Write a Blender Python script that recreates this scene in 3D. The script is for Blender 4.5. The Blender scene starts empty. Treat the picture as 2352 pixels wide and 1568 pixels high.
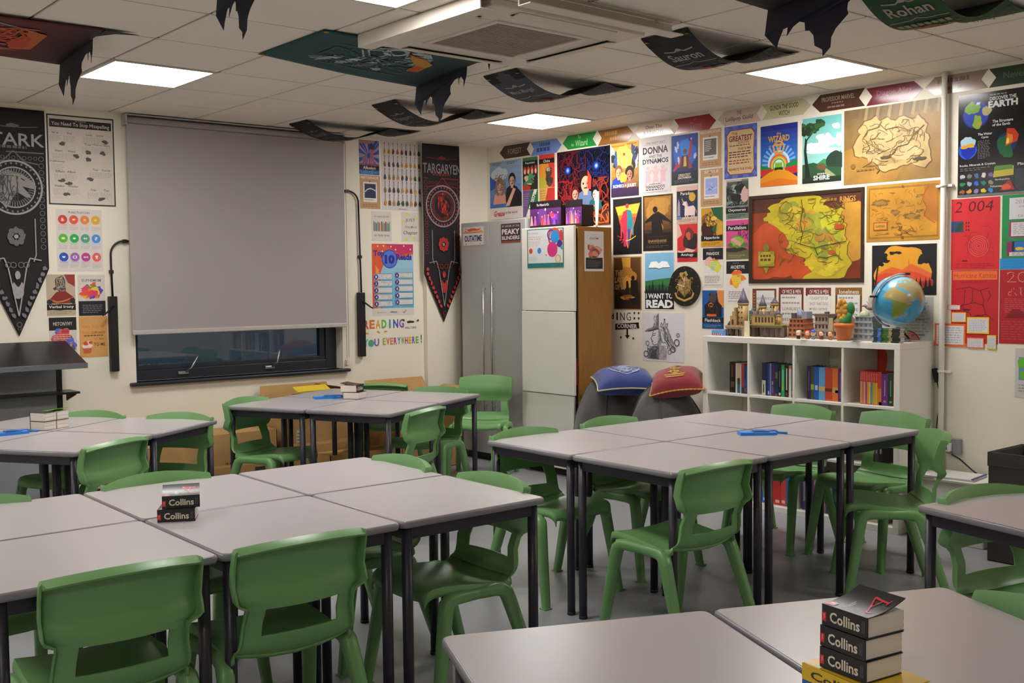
import bpy, math, random
from mathutils import Vector, Matrix
PI = math.pi
SC = bpy.context.scene
COL = SC.collection

# ------------------------------------------------------------------ camera, world, exposure
cam_d = bpy.data.cameras.new('camera')
cam_d.sensor_fit = 'HORIZONTAL'
cam_d.sensor_width = 36.0
cam_d.lens = 2468.1 / 2352.0 * 36.0
cam_d.clip_start = 0.05
cam_d.clip_end = 60
cam = bpy.data.objects.new('camera', cam_d)
COL.objects.link(cam)
_yaw, _pit, _rol = 0.70110, -0.05387, -0.01035
_f = Vector((math.sin(_yaw) * math.cos(_pit), math.cos(_yaw) * math.cos(_pit), math.sin(_pit)))
_r = Vector((math.cos(_yaw), -math.sin(_yaw), 0))
_u = _r.cross(_f)
_r2 = math.cos(_rol) * _r + math.sin(_rol) * _u
_u2 = -math.sin(_rol) * _r + math.cos(_rol) * _u
cam.matrix_world = Matrix(((_r2.x, _u2.x, -_f.x, 0.0), (_r2.y, _u2.y, -_f.y, 0.0), (_r2.z, _u2.z, -_f.z, 1.49), (0, 0, 0, 1)))
SC.camera = cam
cam_d.dof.use_dof = False

SC.view_settings.view_transform = 'Standard'
SC.view_settings.look = 'None'
SC.view_settings.gamma = 1.0
SC.view_settings.use_curve_mapping = False
SC.view_settings.exposure = 0.0

world = bpy.data.worlds.new('evening')
SC.world = world
world.use_nodes = True
world.node_tree.nodes['Background'].inputs[0].default_value = (0.05, 0.075, 0.10, 1)
world.node_tree.nodes['Background'].inputs[1].default_value = 0.45

LAMP_STRENGTH = 29.5
LAMP_COLOUR = (1.0, 0.965, 0.93, 1)

# ------------------------------------------------------------------ dimensions (metres)
XW, YW, ZC = 6.103, 7.553, 2.703        # right wall, window wall, ceiling
X0, Y0 = -2.6, -2.4                     # the walls behind the camera
GX, GY, GM = 2.122, 4.582, 0.6          # ceiling grid origin and module

# ------------------------------------------------------------------ colour and materials
def lin(c):
    return c / 12.92 if c <= 0.04045 else ((c + 0.055) / 1.055) ** 2.4
def hx(h):
    if not isinstance(h, str):
        return h
    h = h.lstrip('#')
    if len(h) == 3:
        h = ''.join(x * 2 for x in h)
    return tuple(lin(int(h[i:i + 2], 16) / 255) for i in (0, 2, 4))

MATS = {}
def material(name, col=None, rough=0.5, metal=0.0, noise=0.0, nscale=20.0, bump=0.0, bscale=200.0, spec=0.5,
             attr=False, emit=None, trans=0.0, coat=0.0, stretch=None, sheen=0.0, gain=1.0):
    if name in MATS:
        return MATS[name]
    m = bpy.data.materials.new(name)
    m.use_nodes = True
    nt = m.node_tree
    b = nt.nodes['Principled BSDF']
    b.inputs['Roughness'].default_value = rough
    b.inputs['Metallic'].default_value = metal
    b.inputs['Specular IOR Level'].default_value = spec
    b.inputs['Transmission Weight'].default_value = trans
    b.inputs['Coat Weight'].default_value = coat
    b.inputs['Sheen Weight'].default_value = sheen
    src = None
    if attr:
        a = nt.nodes.new('ShaderNodeAttribute')
        a.attribute_name = 'ink'
        src = a.outputs['Color']
    elif col is not None:
        c = hx(col)
        b.inputs['Base Color'].default_value = (*c, 1)
    co = nt.nodes.new('ShaderNodeTexCoord')
    vec = co.outputs['Object']
    if stretch:
        mp = nt.nodes.new('ShaderNodeMapping')
        mp.inputs['Scale'].default_value = stretch
        nt.links.new(vec, mp.inputs['Vector'])
        vec = mp.outputs['Vector']
    if noise > 0:
        n = nt.nodes.new('ShaderNodeTexNoise')
        n.inputs['Scale'].default_value = nscale
        n.inputs['Detail'].default_value = 5
        nt.links.new(vec, n.inputs['Vector'])
        r = nt.nodes.new('ShaderNodeMapRange')
        r.inputs['From Min'].default_value = 0.3
        r.inputs['From Max'].default_value = 0.7
        r.inputs['To Min'].default_value = (1 - noise) * gain
        r.inputs['To Max'].default_value = (1 + noise) * gain
        nt.links.new(n.outputs['Fac'], r.inputs['Value'])
        mx = nt.nodes.new('ShaderNodeMix')
        mx.data_type = 'RGBA'
        mx.blend_type = 'MULTIPLY'
        mx.clamp_result = True
        mx.inputs['Factor'].default_value = 1
        if src:
            nt.links.new(src, mx.inputs[6])
        else:
            mx.inputs[6].default_value = (*hx(col), 1)
        nt.links.new(r.outputs['Result'], mx.inputs[7])
        src = mx.outputs[2]
    if src:
        nt.links.new(src, b.inputs['Base Color'])
    if bump > 0:
        n2 = nt.nodes.new('ShaderNodeTexNoise')
        n2.inputs['Scale'].default_value = bscale
        n2.inputs['Detail'].default_value = 3
        nt.links.new(vec, n2.inputs['Vector'])
        bp = nt.nodes.new('ShaderNodeBump')
        bp.inputs['Strength'].default_value = bump
        bp.inputs['Distance'].default_value = 0.002
        nt.links.new(n2.outputs['Fac'], bp.inputs['Height'])
        nt.links.new(bp.outputs['Normal'], b.inputs['Normal'])
    if emit:
        b.inputs['Emission Color'].default_value = emit[0]
        b.inputs['Emission Strength'].default_value = emit[1]
    MATS[name] = m
    return m

M_WALL = material('cream_wall_paint', 'ece5d4', 0.6, noise=0.015, nscale=3, bump=0.05, bscale=300)
M_TILE = material('mineral_ceiling_tile', 'eae2d6', 0.9, noise=0.02, nscale=60, bump=0.15, bscale=500)
M_GRID = material('ceiling_grid_metal', '8d8479', 0.6, noise=0.02)
M_FLOOR = material('grey_vinyl_floor', '96979c', 0.32, noise=0.10, nscale=220, bump=0.02, bscale=400)
M_FRAME = material('navy_window_metal', '20242e', 0.4, noise=0.03)
M_GLASS = material('window_glass', 'ffffff', 0.0, trans=1.0, noise=0.0)
M_BLIND = material('grey_blind_fabric', 'a19a98', 0.85, noise=0.03, nscale=900, bump=0.08, bscale=1500)
M_BLINDBAR = material('blind_metal', 'b5afab', 0.45, noise=0.01)
M_GREEN = material('green_polypropylene', '6f9e62', 0.36, noise=0.03, nscale=6, bump=0.06, bscale=900)
M_TOP = material('grey_laminate', 'bab4b5', 0.30, noise=0.02, nscale=300, bump=0.01, bscale=900)
M_EDGE = material('grey_edge_band', '87838a', 0.28, noise=0.02)
M_LEG = material('charcoal_steel', '2b2733', 0.38, noise=0.05, bump=0.03, bscale=900)
M_WHITE = material('white_laminate', 'f0ede4', 0.4, noise=0.012, nscale=5)
M_PLAST = material('white_plastic', 'd3cabd', 0.4, noise=0.01)
M_GRILLE = material('grey_grille', 'a89d92', 0.7, noise=0.10, nscale=8)
M_DARKSLOT = material('dark_slot', '14130f', 0.7, noise=0.02)
M_OAK = material('oak_veneer', '9c6b2d', 0.45, noise=0.16, nscale=9, stretch=(9, 9, 0.6))
M_GREYDOOR = material('grey_cabinet_laminate', 'aeaeac', 0.42, noise=0.02, nscale=3)
M_STEEL = material('brushed_steel', 'b0aca8', 0.3, metal=0.9, noise=0.02)
M_BLACK = material('black_plastic', '0f0d0f', 0.45, noise=0.05)
M_BLACKMETAL = material('black_painted_metal', '17161a', 0.35, noise=0.08, nscale=4)
M_GREYPANEL = material('grey_painted_panel', '8d8f95', 0.5, noise=0.10, nscale=3)
M_BAG = material('grey_beanbag_fabric', '4d494b', 0.85, noise=0.06, nscale=40, bump=0.2, bscale=700, sheen=0.2)
M_CARD = material('cardboard', 'b58d58', 0.8, noise=0.07, nscale=14, bump=0.05, bscale=120)
M_CARDIN = material('cardboard_inside', '6f4c26', 0.85, noise=0.07, nscale=14)
M_PRINT = material('printed_paper', attr=True, rough=0.55, noise=0.03, nscale=30, spec=0.4, gain=1.3)
M_LAMI = material('laminated_print', attr=True, rough=0.16, noise=0.02, nscale=30, gain=1.25)
M_AGED = material('aged_map_print', attr=True, rough=0.42, noise=0.22, nscale=7, gain=1.12)
M_INK = material('painted_plastic', attr=True, rough=0.42, noise=0.05, nscale=60, gain=1.3)
M_CLOTH = material('printed_banner_cloth', attr=True, rough=0.75, noise=0.10, nscale=60, bump=0.1, bscale=1500, gain=1.0)
M_VELVET = material('cushion_velvet', attr=True, rough=0.7, noise=0.08, nscale=12, sheen=0.3, gain=0.95)
M_PAGES = material('book_pages', 'e4dbd0', 0.8, noise=0.06, nscale=14, stretch=(1, 1, 60))
M_COVER = material('book_cover', attr=True, rough=0.33, noise=0.03, nscale=60, gain=1.3)
M_GLOBE = material('globe_print', attr=True, rough=0.22, noise=0.05, nscale=18, gain=1.2)
M_CLEAR = material('smoky_clear_plastic', 'b7bccb', 0.15, trans=0.5, noise=0.0)
M_BIN = material('black_fabric', '48443f', 0.85, noise=0.06, nscale=50, bump=0.2, bscale=600)

# ------------------------------------------------------------------ mesh builder
class MB:
    def __init__(s, col=None):
        s.v = []; s.f = []; s.c = []; s.col = hx(col) if col else (0.8, 0.8, 0.8); s.sm = []; s.smooth = False
    def pts(s, ps):
        n = len(s.v); s.v += [tuple(p) for p in ps]; return n
    def face(s, idx, col=None):
        s.f.append(tuple(idx)); s.c.append(hx(col) if col else s.col); s.sm.append(s.smooth)
    def poly(s, ps, col=None):
        n = s.pts(ps); s.face(range(n, n + len(ps)), col)
    def box(s, x0, x1, y0, y1, z0, z1, col=None):
        n = s.pts([(x0, y0, z0), (x1, y0, z0), (x1, y1, z0), (x0, y1, z0), (x0, y0, z1), (x1, y0, z1), (x1, y1, z1), (x0, y1, z1)])
        for q in ((0, 3, 2, 1), (4, 5, 6, 7), (0, 1, 5, 4), (1, 2, 6, 5), (2, 3, 7, 6), (3, 0, 4, 7)):
            s.face([n + i for i in q], col)
        return s
    def obox(s, c, size, rz=0, rx=0, ry=0, col=None):
        m = Matrix.Translation(c) @ Matrix.Rotation(rz, 4, 'Z') @ Matrix.Rotation(ry, 4, 'Y') @ Matrix.Rotation(rx, 4, 'X')
        a = len(s.v)
        h = [d / 2 for d in size]
        s.box(-h[0], h[0], -h[1], h[1], -h[2], h[2], col)
        for i in range(a, len(s.v)):
            s.v[i] = tuple(m @ Vector(s.v[i]))
        return s
    def tube(s, path, rad, n=10, col=None, cap=True, flat=1.0, sq=0):
        path = [Vector(p) for p in path]
        k = len(path)
        if not isinstance(rad, (list, tuple)):
            rad = [rad] * k
        rings = []
        prev = None
        for i, p in enumerate(path):
            t = (path[min(i + 1, k - 1)] - path[max(i - 1, 0)]).normalized()
            if prev is None:
                a = Vector((0, 0, 1)) if abs(t.z) < 0.9 else Vector((1, 0, 0))
                u = t.cross(a).normalized()
            else:
                u = (prev - t * prev.dot(t)).normalized()
            prev = u
            w = t.cross(u)
            k_ = [1.0 if not sq else (abs(math.cos(2 * PI * (j + .5) / n)) ** sq + abs(math.sin(2 * PI * (j + .5) / n)) ** sq) ** (-1 / sq) * .97 for j in range(n)]
            rings.append(s.pts([p + (u * math.cos(2 * PI * (j + (.5 if sq else 0)) / n) + w * math.sin(2 * PI * (j + (.5 if sq else 0)) / n) * flat) * rad[i] * k_[j] for j in range(n)]))
        sm = s.smooth; s.smooth = True
        for a, b in zip(rings, rings[1:]):
            for j in range(n):
                s.face((a + j, a + (j + 1) % n, b + (j + 1) % n, b + j), col)
        s.smooth = sm
        if cap:
            s.face([rings[0] + j for j in reversed(range(n))], col)
            s.face([rings[-1] + j for j in range(n)], col)
        return s
    def lathe(s, prof, n=24, c=(0, 0, 0), col=None, cols=None):
        rings = [s.pts([(c[0] + r * math.cos(2 * PI * j / n), c[1] + r * math.sin(2 * PI * j / n), c[2] + z) for j in range(n)]) for r, z in prof]
        sm = s.smooth; s.smooth = True
        for i, (a, b) in enumerate(zip(rings, rings[1:])):
            for j in range(n):
                s.face((a + j, a + (j + 1) % n, b + (j + 1) % n, b + j), cols[i] if cols else col)
        s.smooth = sm
        s.face([rings[0] + j for j in reversed(range(n))], cols[0] if cols else col)
        s.face([rings[-1] + j for j in range(n)], cols[-1] if cols else col)
        return s
    def ball(s, c, rx, ry=None, rz=None, nu=20, nv=12, col=None):
        ry = ry or rx; rz = rz or rx
        rings = []
        for i in range(1, nv):
            a = PI * i / nv
            rings.append(s.pts([(c[0] + rx * math.sin(a) * math.cos(2 * PI * j / nu), c[1] + ry * math.sin(a) * math.sin(2 * PI * j / nu), c[2] - rz * math.cos(a)) for j in range(nu)]))
        b = s.pts([(c[0], c[1], c[2] - rz)]); t = s.pts([(c[0], c[1], c[2] + rz)])
        sm = s.smooth; s.smooth = True
        for p, q in zip(rings, rings[1:]):
            for j in range(nu):
                s.face((p + j, p + (j + 1) % nu, q + (j + 1) % nu, q + j), col)
        for j in range(nu):
            s.face((b, rings[0] + (j + 1) % nu, rings[0] + j), col)
            s.face((t, rings[-1] + j, rings[-1] + (j + 1) % nu), col)
        s.smooth = sm
        return s
    def prism(s, pts2, z0, z1, col=None):
        n = len(pts2)
        a = s.pts([(x, y, z0) for x, y in pts2]); b = s.pts([(x, y, z1) for x, y in pts2])
        s.face([a + i for i in reversed(range(n))], col); s.face([b + i for i in range(n)], col)
        for i in range(n):
            s.face((a + i, a + (i + 1) % n, b + (i + 1) % n, b + i), col)
        return s
    def grid(s, fn, nu, nv, col=None, skip=None, colfn=None):
        a = s.pts([fn(i / (nu - 1), j / (nv - 1)) for j in range(nv) for i in range(nu)])
        sm = s.smooth; s.smooth = True
        for j in range(nv - 1):
            for i in range(nu - 1):
                if skip and skip(i, j):
                    continue
                s.face((a + j * nu + i, a + j * nu + i + 1, a + (j + 1) * nu + i + 1, a + (j + 1) * nu + i), colfn(i, j) if colfn else col)
        s.smooth = sm
        return a
    def mesh(s, name, mat, sharp=None):
        me = bpy.data.meshes.new(name)
        me.from_pydata(s.v, [], s.f)
        me.materials.append(mat)
        at = me.color_attributes.new('ink', 'FLOAT_COLOR', 'CORNER')
        buf = []
        for p, c in zip(me.polygons, s.c):
            buf += [c[0], c[1], c[2], 1.0] * p.loop_total
        at.data.foreach_set('color', buf)
        me.polygons.foreach_set('use_smooth', s.sm)
        me.update()
        if sharp:
            me.set_sharp_from_angle(angle=math.radians(sharp))
        return me
    def obj(s, name, mat, parent=None, bevel=0.0, loc=None, rz=0, solid=0.0, sub=0, sharp=None, offs=-1, seg=2):
        o = bpy.data.objects.new(name, s.mesh(name, mat, sharp))
        COL.objects.link(o)
        if parent:
            o.parent = parent
        if loc:
            o.location = loc
        o.rotation_euler.z = rz
        if sub:
            m = o.modifiers.new('subdivide', 'SUBSURF'); m.levels = m.render_levels = sub
        if solid:
            m = o.modifiers.new('thickness', 'SOLIDIFY'); m.thickness = solid; m.offset = offs
        if bevel:
            m = o.modifiers.new('bevel', 'BEVEL'); m.width = bevel; m.segments = seg; m.limit_method = 'ANGLE'; m.angle_limit = math.radians(40)
            m.harden_normals = False
        return o

def tag(o, label=None, cat=None, group=None, kind=None):
    if label: o['label'] = label
    if cat: o['category'] = cat
    if group: o['group'] = group
    if kind: o['kind'] = kind
    return o
def thing(name, label, cat, loc=(0, 0, 0), rz=0, group=None):
    o = bpy.data.objects.new(name, None)
    o.empty_display_size = 0.05
    COL.objects.link(o)
    o.location = loc; o.rotation_euler.z = rz
    return tag(o, label, cat, group)
def dup(root, loc, rz, label, group=None):
    r = root.copy(); COL.objects.link(r); r.location = loc; r.rotation_euler.z = rz
    r['label'] = label
    if group: r['group'] = group
    for ch in list(root.children):
        c = ch.copy(); COL.objects.link(c); c.parent = r
        for g in ch.children:
            d = g.copy(); COL.objects.link(d); d.parent = c
    return r

# ------------------------------------------------------------------ lettering
_TX = {}
def text_geo(body, bold=0.0, shear=0.0):
    key = (body, bold, shear)
    if key in _TX:
        return _TX[key]
    cu = bpy.data.curves.new('lettering', 'FONT')
    cu.body = body; cu.resolution_u = 2; cu.offset = bold; cu.shear = shear
    cu.size = 1.0; cu.align_x = 'CENTER'; cu.space_line = 0.85
    o = bpy.data.objects.new('lettering', cu)
    COL.objects.link(o)
    dg = bpy.context.evaluated_depsgraph_get()
    me = bpy.data.meshes.new_from_object(o.evaluated_get(dg))
    vs = [(v.co.x, v.co.y) for v in me.vertices]
    fs = [tuple(p.vertices) for p in me.polygons]
    bpy.data.objects.remove(o); bpy.data.curves.remove(cu); bpy.data.meshes.remove(me)
    x0 = min(v[0] for v in vs); x1 = max(v[0] for v in vs); y0 = min(v[1] for v in vs); y1 = max(v[1] for v in vs)
    vs = [((x - x0) / max(x1 - x0, 1e-6) - 0.5, (y - y0) / max(y1 - y0, 1e-6) - 0.5) for x, y in vs]
    _TX[key] = (vs, fs)
    return _TX[key]

# ------------------------------------------------------------------ printed sheets: flat coloured shapes in fractions of the sheet
STEP = 4e-5
class Sheet(MB):
    def __init__(s, W, H, bg, t=0.0012, warp=None, bg2=None):
        super().__init__()
        s.W, s.H, s.t, s.k, s.warp = W, H, t, 0, warp
        if bg:
            if warp is None:
                s.box(0, W, -t, 0, 0, H, bg)
            if bg2 or warp:
                s.R(0, 0, 1, 1, bg, bg2)
    def xyz(s, u, v):
        if s.warp:
            return s.warp(u, v, s.t + s.k * STEP)
        return (u * s.W, -s.t - s.k * STEP, v * s.H)
    def add(s, pts, col):
        s.k += 1
        s.poly([s.xyz(u, v) for u, v in pts], col)
    def R(s, u0, v0, u1, v1, c, c2=None, n=8):
        if c2 is None and not s.warp:
            s.add([(u0, v0), (u1, v0), (u1, v1), (u0, v1)], c); return
        s.k += 1
        a, b = hx(c), hx(c2 or c)
        n = 24 if s.warp else n
        for i in range(n):
            f = (i + 0.5) / n
            va, vb = v0 + (v1 - v0) * i / n, v0 + (v1 - v0) * (i + 1) / n
            s.poly([s.xyz(u0, va), s.xyz(u1, va), s.xyz(u1, vb), s.xyz(u0, vb)], tuple(a[j] + (b[j] - a[j]) * f for j in range(3)))
    P = add
    def C(s, u, v, r, c, n=20, sq=1.0):
        k = s.W / s.H
        if s.warp and r > .12:
            for q in range(8): s.O(u, v, r * (q + 1) / 8, r / 8 * 1.01, c, 40)
            return
        s.add([(u + r * math.cos(2 * PI * i / n), v + sq * r * k * math.sin(2 * PI * i / n)) for i in range(n)], c)
    def O(s, u, v, r, w, c, n=28):
        k = s.W / s.H
        s.k += 1
        for i in range(n):
            a, b = 2 * PI * i / n, 2 * PI * (i + 1) / n
            s.poly([s.xyz(u + q * math.cos(t), v + q * k * math.sin(t)) for q, t in ((r, a), (r, b), (r - w, b), (r - w, a))], c)
    def B(s, u, v, ru, rv, c, seed=1, rough=0.3, n=36):
        rd = random.Random(seed)
        ph = [(rd.uniform(0, 6.28), rd.uniform(0.3, 1) / (q ** 0.7)) for q in range(1, 9)]
        out = []
        for i in range(n):
            a = 2 * PI * i / n
            m = 1 + rough * 0.45 * sum(am * math.sin((q + 1) * a + p) for q, (p, am) in enumerate(ph, 1))
            out.append((min(1, max(0, u + ru * m * math.cos(a))), min(1, max(0, v + rv * m * math.sin(a)))))
        s.add(out, c)
    def T(s, body, u, v, w, h, c, bold=0.012, shear=0.0, rot=0):
        vs, fs = text_geo(body, bold, shear)
        s.k += 1
        ca, sa = math.cos(rot), math.sin(rot)
        k = s.W / s.H
        P = []
        for x, y in vs:
            x, y = x * w, y * h
            if rot:
                x, y = x * ca - y / k * sa, (x * k * sa + y * ca)
            P.append(s.xyz(u + x, v + y))
        n = s.pts(P)
        for f in fs:
            s.face([n + i for i in f], c)
    def G(s, u0, v0, u1, v1, n, c, seed=3, fill=0.45):
        rd = random.Random(seed)
        s.k += 1
        dv = (v1 - v0) / n
        for i in range(n):
            va = v1 - dv * (i + 0.72); u = u0
            end = u1 - (rd.uniform(0, 0.35) * (u1 - u0) if i == n - 1 else rd.uniform(0, 0.1) * (u1 - u0))
            while u < end - 0.01:
                w = min(rd.uniform(0.05, 0.16) * (u1 - u0) + 0.01, end - u)
                s.poly([s.xyz(u, va), s.xyz(u + w, va), s.xyz(u + w, va + dv * fill), s.xyz(u, va + dv * fill)], c)
                u += w + 0.025 * (u1 - u0) + 0.006
    def L(s, pts, w, c):
        k = s.W / s.H
        s.k += 1
        for (a, b), (p, q) in zip(pts, pts[1:]):
            dx, dy = (p - a), (q - b) / k
            l = math.hypot(dx, dy) or 1
            nx, ny = -dy / l * w / 2, dx / l * w / 2 * k
            s.poly([s.xyz(a - nx, b - ny), s.xyz(p - nx, q - ny), s.xyz(p + nx, q + ny), s.xyz(a + nx, b + ny)], c)
    def RAY(s, u, v, r0, r1, n, c, ph=0):
        k = s.W / s.H
        s.k += 1
        for i in range(n):
            a = 2 * PI * i / n + ph; d = PI / n * 0.5
            pp = [(u + r * math.cos(t), v + r * k * math.sin(t)) for r, t in ((r0, a - d), (r1, a - d), (r1, a + d), (r0, a + d))]
            s.poly([s.xyz(min(1, max(0, x)), min(1, max(0, y))) for x, y in pp], c)
    def BUST(s, u, v, h, skin, hair, top, hw=1.0):
        k = s.H / s.W
        s.add([(u - 0.55 * h * k, v - 0.75 * h), (u + 0.55 * h * k, v - 0.75 * h), (u + 0.42 * h * k, v - 0.28 * h), (u + 0.14 * h * k, v - 0.16 * h), (u - 0.14 * h * k, v - 0.16 * h), (u - 0.42 * h * k, v - 0.28 * h)], top)
        s.C(u, v + 0.13 * h, 0.30 * h * k * hw, hair, 18, 1.2)
        s.C(u, v + 0.04 * h, 0.205 * h * k, skin, 18, 1.25)
        s.P([(u, v - 0.2 * h), (u + 0.15 * h * k, v - .1 * h), (u + 0.2 * h * k, v + .08 * h), (u + 0.1 * h * k, v + .24 * h), (u + .02 * h * k, v + .1 * h)], tuple(x * .6 for x in hx(skin)))
        s.add([(u - 0.09 * h * k, v - 0.3 * h), (u + 0.09 * h * k, v - 0.3 * h), (u + 0.09 * h * k, v - 0.1 * h), (u - 0.09 * h * k, v - 0.1 * h)], skin)
        s.C(u + 0.1 * h * k, v + 0.06 * h, 0.035 * h * k, hair, 8)
        s.C(u - 0.1 * h * k, v + 0.06 * h, 0.035 * h * k, hair, 8)
        s.L([(u - 0.07 * h * k, v - 0.08 * h), (u + 0.07 * h * k, v - 0.08 * h)], 0.035 * h * k, hair)
    def STAR(s, u, v, r, c, n=5, q=0.42):
        k = s.W / s.H
        s.add([(u + (r if i % 2 == 0 else r * q) * math.sin(PI * i / n), v + (r if i % 2 == 0 else r * q) * k * math.cos(PI * i / n)) for i in range(2 * n)], c)
    def SPLAT(s, u, v, ru, rv, cols, seed=1, n=16):
        rd = random.Random(seed)
        for i in range(n):
            a = rd.uniform(0, 6.28); q = rd.uniform(0, 0.75)
            s.B(u + ru * q * math.cos(a), v + rv * q * math.sin(a), ru * rd.uniform(0.25, 0.5), rv * rd.uniform(0.25, 0.5), cols[i % len(cols)], seed * 31 + i, 0.5, 20)
    def SCRIB(s, u0, v0, u1, v1, n, c, seed=1, w=0.006, amp=0.05):
        rd = random.Random(seed)
        for i in range(n):
            u, v = rd.uniform(u0, u1), rd.uniform(v0, v1)
            a = rd.uniform(0, 6.28); pts = [(u, v)]
            for q in range(rd.randint(3, 6)):
                a += rd.uniform(-0.9, 0.9)
                u = min(u1, max(u0, u + amp * math.cos(a))); v = min(v1, max(v0, v + amp * math.sin(a)))
                pts.append((u, v))
            s.L(pts, w, c)

def hang(name, face, rect, label, cat, bg, draw, mat=None, bg2=None, plane=None, tilt=0.0, group=None):
    """one printed sheet on a wall: face 'R' = on the plane x, seen along +x; 'W' = on the plane y, seen along +y"""
    l, r, b, t = rect
    W, H = abs(r - l), t - b
    s = Sheet(W, H, bg, bg2=bg2)
    if draw:
        draw(s)
    if face == 'R':
        loc, rz = ((plane or XW) - 0.0006, l, b), -PI / 2
    else:
        loc, rz = (l, (plane or YW) - 0.0006, b), 0
    o = s.obj(name, mat or M_PRINT, None, loc=loc, rz=rz)
    if tilt:
        o.rotation_euler.y = tilt
    return tag(o, label, cat, group)

# ================================================================== THE ROOM
def struct(name, mb, mat, **k):
    return tag(mb.obj(name, mat, **k), kind='structure')
struct('floor', MB().box(X0 - .12, XW + .12, Y0 - .12, YW + .3, -0.1, 0.0), M_FLOOR)
WX0, WX1, WZ0, WZ1 = 2.875, 4.575, 0.815, 2.52         # window opening
w = MB()
w.box(X0 - .12, WX0, YW, YW + .3, 0, ZC + .1); w.box(WX1, XW + .12, YW, YW + .3, 0, ZC + .1)
w.box(WX0, WX1, YW, YW + .3, 0, WZ0); w.box(WX0, WX1, YW, YW + .3, WZ1, ZC + .1)
struct('wall_back', w, M_WALL)
struct('wall_right', MB().box(XW, XW + .12, Y0, YW, 0, ZC + .1), M_WALL)
struct('wall_left', MB().box(X0 - .12, X0, Y0, YW, 0, ZC + .1), M_WALL)
struct('wall_front', MB().box(X0 - .12, XW + .12, Y0 - .12, Y0, 0, ZC + .1), M_WALL)
struct('trim_1', MB().box(5.385, 5.745, YW - .05, YW, 0, ZC), M_WALL, bevel=.004)      # boxed-in pipe casing beside the corner
struct('baseboard_right', MB().box(XW - .012, XW, Y0, YW, 0, .09), M_LEG)
struct('baseboard_back', MB().box(X0, 5.385, YW - .012, YW, 0, .09), M_LEG)

LX = [0, 5, -5]; LY = [2, -2, -8]  # last row: unseen panels added to light near tables and chair backs
lightcells = {(i, j) for i in LX for j in LY} - {(0, -8)}
c = MB()
c.box(X0, XW, Y0, YW, ZC + .012, ZC + .06)
g = MB()
for i in range(-9, 8):
    for j in range(-13, 6):
        if (i, j) in lightcells or (i in (2, ) and j in (-1,) and False):
            continue
        a, b = max(X0, GX + i * GM + .0075), min(XW, GX + (i + 1) * GM - .0075)
        d, e = max(Y0, GY + j * GM + .0075), min(YW, GY + (j + 1) * GM - .0075)
        if b - a > .02 and e - d > .02:
            c.box(a, b, d, e, ZC, ZC + .02)
struct('ceiling', c, M_TILE, bevel=.003)
for i in range(-9, 8):
    x = GX + i * GM
    if X0 < x < XW: g.box(x - .012, x + .012, Y0, YW, ZC + .007, ZC + .0125)
for j in range(-13, 6):
    y = GY + j * GM
    if Y0 < y < YW: g.box(X0, XW, y - .012, y + .012, ZC + .007, ZC + .0126)
struct('trim_2', g, M_GRID)

M_LAMP = material('lit_diffuser', 'ffffff', 0.5, emit=(LAMP_COLOUR, LAMP_STRENGTH))
lamp_labels = {(0, 2): 'glowing square ceiling panel on the left, in front of the red hanging banner',
               (5, 2): 'glowing square ceiling panel near the corner, beyond the air conditioner',
               (5, -2): 'glowing square ceiling panel on the right, above the wall of posters',
               (0, -2): 'glowing square ceiling panel cut by the top edge beside the air conditioner'}
where = {0: 'over the left aisle', 5: 'over the right-hand tables', -5: 'over the far left of the room'}
wrow = {2: 'by the window wall', -2: 'in the middle of the room', -8: 'above the camera, unseen and added'}
for i in LX:
    for j in LY:
        if (i, j) not in lightcells: continue
        x, y = GX + (i + .5) * GM, GY + (j + .5) * GM
        t = thing('ceiling_light', lamp_labels.get((i, j), 'ceiling light panel ' + where[i] + ' ' + wrow[j]), 'ceiling light', (x, y, ZC), 0, 'ceiling light panels')
        f = MB('e0dad0')
        for a, b, d, e in ((-.296, .296, -.296, -.276), (-.296, .296, .276, .296), (-.296, -.276, -.276, .276), (.276, .296, -.276, .276)):
            f.box(a, b, d, e, -.006, .012)
        f.obj('frame', M_PLAST, t, bevel=.002)
        MB().box(-.276, .276, -.276, .276, -.002, .010).obj('diffuser', M_LAMP, t)

# air-conditioning cassette
ac = thing('air_conditioner', 'white square air conditioning cassette with a grey grille, set in the ceiling', 'air conditioner', (3.40, 4.05, ZC))
p = MB()
h = .475
for a, b, d, e in ((-h, h, -h, -.27), (-h, h, .27, h), (-h, -.27, -.27, .27), (.27, h, -.27, .27)):
    p.box(a, b, d, e, -.035, 0)
p.obj('panel', M_PLAST, ac, bevel=.006)
gr = MB()
gr.box(-.268, .268, -.268, .268, -.026, -.01)
for k in range(27):
    y = -.26 + k * .02
    gr.box(-.262, .262, y, y + .008, -.034, -.026)
gr.obj('grille', M_GRILLE, ac)
fr = MB()
for a, b, d, e in ((-.29, .29, -.29, -.262), (-.29, .29, .262, .29), (-.29, -.262, -.262, .262), (.262, .29, -.262, .262)):
    fr.box(a, b, d, e, -.042, -.03)
fr.obj('grille_frame', M_PLAST, ac, bevel=.004)
for k in range(4):
    r = Matrix.Rotation(k * PI / 2, 4, 'Z')
    f = MB()
    f.box(-.30, .30, -.405, -.39, -.0375, -.02)
    f.v = [tuple(r @ Vector(q)) for q in f.v]
    f.obj('air_slot', M_DARKSLOT, ac)
    f = MB()
    f.obox((0, -.425, -.042), (.60, .07, .006), rx=math.radians(-8))
    f.v = [tuple(r @ Vector(q)) for q in f.v]
    f.obj('louver', M_PLAST, ac, bevel=.002)
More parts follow.
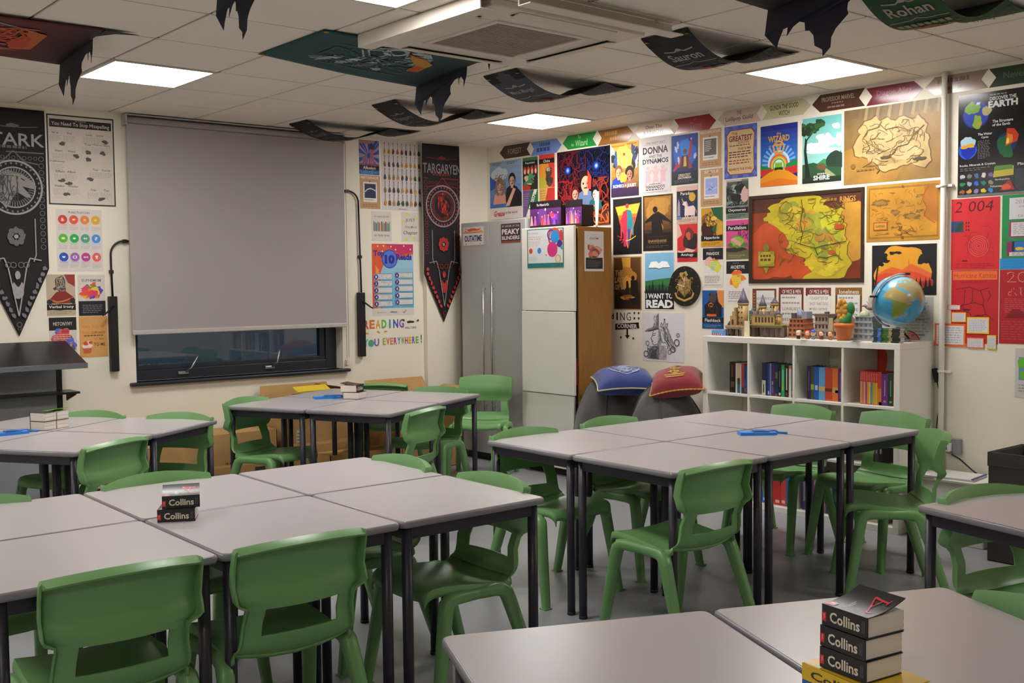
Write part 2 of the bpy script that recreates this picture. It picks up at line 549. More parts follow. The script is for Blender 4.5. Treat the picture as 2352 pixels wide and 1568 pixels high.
def deflector(nm, lab, loc, rz, length):
    t = thing(nm, lab, 'air deflector', loc, rz)
    q = MB()
    q.box(0, length, -.004, .004, -.066, -.004)
    q.box(0, length, 0, .075, -.066, -.060)
    q.obj('deflector_board', M_PLAST, t, bevel=.002)
    for x in (.10, length - .12): MB().box(x, x + .02, .004, .02, -.012, 0).obj('bracket', M_PLAST, t)
deflector('air_deflector', 'long white air deflector board left of the air conditioner', (2.845, 4.50, ZC), -PI / 2, .95)
deflector('air_deflector', 'long beige air deflector board on the right of the air conditioner, nearest the camera', (3.90, 3.43, ZC), PI, .95)

# window
w = thing('window_1', 'dark-framed window under a lowered grey roller blind', 'window')
w['kind'] = 'structure'
f = MB()
y0, y1 = YW + .10, YW + .17
f.box(WX0, WX0 + .035, y0, y1, WZ0, WZ1); f.box(WX1 - .10, WX1, y0, y1, WZ0, WZ1)
f.box(WX0 + .035, WX1 - .10, y0, y1, WZ0, WZ0 + .075); f.box(WX0 + .035, WX1 - .10, y0, y1, WZ1 - .08, WZ1)
f.obj('window_frame', M_FRAME, w, bevel=.004)
f = MB()
f.box(WX0 + .035, WX0 + .06, y0 + .012, y1 - .01, WZ0 + .075, WZ1 - .08); f.box(WX1 - .15, WX1 - .10, y0 + .012, y1 - .01, WZ0 + .075, WZ1 - .08)
f.box(WX0 + .06, WX1 - .15, y0 + .012, y1 - .01, WZ0 + .075, WZ0 + .105); f.box(WX0 + .06, WX1 - .15, y0 + .012, y1 - .01, WZ1 - .12, WZ1 - .08)
f.obj('sash', M_FRAME, w, bevel=.003)
MB().box(WX0 + .06, WX1 - .15, y0 + .035, y0 + .041, WZ0 + .105, WZ1 - .12).obj('window_pane', M_GLASS, w)
MB().box(WX0 - .05, WX1 + .05, YW - .045, YW + .10, WZ0 - .026, WZ0).obj('window_sill', M_FRAME, w, bevel=.008)
for x, tilt in ((3.28, .5), (3.985, .15)):
    hd = MB('c8c4bf')
    hd.box(x - .06, x + .02, y0 - .018, y0, WZ0 + .028, WZ0 + .052)
    hb = hd.obj('window_handle', M_STEEL, w, bevel=.004)
    hl = MB()
    hl.tube([(x, y0 - .015, WZ0 + .045), (x + .03, y0 - .045, WZ0 + .075), (x + .03 + .10 * math.sin(tilt), y0 - .05, WZ0 + .075 + .10 * math.cos(tilt))], [.008, .008, .007], 8)
    hl.obj('lever', M_STEEL, hb)

# roller blind
bl = thing('roller_blind', 'grey roller blind pulled most of the way down over the window', 'blind', (2.827, YW, 0))
q = MB(); q.box(0, 1.742, -.074, -.072, 1.185, 2.63); q.obj('blind_fabric', M_BLIND, bl)
q = MB(); q.smooth = True
q.tube([(.0, -.05, 2.655), (1.742, -.05, 2.655)], .027, 16); q.obj('roller', M_BLIND, bl)
MB().box(-.008, 0, -.09, 0, 2.62, 2.688).obj('bracket', M_BLINDBAR, bl); MB().box(1.742, 1.75, -.09, 0, 2.62, 2.688).obj('bracket', M_BLINDBAR, bl)
MB().box(-.008, 1.75, -.09, -.0, 2.688, 2.695).obj('head_rail', M_BLINDBAR, bl)
q = MB(); q.box(-.002, 1.744, -.083, -.063, 1.155, 1.188); q.obj('bottom_bar', M_BLINDBAR, bl, bevel=.006)
q = MB('cfc8ba')
for dx in (1.768, 1.786):
    q.tube([(dx, -.03, 2.64), (dx, -.03, 1.6), (dx, -.03, .90)], .0025, 6)
q.tube([(1.768, -.03, .90), (1.777, -.03, .885), (1.786, -.03, .90)], .0025, 6)
q.obj('pull_chain', M_PLAST, bl)
q = MB(); q.box(1.765, 1.79, -.035, -.0, .84, .885); q.obj('chain_holder', M_PLAST, bl, bevel=.004)

# black winding gear of the high window vents
def winder(lab, x, path, knob):
    t = thing('window_winder', lab, 'window winder', (x, YW, 0))
    q = MB(); q.box(-.028, .028, -.05, 0, .905, 1.43); q.obj('winder_box', M_BLACK, t, bevel=.006)
    q = MB(); q.tube([(a - x, -.02, b) for a, b in path], .0075, 8); q.obj('conduit', M_BLACK, t)
    for a, b in (path[1], path[-2]): MB().box(a - x - .012, a - x + .012, -.032, 0, b - .012, b + .012).obj('clip', M_BLACK, t)
    q = MB(); q.tube([(0, -.05, 1.36), (knob, -.075, 1.31), (knob * 1.3, -.085, 1.30)], [.008, .006, .006], 8); q.obj('crank', M_BLACK, t)
def arc(cx, cz, r, a0, a1, n=9):
    return [(cx + r * math.cos(math.radians(a0 + (a1 - a0) * i / (n - 1))), cz + r * math.sin(math.radians(a0 + (a1 - a0) * i / (n - 1)))) for i in range(n)]
winder('black window winder left of the blind with a bent cable conduit', 2.712, [(2.716, 1.43), (2.712, 1.60)] + arc(2.806, 1.72, .095, 180, 90) + [(2.812, 1.815), (2.84, 1.815)], -.07)
winder('black window winder right of the blind with a tall bent conduit', 4.74, [(4.748, 1.43), (4.742, 1.72), (4.734, 2.16)] + arc(4.644, 2.16, .09, 0, 90) + [(4.63, 2.25), (4.60, 2.25)], .06)

# ================================================================== WALL OF PRINTS
# --- the strip of arrow signs under the ceiling
def arrow(l, r, b, t, left, col, label, draw):
    """left = pointed on the left and notched on the right; else the mirror image"""
    W, H = l - r, t - b
    s = Sheet(W, H, None)
    k = .16
    pts = [(0, .5), (k, 1), (1, 1), (1 - .11, .5), (1, 0), (k, 0)] if left else [(0, 1), (1 - k, 1), (1, .5), (1 - k, 0), (0, 0), (.11, .5)]
    n = s.pts([(u * W, 0, v * H) for u, v in pts]); m = s.pts([(u * W, -.0012, v * H) for u, v in pts])
    s.face([n + i for i in range(6)], col); s.face([m + i for i in reversed(range(6))], col)
    for i in range(6): s.face((n + i, n + (i + 1) % 6, m + (i + 1) % 6, m + i), col)
    c = hx(col)
    for i in range(7):
        s.L([(.2, .1 + i * .13), (.82, .1 + i * .13)], .004, tuple(x * .82 for x in c))
    draw(s)
    o = s.obj('arrow_sign', M_LAMI, None, loc=(XW - .0006, l, b), rz=-PI / 2)
    return tag(o, label, 'sign', 'wooden-look arrow signs under the ceiling')
def two(a, b, c, wa=.5, wb=.5):
    def d(s):
        if a: s.T(a, .5, .68, wa, .26, c)
        if b: s.T(b, .5, .32, wb, .26, c)
    return d
arrow(7.370, 6.960, 2.583, 2.695, True, '4a382e', 'dark brown arrow sign reading FOREST, nearest the corner', lambda s: s.T('FOREST', .5, .5, .44, .42, '9b8b7c'))
arrow(6.956, 6.566, 2.572, 2.689, False, '6a87c4', 'pale blue arrow sign with dark blue lettering', lambda s: (s.G(.3, .5, .68, .85, 1, '34508f', 4, .7), s.G(.2, .12, .78, .5, 1, '34508f', 5, .75)))
arrow(6.554, 6.157, 2.582, 2.695, True, '1f8a3c', 'bright green arrow sign pointing left', lambda s: (s.T('Wizard', .56, .36, .36, .44, '9fd39a'), s.T('the', .3, .3, .08, .2, '9fd39a'), s.T('To', .5, .78, .08, .24, '9fd39a')))
arrow(6.142, 5.756, 2.575, 2.695, False, '8d5f2c', 'tan brown arrow sign pointing right', lambda s: (s.G(.2, .5, .6, .85, 1, 'b5854c', 4, .7), s.G(.35, .15, .66, .45, 1, 'b5854c', 5, .7)))
arrow(5.747, 5.345, 2.586, 2.695, True, 'c9b5a2', 'cream arrow sign reading Over The Rainbow', two('Over The', 'RAINBOW', '5e4f48', .42, .5))
arrow(5.341, 4.952, 2.579, 2.688, False, '8c2327', 'dark red arrow sign pointing right', lambda s: (s.T('Time', .52, .42, .3, .4, 'a84f4c'), s.T('in', .5, .8, .07, .18, 'a84f4c')))
arrow(4.937, 4.559, 2.584, 2.689, True, 'c3ada0', 'beige pink arrow sign reading The Lollipop Guild', lambda s: (s.T('THE', .5, .76, .1, .24, '5f5048'), s.T('Lollipop Guild', .5, .36, .62, .36, '5f5048')))
arrow(4.555, 4.163, 2.584, 2.691, False, 'b9b391', 'sage cream arrow sign with two lines of dark capitals', lambda s: (s.T('GLINDA THE GOOD', .46, .68, .58, .3, '4a4a3c'), s.T('WITCH', .46, .28, .22, .3, '4a4a3c')))
arrow(4.156, 3.769, 2.581, 2.693, True, '492d23', 'very dark brown arrow sign pointing left, three lines of text', lambda s: (s.T('PROFESSOR MARVEL', .5, .68, .62, .26, '9c8577'), s.G(.38, .36, .62, .5, 1, '8a7466', 3), s.G(.3, .12, .72, .32, 1, '8a7466', 5)))
arrow(3.760, 3.379, 2.577, 2.686, False, '6b2030', 'maroon arrow sign pointing right, above the large parchment map', lambda s: (s.T('Diagon Alley', .5, .58, .62, .36, '9a5a66'), s.G(.25, .15, .5, .35, 1, '8f4a58', 4)))
arrow(3.366, 2.982, 2.580, 2.687, True, '8a7264', 'taupe arrow sign crossed by the white pipe', lambda s: (s.G(.2, .5, .75, .85, 1, '5e4b42', 4, .7), s.G(.25, .15, .7, .4, 1, '5e4b42', 5, .6)))
arrow(2.978, 2.600, 2.578, 2.684, False, '263a2c', 'dark green arrow sign at the right edge of the photo', lambda s: s.T('Neverland', .5, .55, .56, .36, '4a6150'))

# --- poster drawings
def d_grease(s):
    s.R(0, .18, 1, 1, '2f5fa8', '8fa6bd')
    s.P([(0, .75), (.5, .82), (.2, .55), (0, .5)], '1b4fb0'); s.B(.3, .78, .25, .12, 'b8c4cf', 4)
    s.BUST(.7, .62, .34, 'c69a83', '171517', '1a1a1e', .95); s.BUST(.32, .52, .34, 'd8aa92', '8c6e5e', 'c98f7c', 1.25)
    s.SCRIB(.12, .42, .5, .76, 26, '6b5346', 3, .012, .05)
    s.B(.78, .3, .28, .2, '17161a', 5, .2); s.P([(.5, .22), (.62, .22), (.82, .5), (.74, .52)], 'd0a08a')
    s.G(.1, .93, .4, .98, 2, '3c4f70', 2); s.G(.55, .93, .9, .98, 2, '3c4f70', 3)
    s.R(0, 0, 1, .2, 'cfc3bd'); s.T('Grease', .3, .1, .34, .1, 'b03a3f', .03, .3); s.T('is the word', .68, .11, .36, .05, '2e2a2a')
hang('musical_poster', 'R', (7.51, 7.075, 2.058, 2.568), 'film poster with two heads on blue, leftmost on the right wall', 'poster', 'cfc3bd', d_grease)
def torn(word, y=.82, c='151314', tc='e8e0da', w=.62):
    def f(s):
        s.P([(0, y - .075), (.2, y - .065), (.45, y - .08), (.7, y - .068), (1, y - .078), (1, y + .075), (.75, y + .062), (.5, y + .078), (.25, y + .064), (0, y + .074)], c)
        s.T(word, .5, y, w, .085, tc, .004)
    return f
def d_repet(s):
    s.R(0, .82, 1, 1, '3f6b48'); s.R(0, 0, 1, .8, '2c2624'); torn('Repetition', .82)(s)
    for i in range(4): s.B(.15 + .24 * i, .6, .1, .12, 'b8402f', i + 3); s.B(.15 + .24 * i, .56, .06, .08, 'd8b69a', i + 13)
    s.SPLAT(.5, .3, .5, .22, ['3f7a4f', 'c9ad88', '2a2422', '4c8a5c'], 7, 14); s.B(.2, .06, .3, .1, 'b5352b', 3)
hang('word_poster', 'R', (7.061, 6.867, 2.290, 2.567), 'small green and red word sheet with a row of white heads, under the blue arrow', 'poster', '2c2624', d_repet)
def d_ction(s):
    s.P([(0, 1), (.75, 1), (.25, 0), (0, 0)], '6d4f80'); s.P([(.55, 1), (1, 1), (1, 0), (.2, 0)], '1f6b3f'); s.P([(.75, 1), (.95, 1), (.45, 0), (.2, 0)], 'd8d2cc')
    s.T('CTION', .6, .55, .75, .13, '2a2a2a', .02, 0, 1.0); s.G(.05, .4, .4, .9, 6, '8b6f9c', 4)
hang('word_poster', 'R', (7.061, 6.867, 2.062, 2.287), 'purple and dark green sheet with slanting white band, behind the stage photographs', 'poster', '1f6b3f', d_ction)
def d_cliche(s):
    s.R(0, 0, 1, 1, 'c23a2c'); s.R(0, 0, 1, .75, 'd08a2c'); s.P([(.6, .75), (1, .75), (1, 0), (.8, 0)], 'c23a2c'); torn('Cliche', .8, w=.42)(s)
    s.B(.15, .15, .35, .17, 'a9a032', 5); s.B(.62, .45, .17, .2, '5a4a3c', 8, .5); s.B(.66, .2, .22, .17, '4a4038', 9, .5); s.B(.6, .55, .12, .07, 'b8a58c', 4)
    s.SCRIB(.45, .1, .85, .6, 12, '221c18', 4, .02, .08)
hang('word_poster', 'R', (6.849, 6.655, 2.291, 2.571), 'orange and red word sheet with a squatting animal', 'poster', 'c23a2c', d_cliche)
def d_cl2(s):
    s.P([(0, 1), (1, 1), (1, .6), (.3, 0), (0, 0)], 'c89a4a'); s.P([(.55, 1), (1, 1), (1, 0), (.2, 0)], 'b5332e'); s.G(.05, .5, .45, .95, 5, '9a7436', 2); s.G(.6, .1, .95, .25, 1, 'e0c8b8', 4, .6)
hang('word_poster', 'R', (6.847, 6.655, 2.062, 2.288), 'sheet split between ochre and brick red, below the squatting animal', 'poster', 'b5332e', d_cl2)
def d_strange(s):
    s.R(0, 0, 1, 1, '180d12', '0d0e1c')
    s.SCRIB(.02, .4, .55, .98, 60, '5c1a22', 3, .012, .06); s.SCRIB(.45, .5, .98, .98, 60, '1c2350', 5, .012, .06)
    s.SCRIB(.02, .1, .3, .6, 30, '8a1f22', 7, .02, .06); s.SCRIB(.7, .1, .98, .6, 34, '7a2a1c', 9, .018, .08)
    for u, v in ((.22, .74), (.76, .76)):
        s.C(u, v, .065, '13205e'); s.C(u, v, .04, '2f55c8'); s.C(u, v, .02, '8fb0f0')
    s.BUST(.56, .52, .42, 'd89a80', '2a1412', '5c6f92', .95); s.P([(.6, .72), (.67, .62), (.66, .46), (.6, .48)], 'c8382f')
    s.BUST(.36, .4, .26, 'd2917a', '5a1c1a', '1c2c55'); s.BUST(.74, .38, .24, 'd2a08c', '171015', '1f5a62'); s.BUST(.2, .28, .16, 'b06a58', '3a1412', '2b1a20')
    s.R(.78, 0, 1, .18, '6b2a14', '2a1010'); s.SCRIB(.7, .02, .98, .25, 14, 'c8632c', 13, .015, .06)
hang('film_poster', 'R', (6.622, 6.007, 1.955, 2.570), 'large dark poster with glowing blue eyes and red and blue faces', 'poster', '180d12', d_strange, M_LAMI)
def d_romeo(s):
    s.R(0, 0, 1, 1, '5a2a1c', 'd8a53a'); s.B(.45, .72, .3, .25, 'e6bd55', 3); s.SPLAT(.1, .72, .16, .22, ['33507f', '1c2430', 'b8c2cc'], 4, 14); s.SPLAT(.88, .72, .16, .24, ['2c3f62', '14161c', 'b9bec6'], 6, 14)
    s.C(.48, .78, .04, 'b02a22'); s.BUST(.28, .42, .36, 'd29a78', '7a4a2c', '1c3a9a', .95); s.BUST(.68, .38, .34, 'b8795c', '1c1210', '8c5a40', 1.1)
    s.B(.45, .35, .12, .1, 'e0a83a', 3); s.R(0, 0, 1, .16, '2a1a3c', '3a2040'); s.T('ROMEO + JULIET', .5, .19, .84, .075, 'e8ded2', .03); s.R(.04, .93, .5, .955, 'b07a20'); s.R(.6, .95, .95, .97, 'b07a20')
hang('film_poster', 'R', (5.995, 5.703, 2.158, 2.575), 'yellow and blue poster of a kissing couple with white title', 'poster', '5a2a1c', d_romeo)
def d_donna(s):
    s.T('ONE NIGHT ONLY', .5, .9, .62, .035, '5a5352'); s.L([(.1, .87), (.9, .87)], .008, '8a8482'); s.T('DONNA', .5, .77, .84, .13, '222226', .03); s.T('AND THE', .5, .66, .44, .05, '3a3a40'); s.T('DYNAMOS', .5, .575, .86, .09, '222226', .03)
    for u in (.25, .5, .75):
        s.C(u, .45, .06, 'c9a5a8'); s.P([(u - .09, .2), (u + .09, .2), (u + .07, .33), (u + .15, .42), (u + .1, .43), (u, .4), (u - .1, .42), (u - .14, .46), (u - .06, .33)], 'c9a5a8'); s.L([(u - .05, .22), (u - .08, .12)], .06, 'c9a5a8')
    s.T("FERNANDO'S", .5, .115, .62, .055, '2a2a2e', .02); s.G(.18, .045, .82, .085, 1, '3a3a3e', 3); s.L([(.08, .025), (.92, .025)], .006, '55504f'); s.G(.3, .15, .7, .18, 1, '55504f', 4)
hang('band_poster', 'R', (5.681, 5.379, 2.160, 2.580), 'white poster with black capitals and three pink dancing silhouettes', 'poster', 'c6bfbf', d_donna)
def d_showm(s):
    s.R(0, 0, 1, 1, '15182c', '1c3f94'); s.B(.5, .62, .4, .3, '2458ba', 3); s.B(.55, .7, .22, .2, '2f74d2', 5)
    s.C(.52, .66, .075, '5a3a30'); s.P([(.3, .3), (.72, .3), (.64, .58), (.4, .58)], '3c2a38'); s.P([(.62, .56), (.72, .5), (.8, .86), (.74, .9)], 'a02c34'); s.C(.76, .9, .03, 'd0a088')
    s.P([(.4, .57), (.3, .52), (.06, .3), (.1, .27), (.36, .4)], 'a02c34'); s.P([(.46, .36), (.58, .36), (.56, .56), (.48, .56)], 'c8a24c'); s.P([(.64, .56), (.8, .32), (.66, .3)], '8f2830')
    for u, v in ((.18, .72), (.25, .8), (.9, .55), (.28, .5)): s.B(u, v, .05, .06, 'a8bcd8', int(u * 99), .6)
    s.R(0, 0, 1, .26, '10101a', '1a1c30'); s.T('GREATEST', .5, .19, .46, .05, 'd0c4b0', .02); s.T('SHOWMAN', .5, .135, .5, .05, 'd0c4b0', .02); s.G(.12, .03, .9, .1, 3, '54545c', 4)
hang('film_poster', 'R', (5.370, 5.119, 2.204, 2.567), 'deep blue poster of a red-coated performer with one arm raised', 'poster', '15182c', d_showm)
def pol(title, pic, words=None):
    def f(s):
        s.T(title, .5, .93, min(.92, .11 * len(title)), .075, 'd9cfc4', .01); s.R(.16, .2, .84, .8, 'd4cec8'); s.R(.22, .32, .78, .75, pic); s.C(.48, .82, .04, '7a5a34')
        s.G(.2, .24, .7, .29, 1, '6a6462', 4); s.G(.12, .05, .9, .15, 2, '8a6240', 5)
        if words: words(s)
    return f
hang('word_poster', 'R', (5.103, 4.905, 2.306, 2.578), 'tan sheet with a white-framed grey list, right of the red-coated performer', 'poster', 'b08a63', pol('PERSONIFICATION', '5c5653', lambda s: s.G(.26, .42, .55, .72, 6, 'cfcac6', 3, .4)))
def w_sim(s):
    s.R(.22, .32, .78, .75, '93a0d2'); s.B(.45, .48, .12, .06, '6f80c4', 3); s.L([(.26, .45), (.42, .52), (.55, .45), (.74, .5)], .02, 'c9cfe2'); s.C(.5, .6, .05, 'a9b2dc')
hang('word_poster', 'R', (5.092, 4.895, 2.029, 2.294), 'tan sheet with a white-framed lilac picture, headed SIMILE', 'poster', 'b08a63', pol('SIMILE', '93a0d2', w_sim))
def d_great(s):
    s.R(0, 0, 1, 1, '3a4a98', '4458ac'); s.RAY(.5, .5, .1, .8, 14, '5266b4')
    q = [(.09, .16), (.19, .08), (.83, .08), (.91, .16), (.89, .5), (.92, .82), (.83, .91), (.19, .91), (.08, .82), (.11, .5)]
    s.P([(.5 + (u - .5) * 1.06, .5 + (v - .5) * 1.04) for u, v in q], '7a2a3a'); s.P(q, 'c2a57a')
    s.T('THE', .32, .85, .18, .05, '6e3a30'); s.T('GREATEST', .5, .755, .72, .11, '6b2226', .03); s.T('SHOW', .6, .67, .36, .055, '8a4a3c')
    s.G(.16, .6, .84, .64, 1, '5a3a2c', 3); s.T('THIS IS ME', .62, .555, .4, .045, '7a2a2a', .02); s.G(.14, .38, .86, .52, 3, '4a3428', 5); s.G(.14, .26, .86, .36, 2, '8a4638', 6); s.T('REWRITE THE STARS', .5, .17, .7, .045, '7a2a2a', .02)
hang('lyric_poster', 'R', (4.876, 4.596, 2.210, 2.575), 'blue poster with a cream scroll-cornered panel of old playbill lettering', 'poster', '3a4a98', d_great)
def d_body(s):
    s.P([(.08, .86), (.95, .9), (.52, .1)], 'c8762c'); s.P([(.1, .85), (.94, .89), (.85, .72), (.18, .7)], 'd8b83a'); s.P([(.2, .62), (.8, .66), (.7, .45), (.32, .42)], 'c8452c')
    s.C(.5, .86, .06, 'b83a48'); s.P([(.3, .45), (.5, .4), (.5, .8), (.36, .76), (.28, .6)], 'c22f48'); s.P([(.5, .4), (.66, .45), (.7, .62), (.64, .77), (.5, .8)], '27808c')
    s.P([(.36, .45), (.49, .45), (.47, .14), (.38, .14)], 'b82a55'); s.P([(.51, .45), (.62, .45), (.58, .16), (.52, .16)], '4a3f8c'); s.L([(.29, .6), (.3, .3)], .05, 'c8404a'); s.L([(.69, .6), (.7, .34)], .045, '3a8a98')
    s.L([(.15, .34), (.3, .3), (.22, .25), (.4, .28), (.3, .2)], .02, 'c8323c'); s.L([(.45, .24), (.62, .26), (.8, .32)], .022, 'd0b83a')
hang('film_poster', 'R', (5.978, 5.673, 1.708, 2.142), 'black poster with a standing suited figure on a sunset triangle', 'poster', '141214', d_body)
def d_shaw(s):
    s.R(0, 0, 1, 1, '1c120c', '3a220c'); s.R(.05, .3, .95, .97, '2c1a10', 'a8742a'); s.B(.5, .75, .4, .2, 'b8863a', 2); s.SCRIB(.05, .6, .95, .97, 30, 'a07030', 4, .006, .05)
    s.C(.42, .74, .08, '14100e'); s.P([(.3, .3), (.68, .3), (.66, .55), (.92, .5), (.9, .46), (.97, .5), (.7, .64), (.52, .7), (.34, .66), (.08, .54), (.06, .5), (.3, .54)], '14100e'); s.P([(.62, .5), (.7, .42), (.68, .36)], 'b8742c'); s.R(.04, .04, .96, .32, '140e0c', '1a110d')
    s.T('SHAWSHANK', .5, .175, .64, .05, '9a7c42', .02); s.G(.2, .12, .8, .15, 1, '5a4a30', 3); s.G(.12, .05, .9, .1, 2, '5c4632', 4); s.L([(.12, .25), (.88, .26)], .006, '6a2a22')
hang('film_poster', 'R', (5.659, 5.360, 1.726, 2.146), 'brown poster of a dark figure with arms outstretched in golden rain', 'poster', '8f6d38', d_shaw)
def d_uni(s):
    s.R(0, .84, 1, 1, 'c6a597'); s.R(0, .18, 1, .78, '1a2b52', '171c30'); torn('Paradox', .8)(s); s.C(.75, .69, .16, 'c89a2c')
    for i in range(14): s.C(random.Random(i).uniform(.05, .95), random.Random(i + 50).uniform(.35, .72), .012, '9ab0d8', 6)
    s.P([(.03, .2), (.18, .2), (.16, .55), (.1, .66), (.05, .5)], '9a8a98'); s.P([(.38, .2), (.88, .2), (.9, .4), (.8, .46), (.55, .44), (.5, .58), (.34, .58), (.28, .5), (.4, .46)], 'd8c2bd'); s.L([(.33, .58), (.25, .66)], .03, 'd2b04c'); s.P([(.44, .6), (.56, .5), (.5, .44)], 'c88a98'); s.P([(.88, .4), (.98, .3), (.95, .22)], 'c07888')
    for u in (.44, .54, .74, .84): s.L([(u, .3), (u, .14)], .05, 'd8c2bd')
    s.R(0, 0, 1, .16, 'c2a394'); s.B(.12, .14, .14, .05, '5a7f96', 3); s.G(.1, .03, .9, .11, 2, '8a6a60', 4)
hang('word_poster', 'R', (5.320, 5.123, 1.921, 2.191), 'sheet headed Paradox with a white unicorn under a yellow moon', 'poster', '171c30', d_uni)
def d_chimp(s):
    s.R(0, 0, 1, 1, 'c2282c'); s.P([(0, .62), (.25, .72), (.1, .98), (0, 1)], 'c9a394'); s.B(.66, .55, .34, .28, '2a1a1c', 4, .4); s.B(.6, .74, .2, .17, '6a2a28', 3, .3); s.B(.56, .68, .12, .1, 'b85a4a', 5); s.B(.42, .5, .12, .14, '3a2220', 6)
    s.P([(0, .3), (.5, .36), (.9, .3), (.7, .22), (.1, .24)], 'd0aa98'); s.B(.25, .34, .2, .05, 'b03030', 2); torn('Analogy', .18)(s); s.G(.1, .02, .9, .1, 2, '7a1c1c', 4)
hang('word_poster', 'R', (5.316, 5.124, 1.636, 1.914), 'red word sheet with a seated chimp, above the round clock', 'poster', 'c2282c', d_chimp)
def d_lion(s):
    s.R(0, 0, 1, 1, 'c08a1f'); s.P([(.45, 1), (1, 1), (1, .62), (.6, .78)], '1d5530'); s.B(.36, .55, .34, .32, '8a5a14', 5, .4); s.B(.3, .42, .28, .26, '3a1812', 7, .5); s.B(.45, .68, .24, .18, 'c89a30', 3); s.SCRIB(.08, .25, .7, .85, 34, '3a1a10', 8, .018, .07); s.B(.6, .72, .12, .06, 'd8b050', 3); s.P([(.5, .45), (.75, .6), (.65, .3)], '1d5530'); s.R(.78, .3, .98, .6, 'c89428')
    torn('Hyperbole', .22, w=.7)(s); s.R(0, 0, 1, .13, 'c08a1f'); s.G(.1, .03, .9, .11, 2, '6a4a10', 4)
hang('word_poster', 'R', (5.087, 4.891, 1.740, 2.019), 'golden word sheet with a maned lion head', 'poster', 'c08a1f', d_lion)
def splash(title, cols, dark_top=True, seed=3, low=.42):
    def f(s):
        if dark_top: s.R(0, .7, 1, 1, '18171b'); s.T(title, .5, .86, .62, .08, 'd8d4cf', .01); s.G(.3, .94, .7, .965, 1, '8a8688', 2)
        s.SPLAT(.5, .58, .42, .2, cols, seed, 22)
        s.G(.3, .5, .72, .7, 4, 'a9a05a', 5, .3); s.G(.1, .1, .9, .3, 5, '77736e', 6, .35); s.L([(.08, .05), (.92, .05)], .012, '4a4744')
    return f
hang('word_poster', 'R', (5.073, 4.888, 1.451, 1.729), 'white sheet headed PARADOX with a pastel paint splash', 'poster', 'cdc8c2', splash('PARADOX', ['d87a3a', 'c8c23a', 'b8c86a', 'd8a09a', 'c2d04a', '9ab0a0'], seed=4))
def d_bat(s):
    s.R(0, 0, 1, 1, '14508c'); s.P([(.68, 1), (1, 1), (1, .55), (.8, .6)], 'c8803c'); s.P([(.12, .3), (.9, .3), (.92, .6), (.72, .72), (.68, .95), (.6, .88), (.42, .88), (.34, .96), (.32, .72), (.1, .6)], '16161c'); s.B(.5, .8, .16, .14, '4a3a34', 4, .5); s.C(.4, .62, .12, 'c8702c', 18, .7); s.B(.4, .62, .08, .03, '16161c', 3, .6)
    s.R(.22, .32, .66, .38, 'c8602c'); s.SCRIB(.25, .4, .7, .75, 14, '3c2c28', 6, .02, .06); torn('Flashback', .22, w=.74)(s); s.R(0, 0, 1, .13, '123f6c'); s.G(.1, .03, .9, .11, 2, '5a86b0', 4)
hang('word_poster', 'R', (5.078, 4.883, 1.150, 1.426), 'blue word sheet with a bear in a dark cape, just left of the model castle', 'poster', '14508c', d_bat)
def d_oxy(s):
    s.R(0, 0, 1, 1, '6b756c'); s.R(0, .85, .7, 1, 'b99a93'); s.R(.05, .45, 1, .95, '2a2f2c', '4a534d'); s.SPLAT(.5, .6, .5, .24, ['8a958c', '1d2220', 'c39f98', '3c4640'], 5, 20); s.SCRIB(.05, .35, .95, .92, 24, '141816', 6, .03, .1); s.B(.45, .55, .22, .1, '17140f', 3); s.B(.85, .6, .16, .2, 'c29a94', 4)
    torn('Oxymoron', .22, w=.78)(s); s.G(.1, .03, .9, .12, 2, '39413b', 4)
hang('word_poster', 'R', (4.862, 4.668, 1.926, 2.202), 'grey-green word sheet headed Oxymoron', 'poster', '6b756c', d_oxy)
def d_paral(s):
    s.R(0, 0, 1, 1, 'c0457f'); s.SCRIB(.5, .4, .98, .9, 20, '4a1c34', 5, .02, .06); s.B(.5, .42, .36, .17, '5c7f2a', 6, .2); s.B(.5, .46, .28, .12, '7fa03c', 3, .3); s.P([(.2, .5), (.35, .56), (.7, .38), (.62, .32)], 'c98a94'); s.B(.85, .36, .12, .06, '4f6f26', 4); s.B(.2, .36, .12, .05, '4a6a22', 5); s.R(0, 0, 1, .24, '5b5a3a'); s.B(.4, .24, .4, .07, '2a2a20', 8, .5)
    torn('Parallelism', .8, w=.8)(s); s.G(.1, .03, .9, .12, 2, '8a8a60', 4)
hang('word_poster', 'R', (4.860, 4.667, 1.645, 1.919), 'pink word sheet with a green tortoise', 'poster', 'c0457f', d_paral)
hang('word_poster', 'R', (4.859, 4.662, 1.335, 1.631), 'white sheet headed ARCHETYPE with an orange paint splash, behind the castle tower', 'poster', 'cdc8c2', splash('ARCHETYPE', ['d8a02c', 'd8702c', 'd0c03a', 'e0b030', 'a8b86a', 'd85a2c'], seed=9))
def d_last(s):
    s.R(.03, .02, .97, .98, '1c130e', '5c3a18'); s.P([(.3, .98), (.62, .98), (.6, .5), (.42, .5)], 'c8923c'); s.B(.5, .6, .3, .22, 'a8702c', 3); s.B(.5, .52, .16, .12, 'c8903a', 4); s.P([(.03, .02), (.97, .02), (.97, .36), (.6, .3), (.3, .33), (.03, .25)], '2a1a12')
    s.C(.7, .6, .06, '171210'); s.P([(.62, .1), (.92, .1), (.86, .56), (.62, .56)], '171210'); s.C(.5, .52, .04, '1c1512'); s.P([(.45, .3), (.56, .3), (.55, .5), (.46, .5)], '1c1512'); s.SPLAT(.5, .25, .3, .06, ['b07a30', '7a4f22'], 5, 8)
    s.T('THE', .2, .7, .26, .1, 'b39463', .03); s.T('LAST', .22, .565, .32, .11, 'b39463', .03); s.T('OF US', .24, .43, .36, .1, 'b39463', .03)
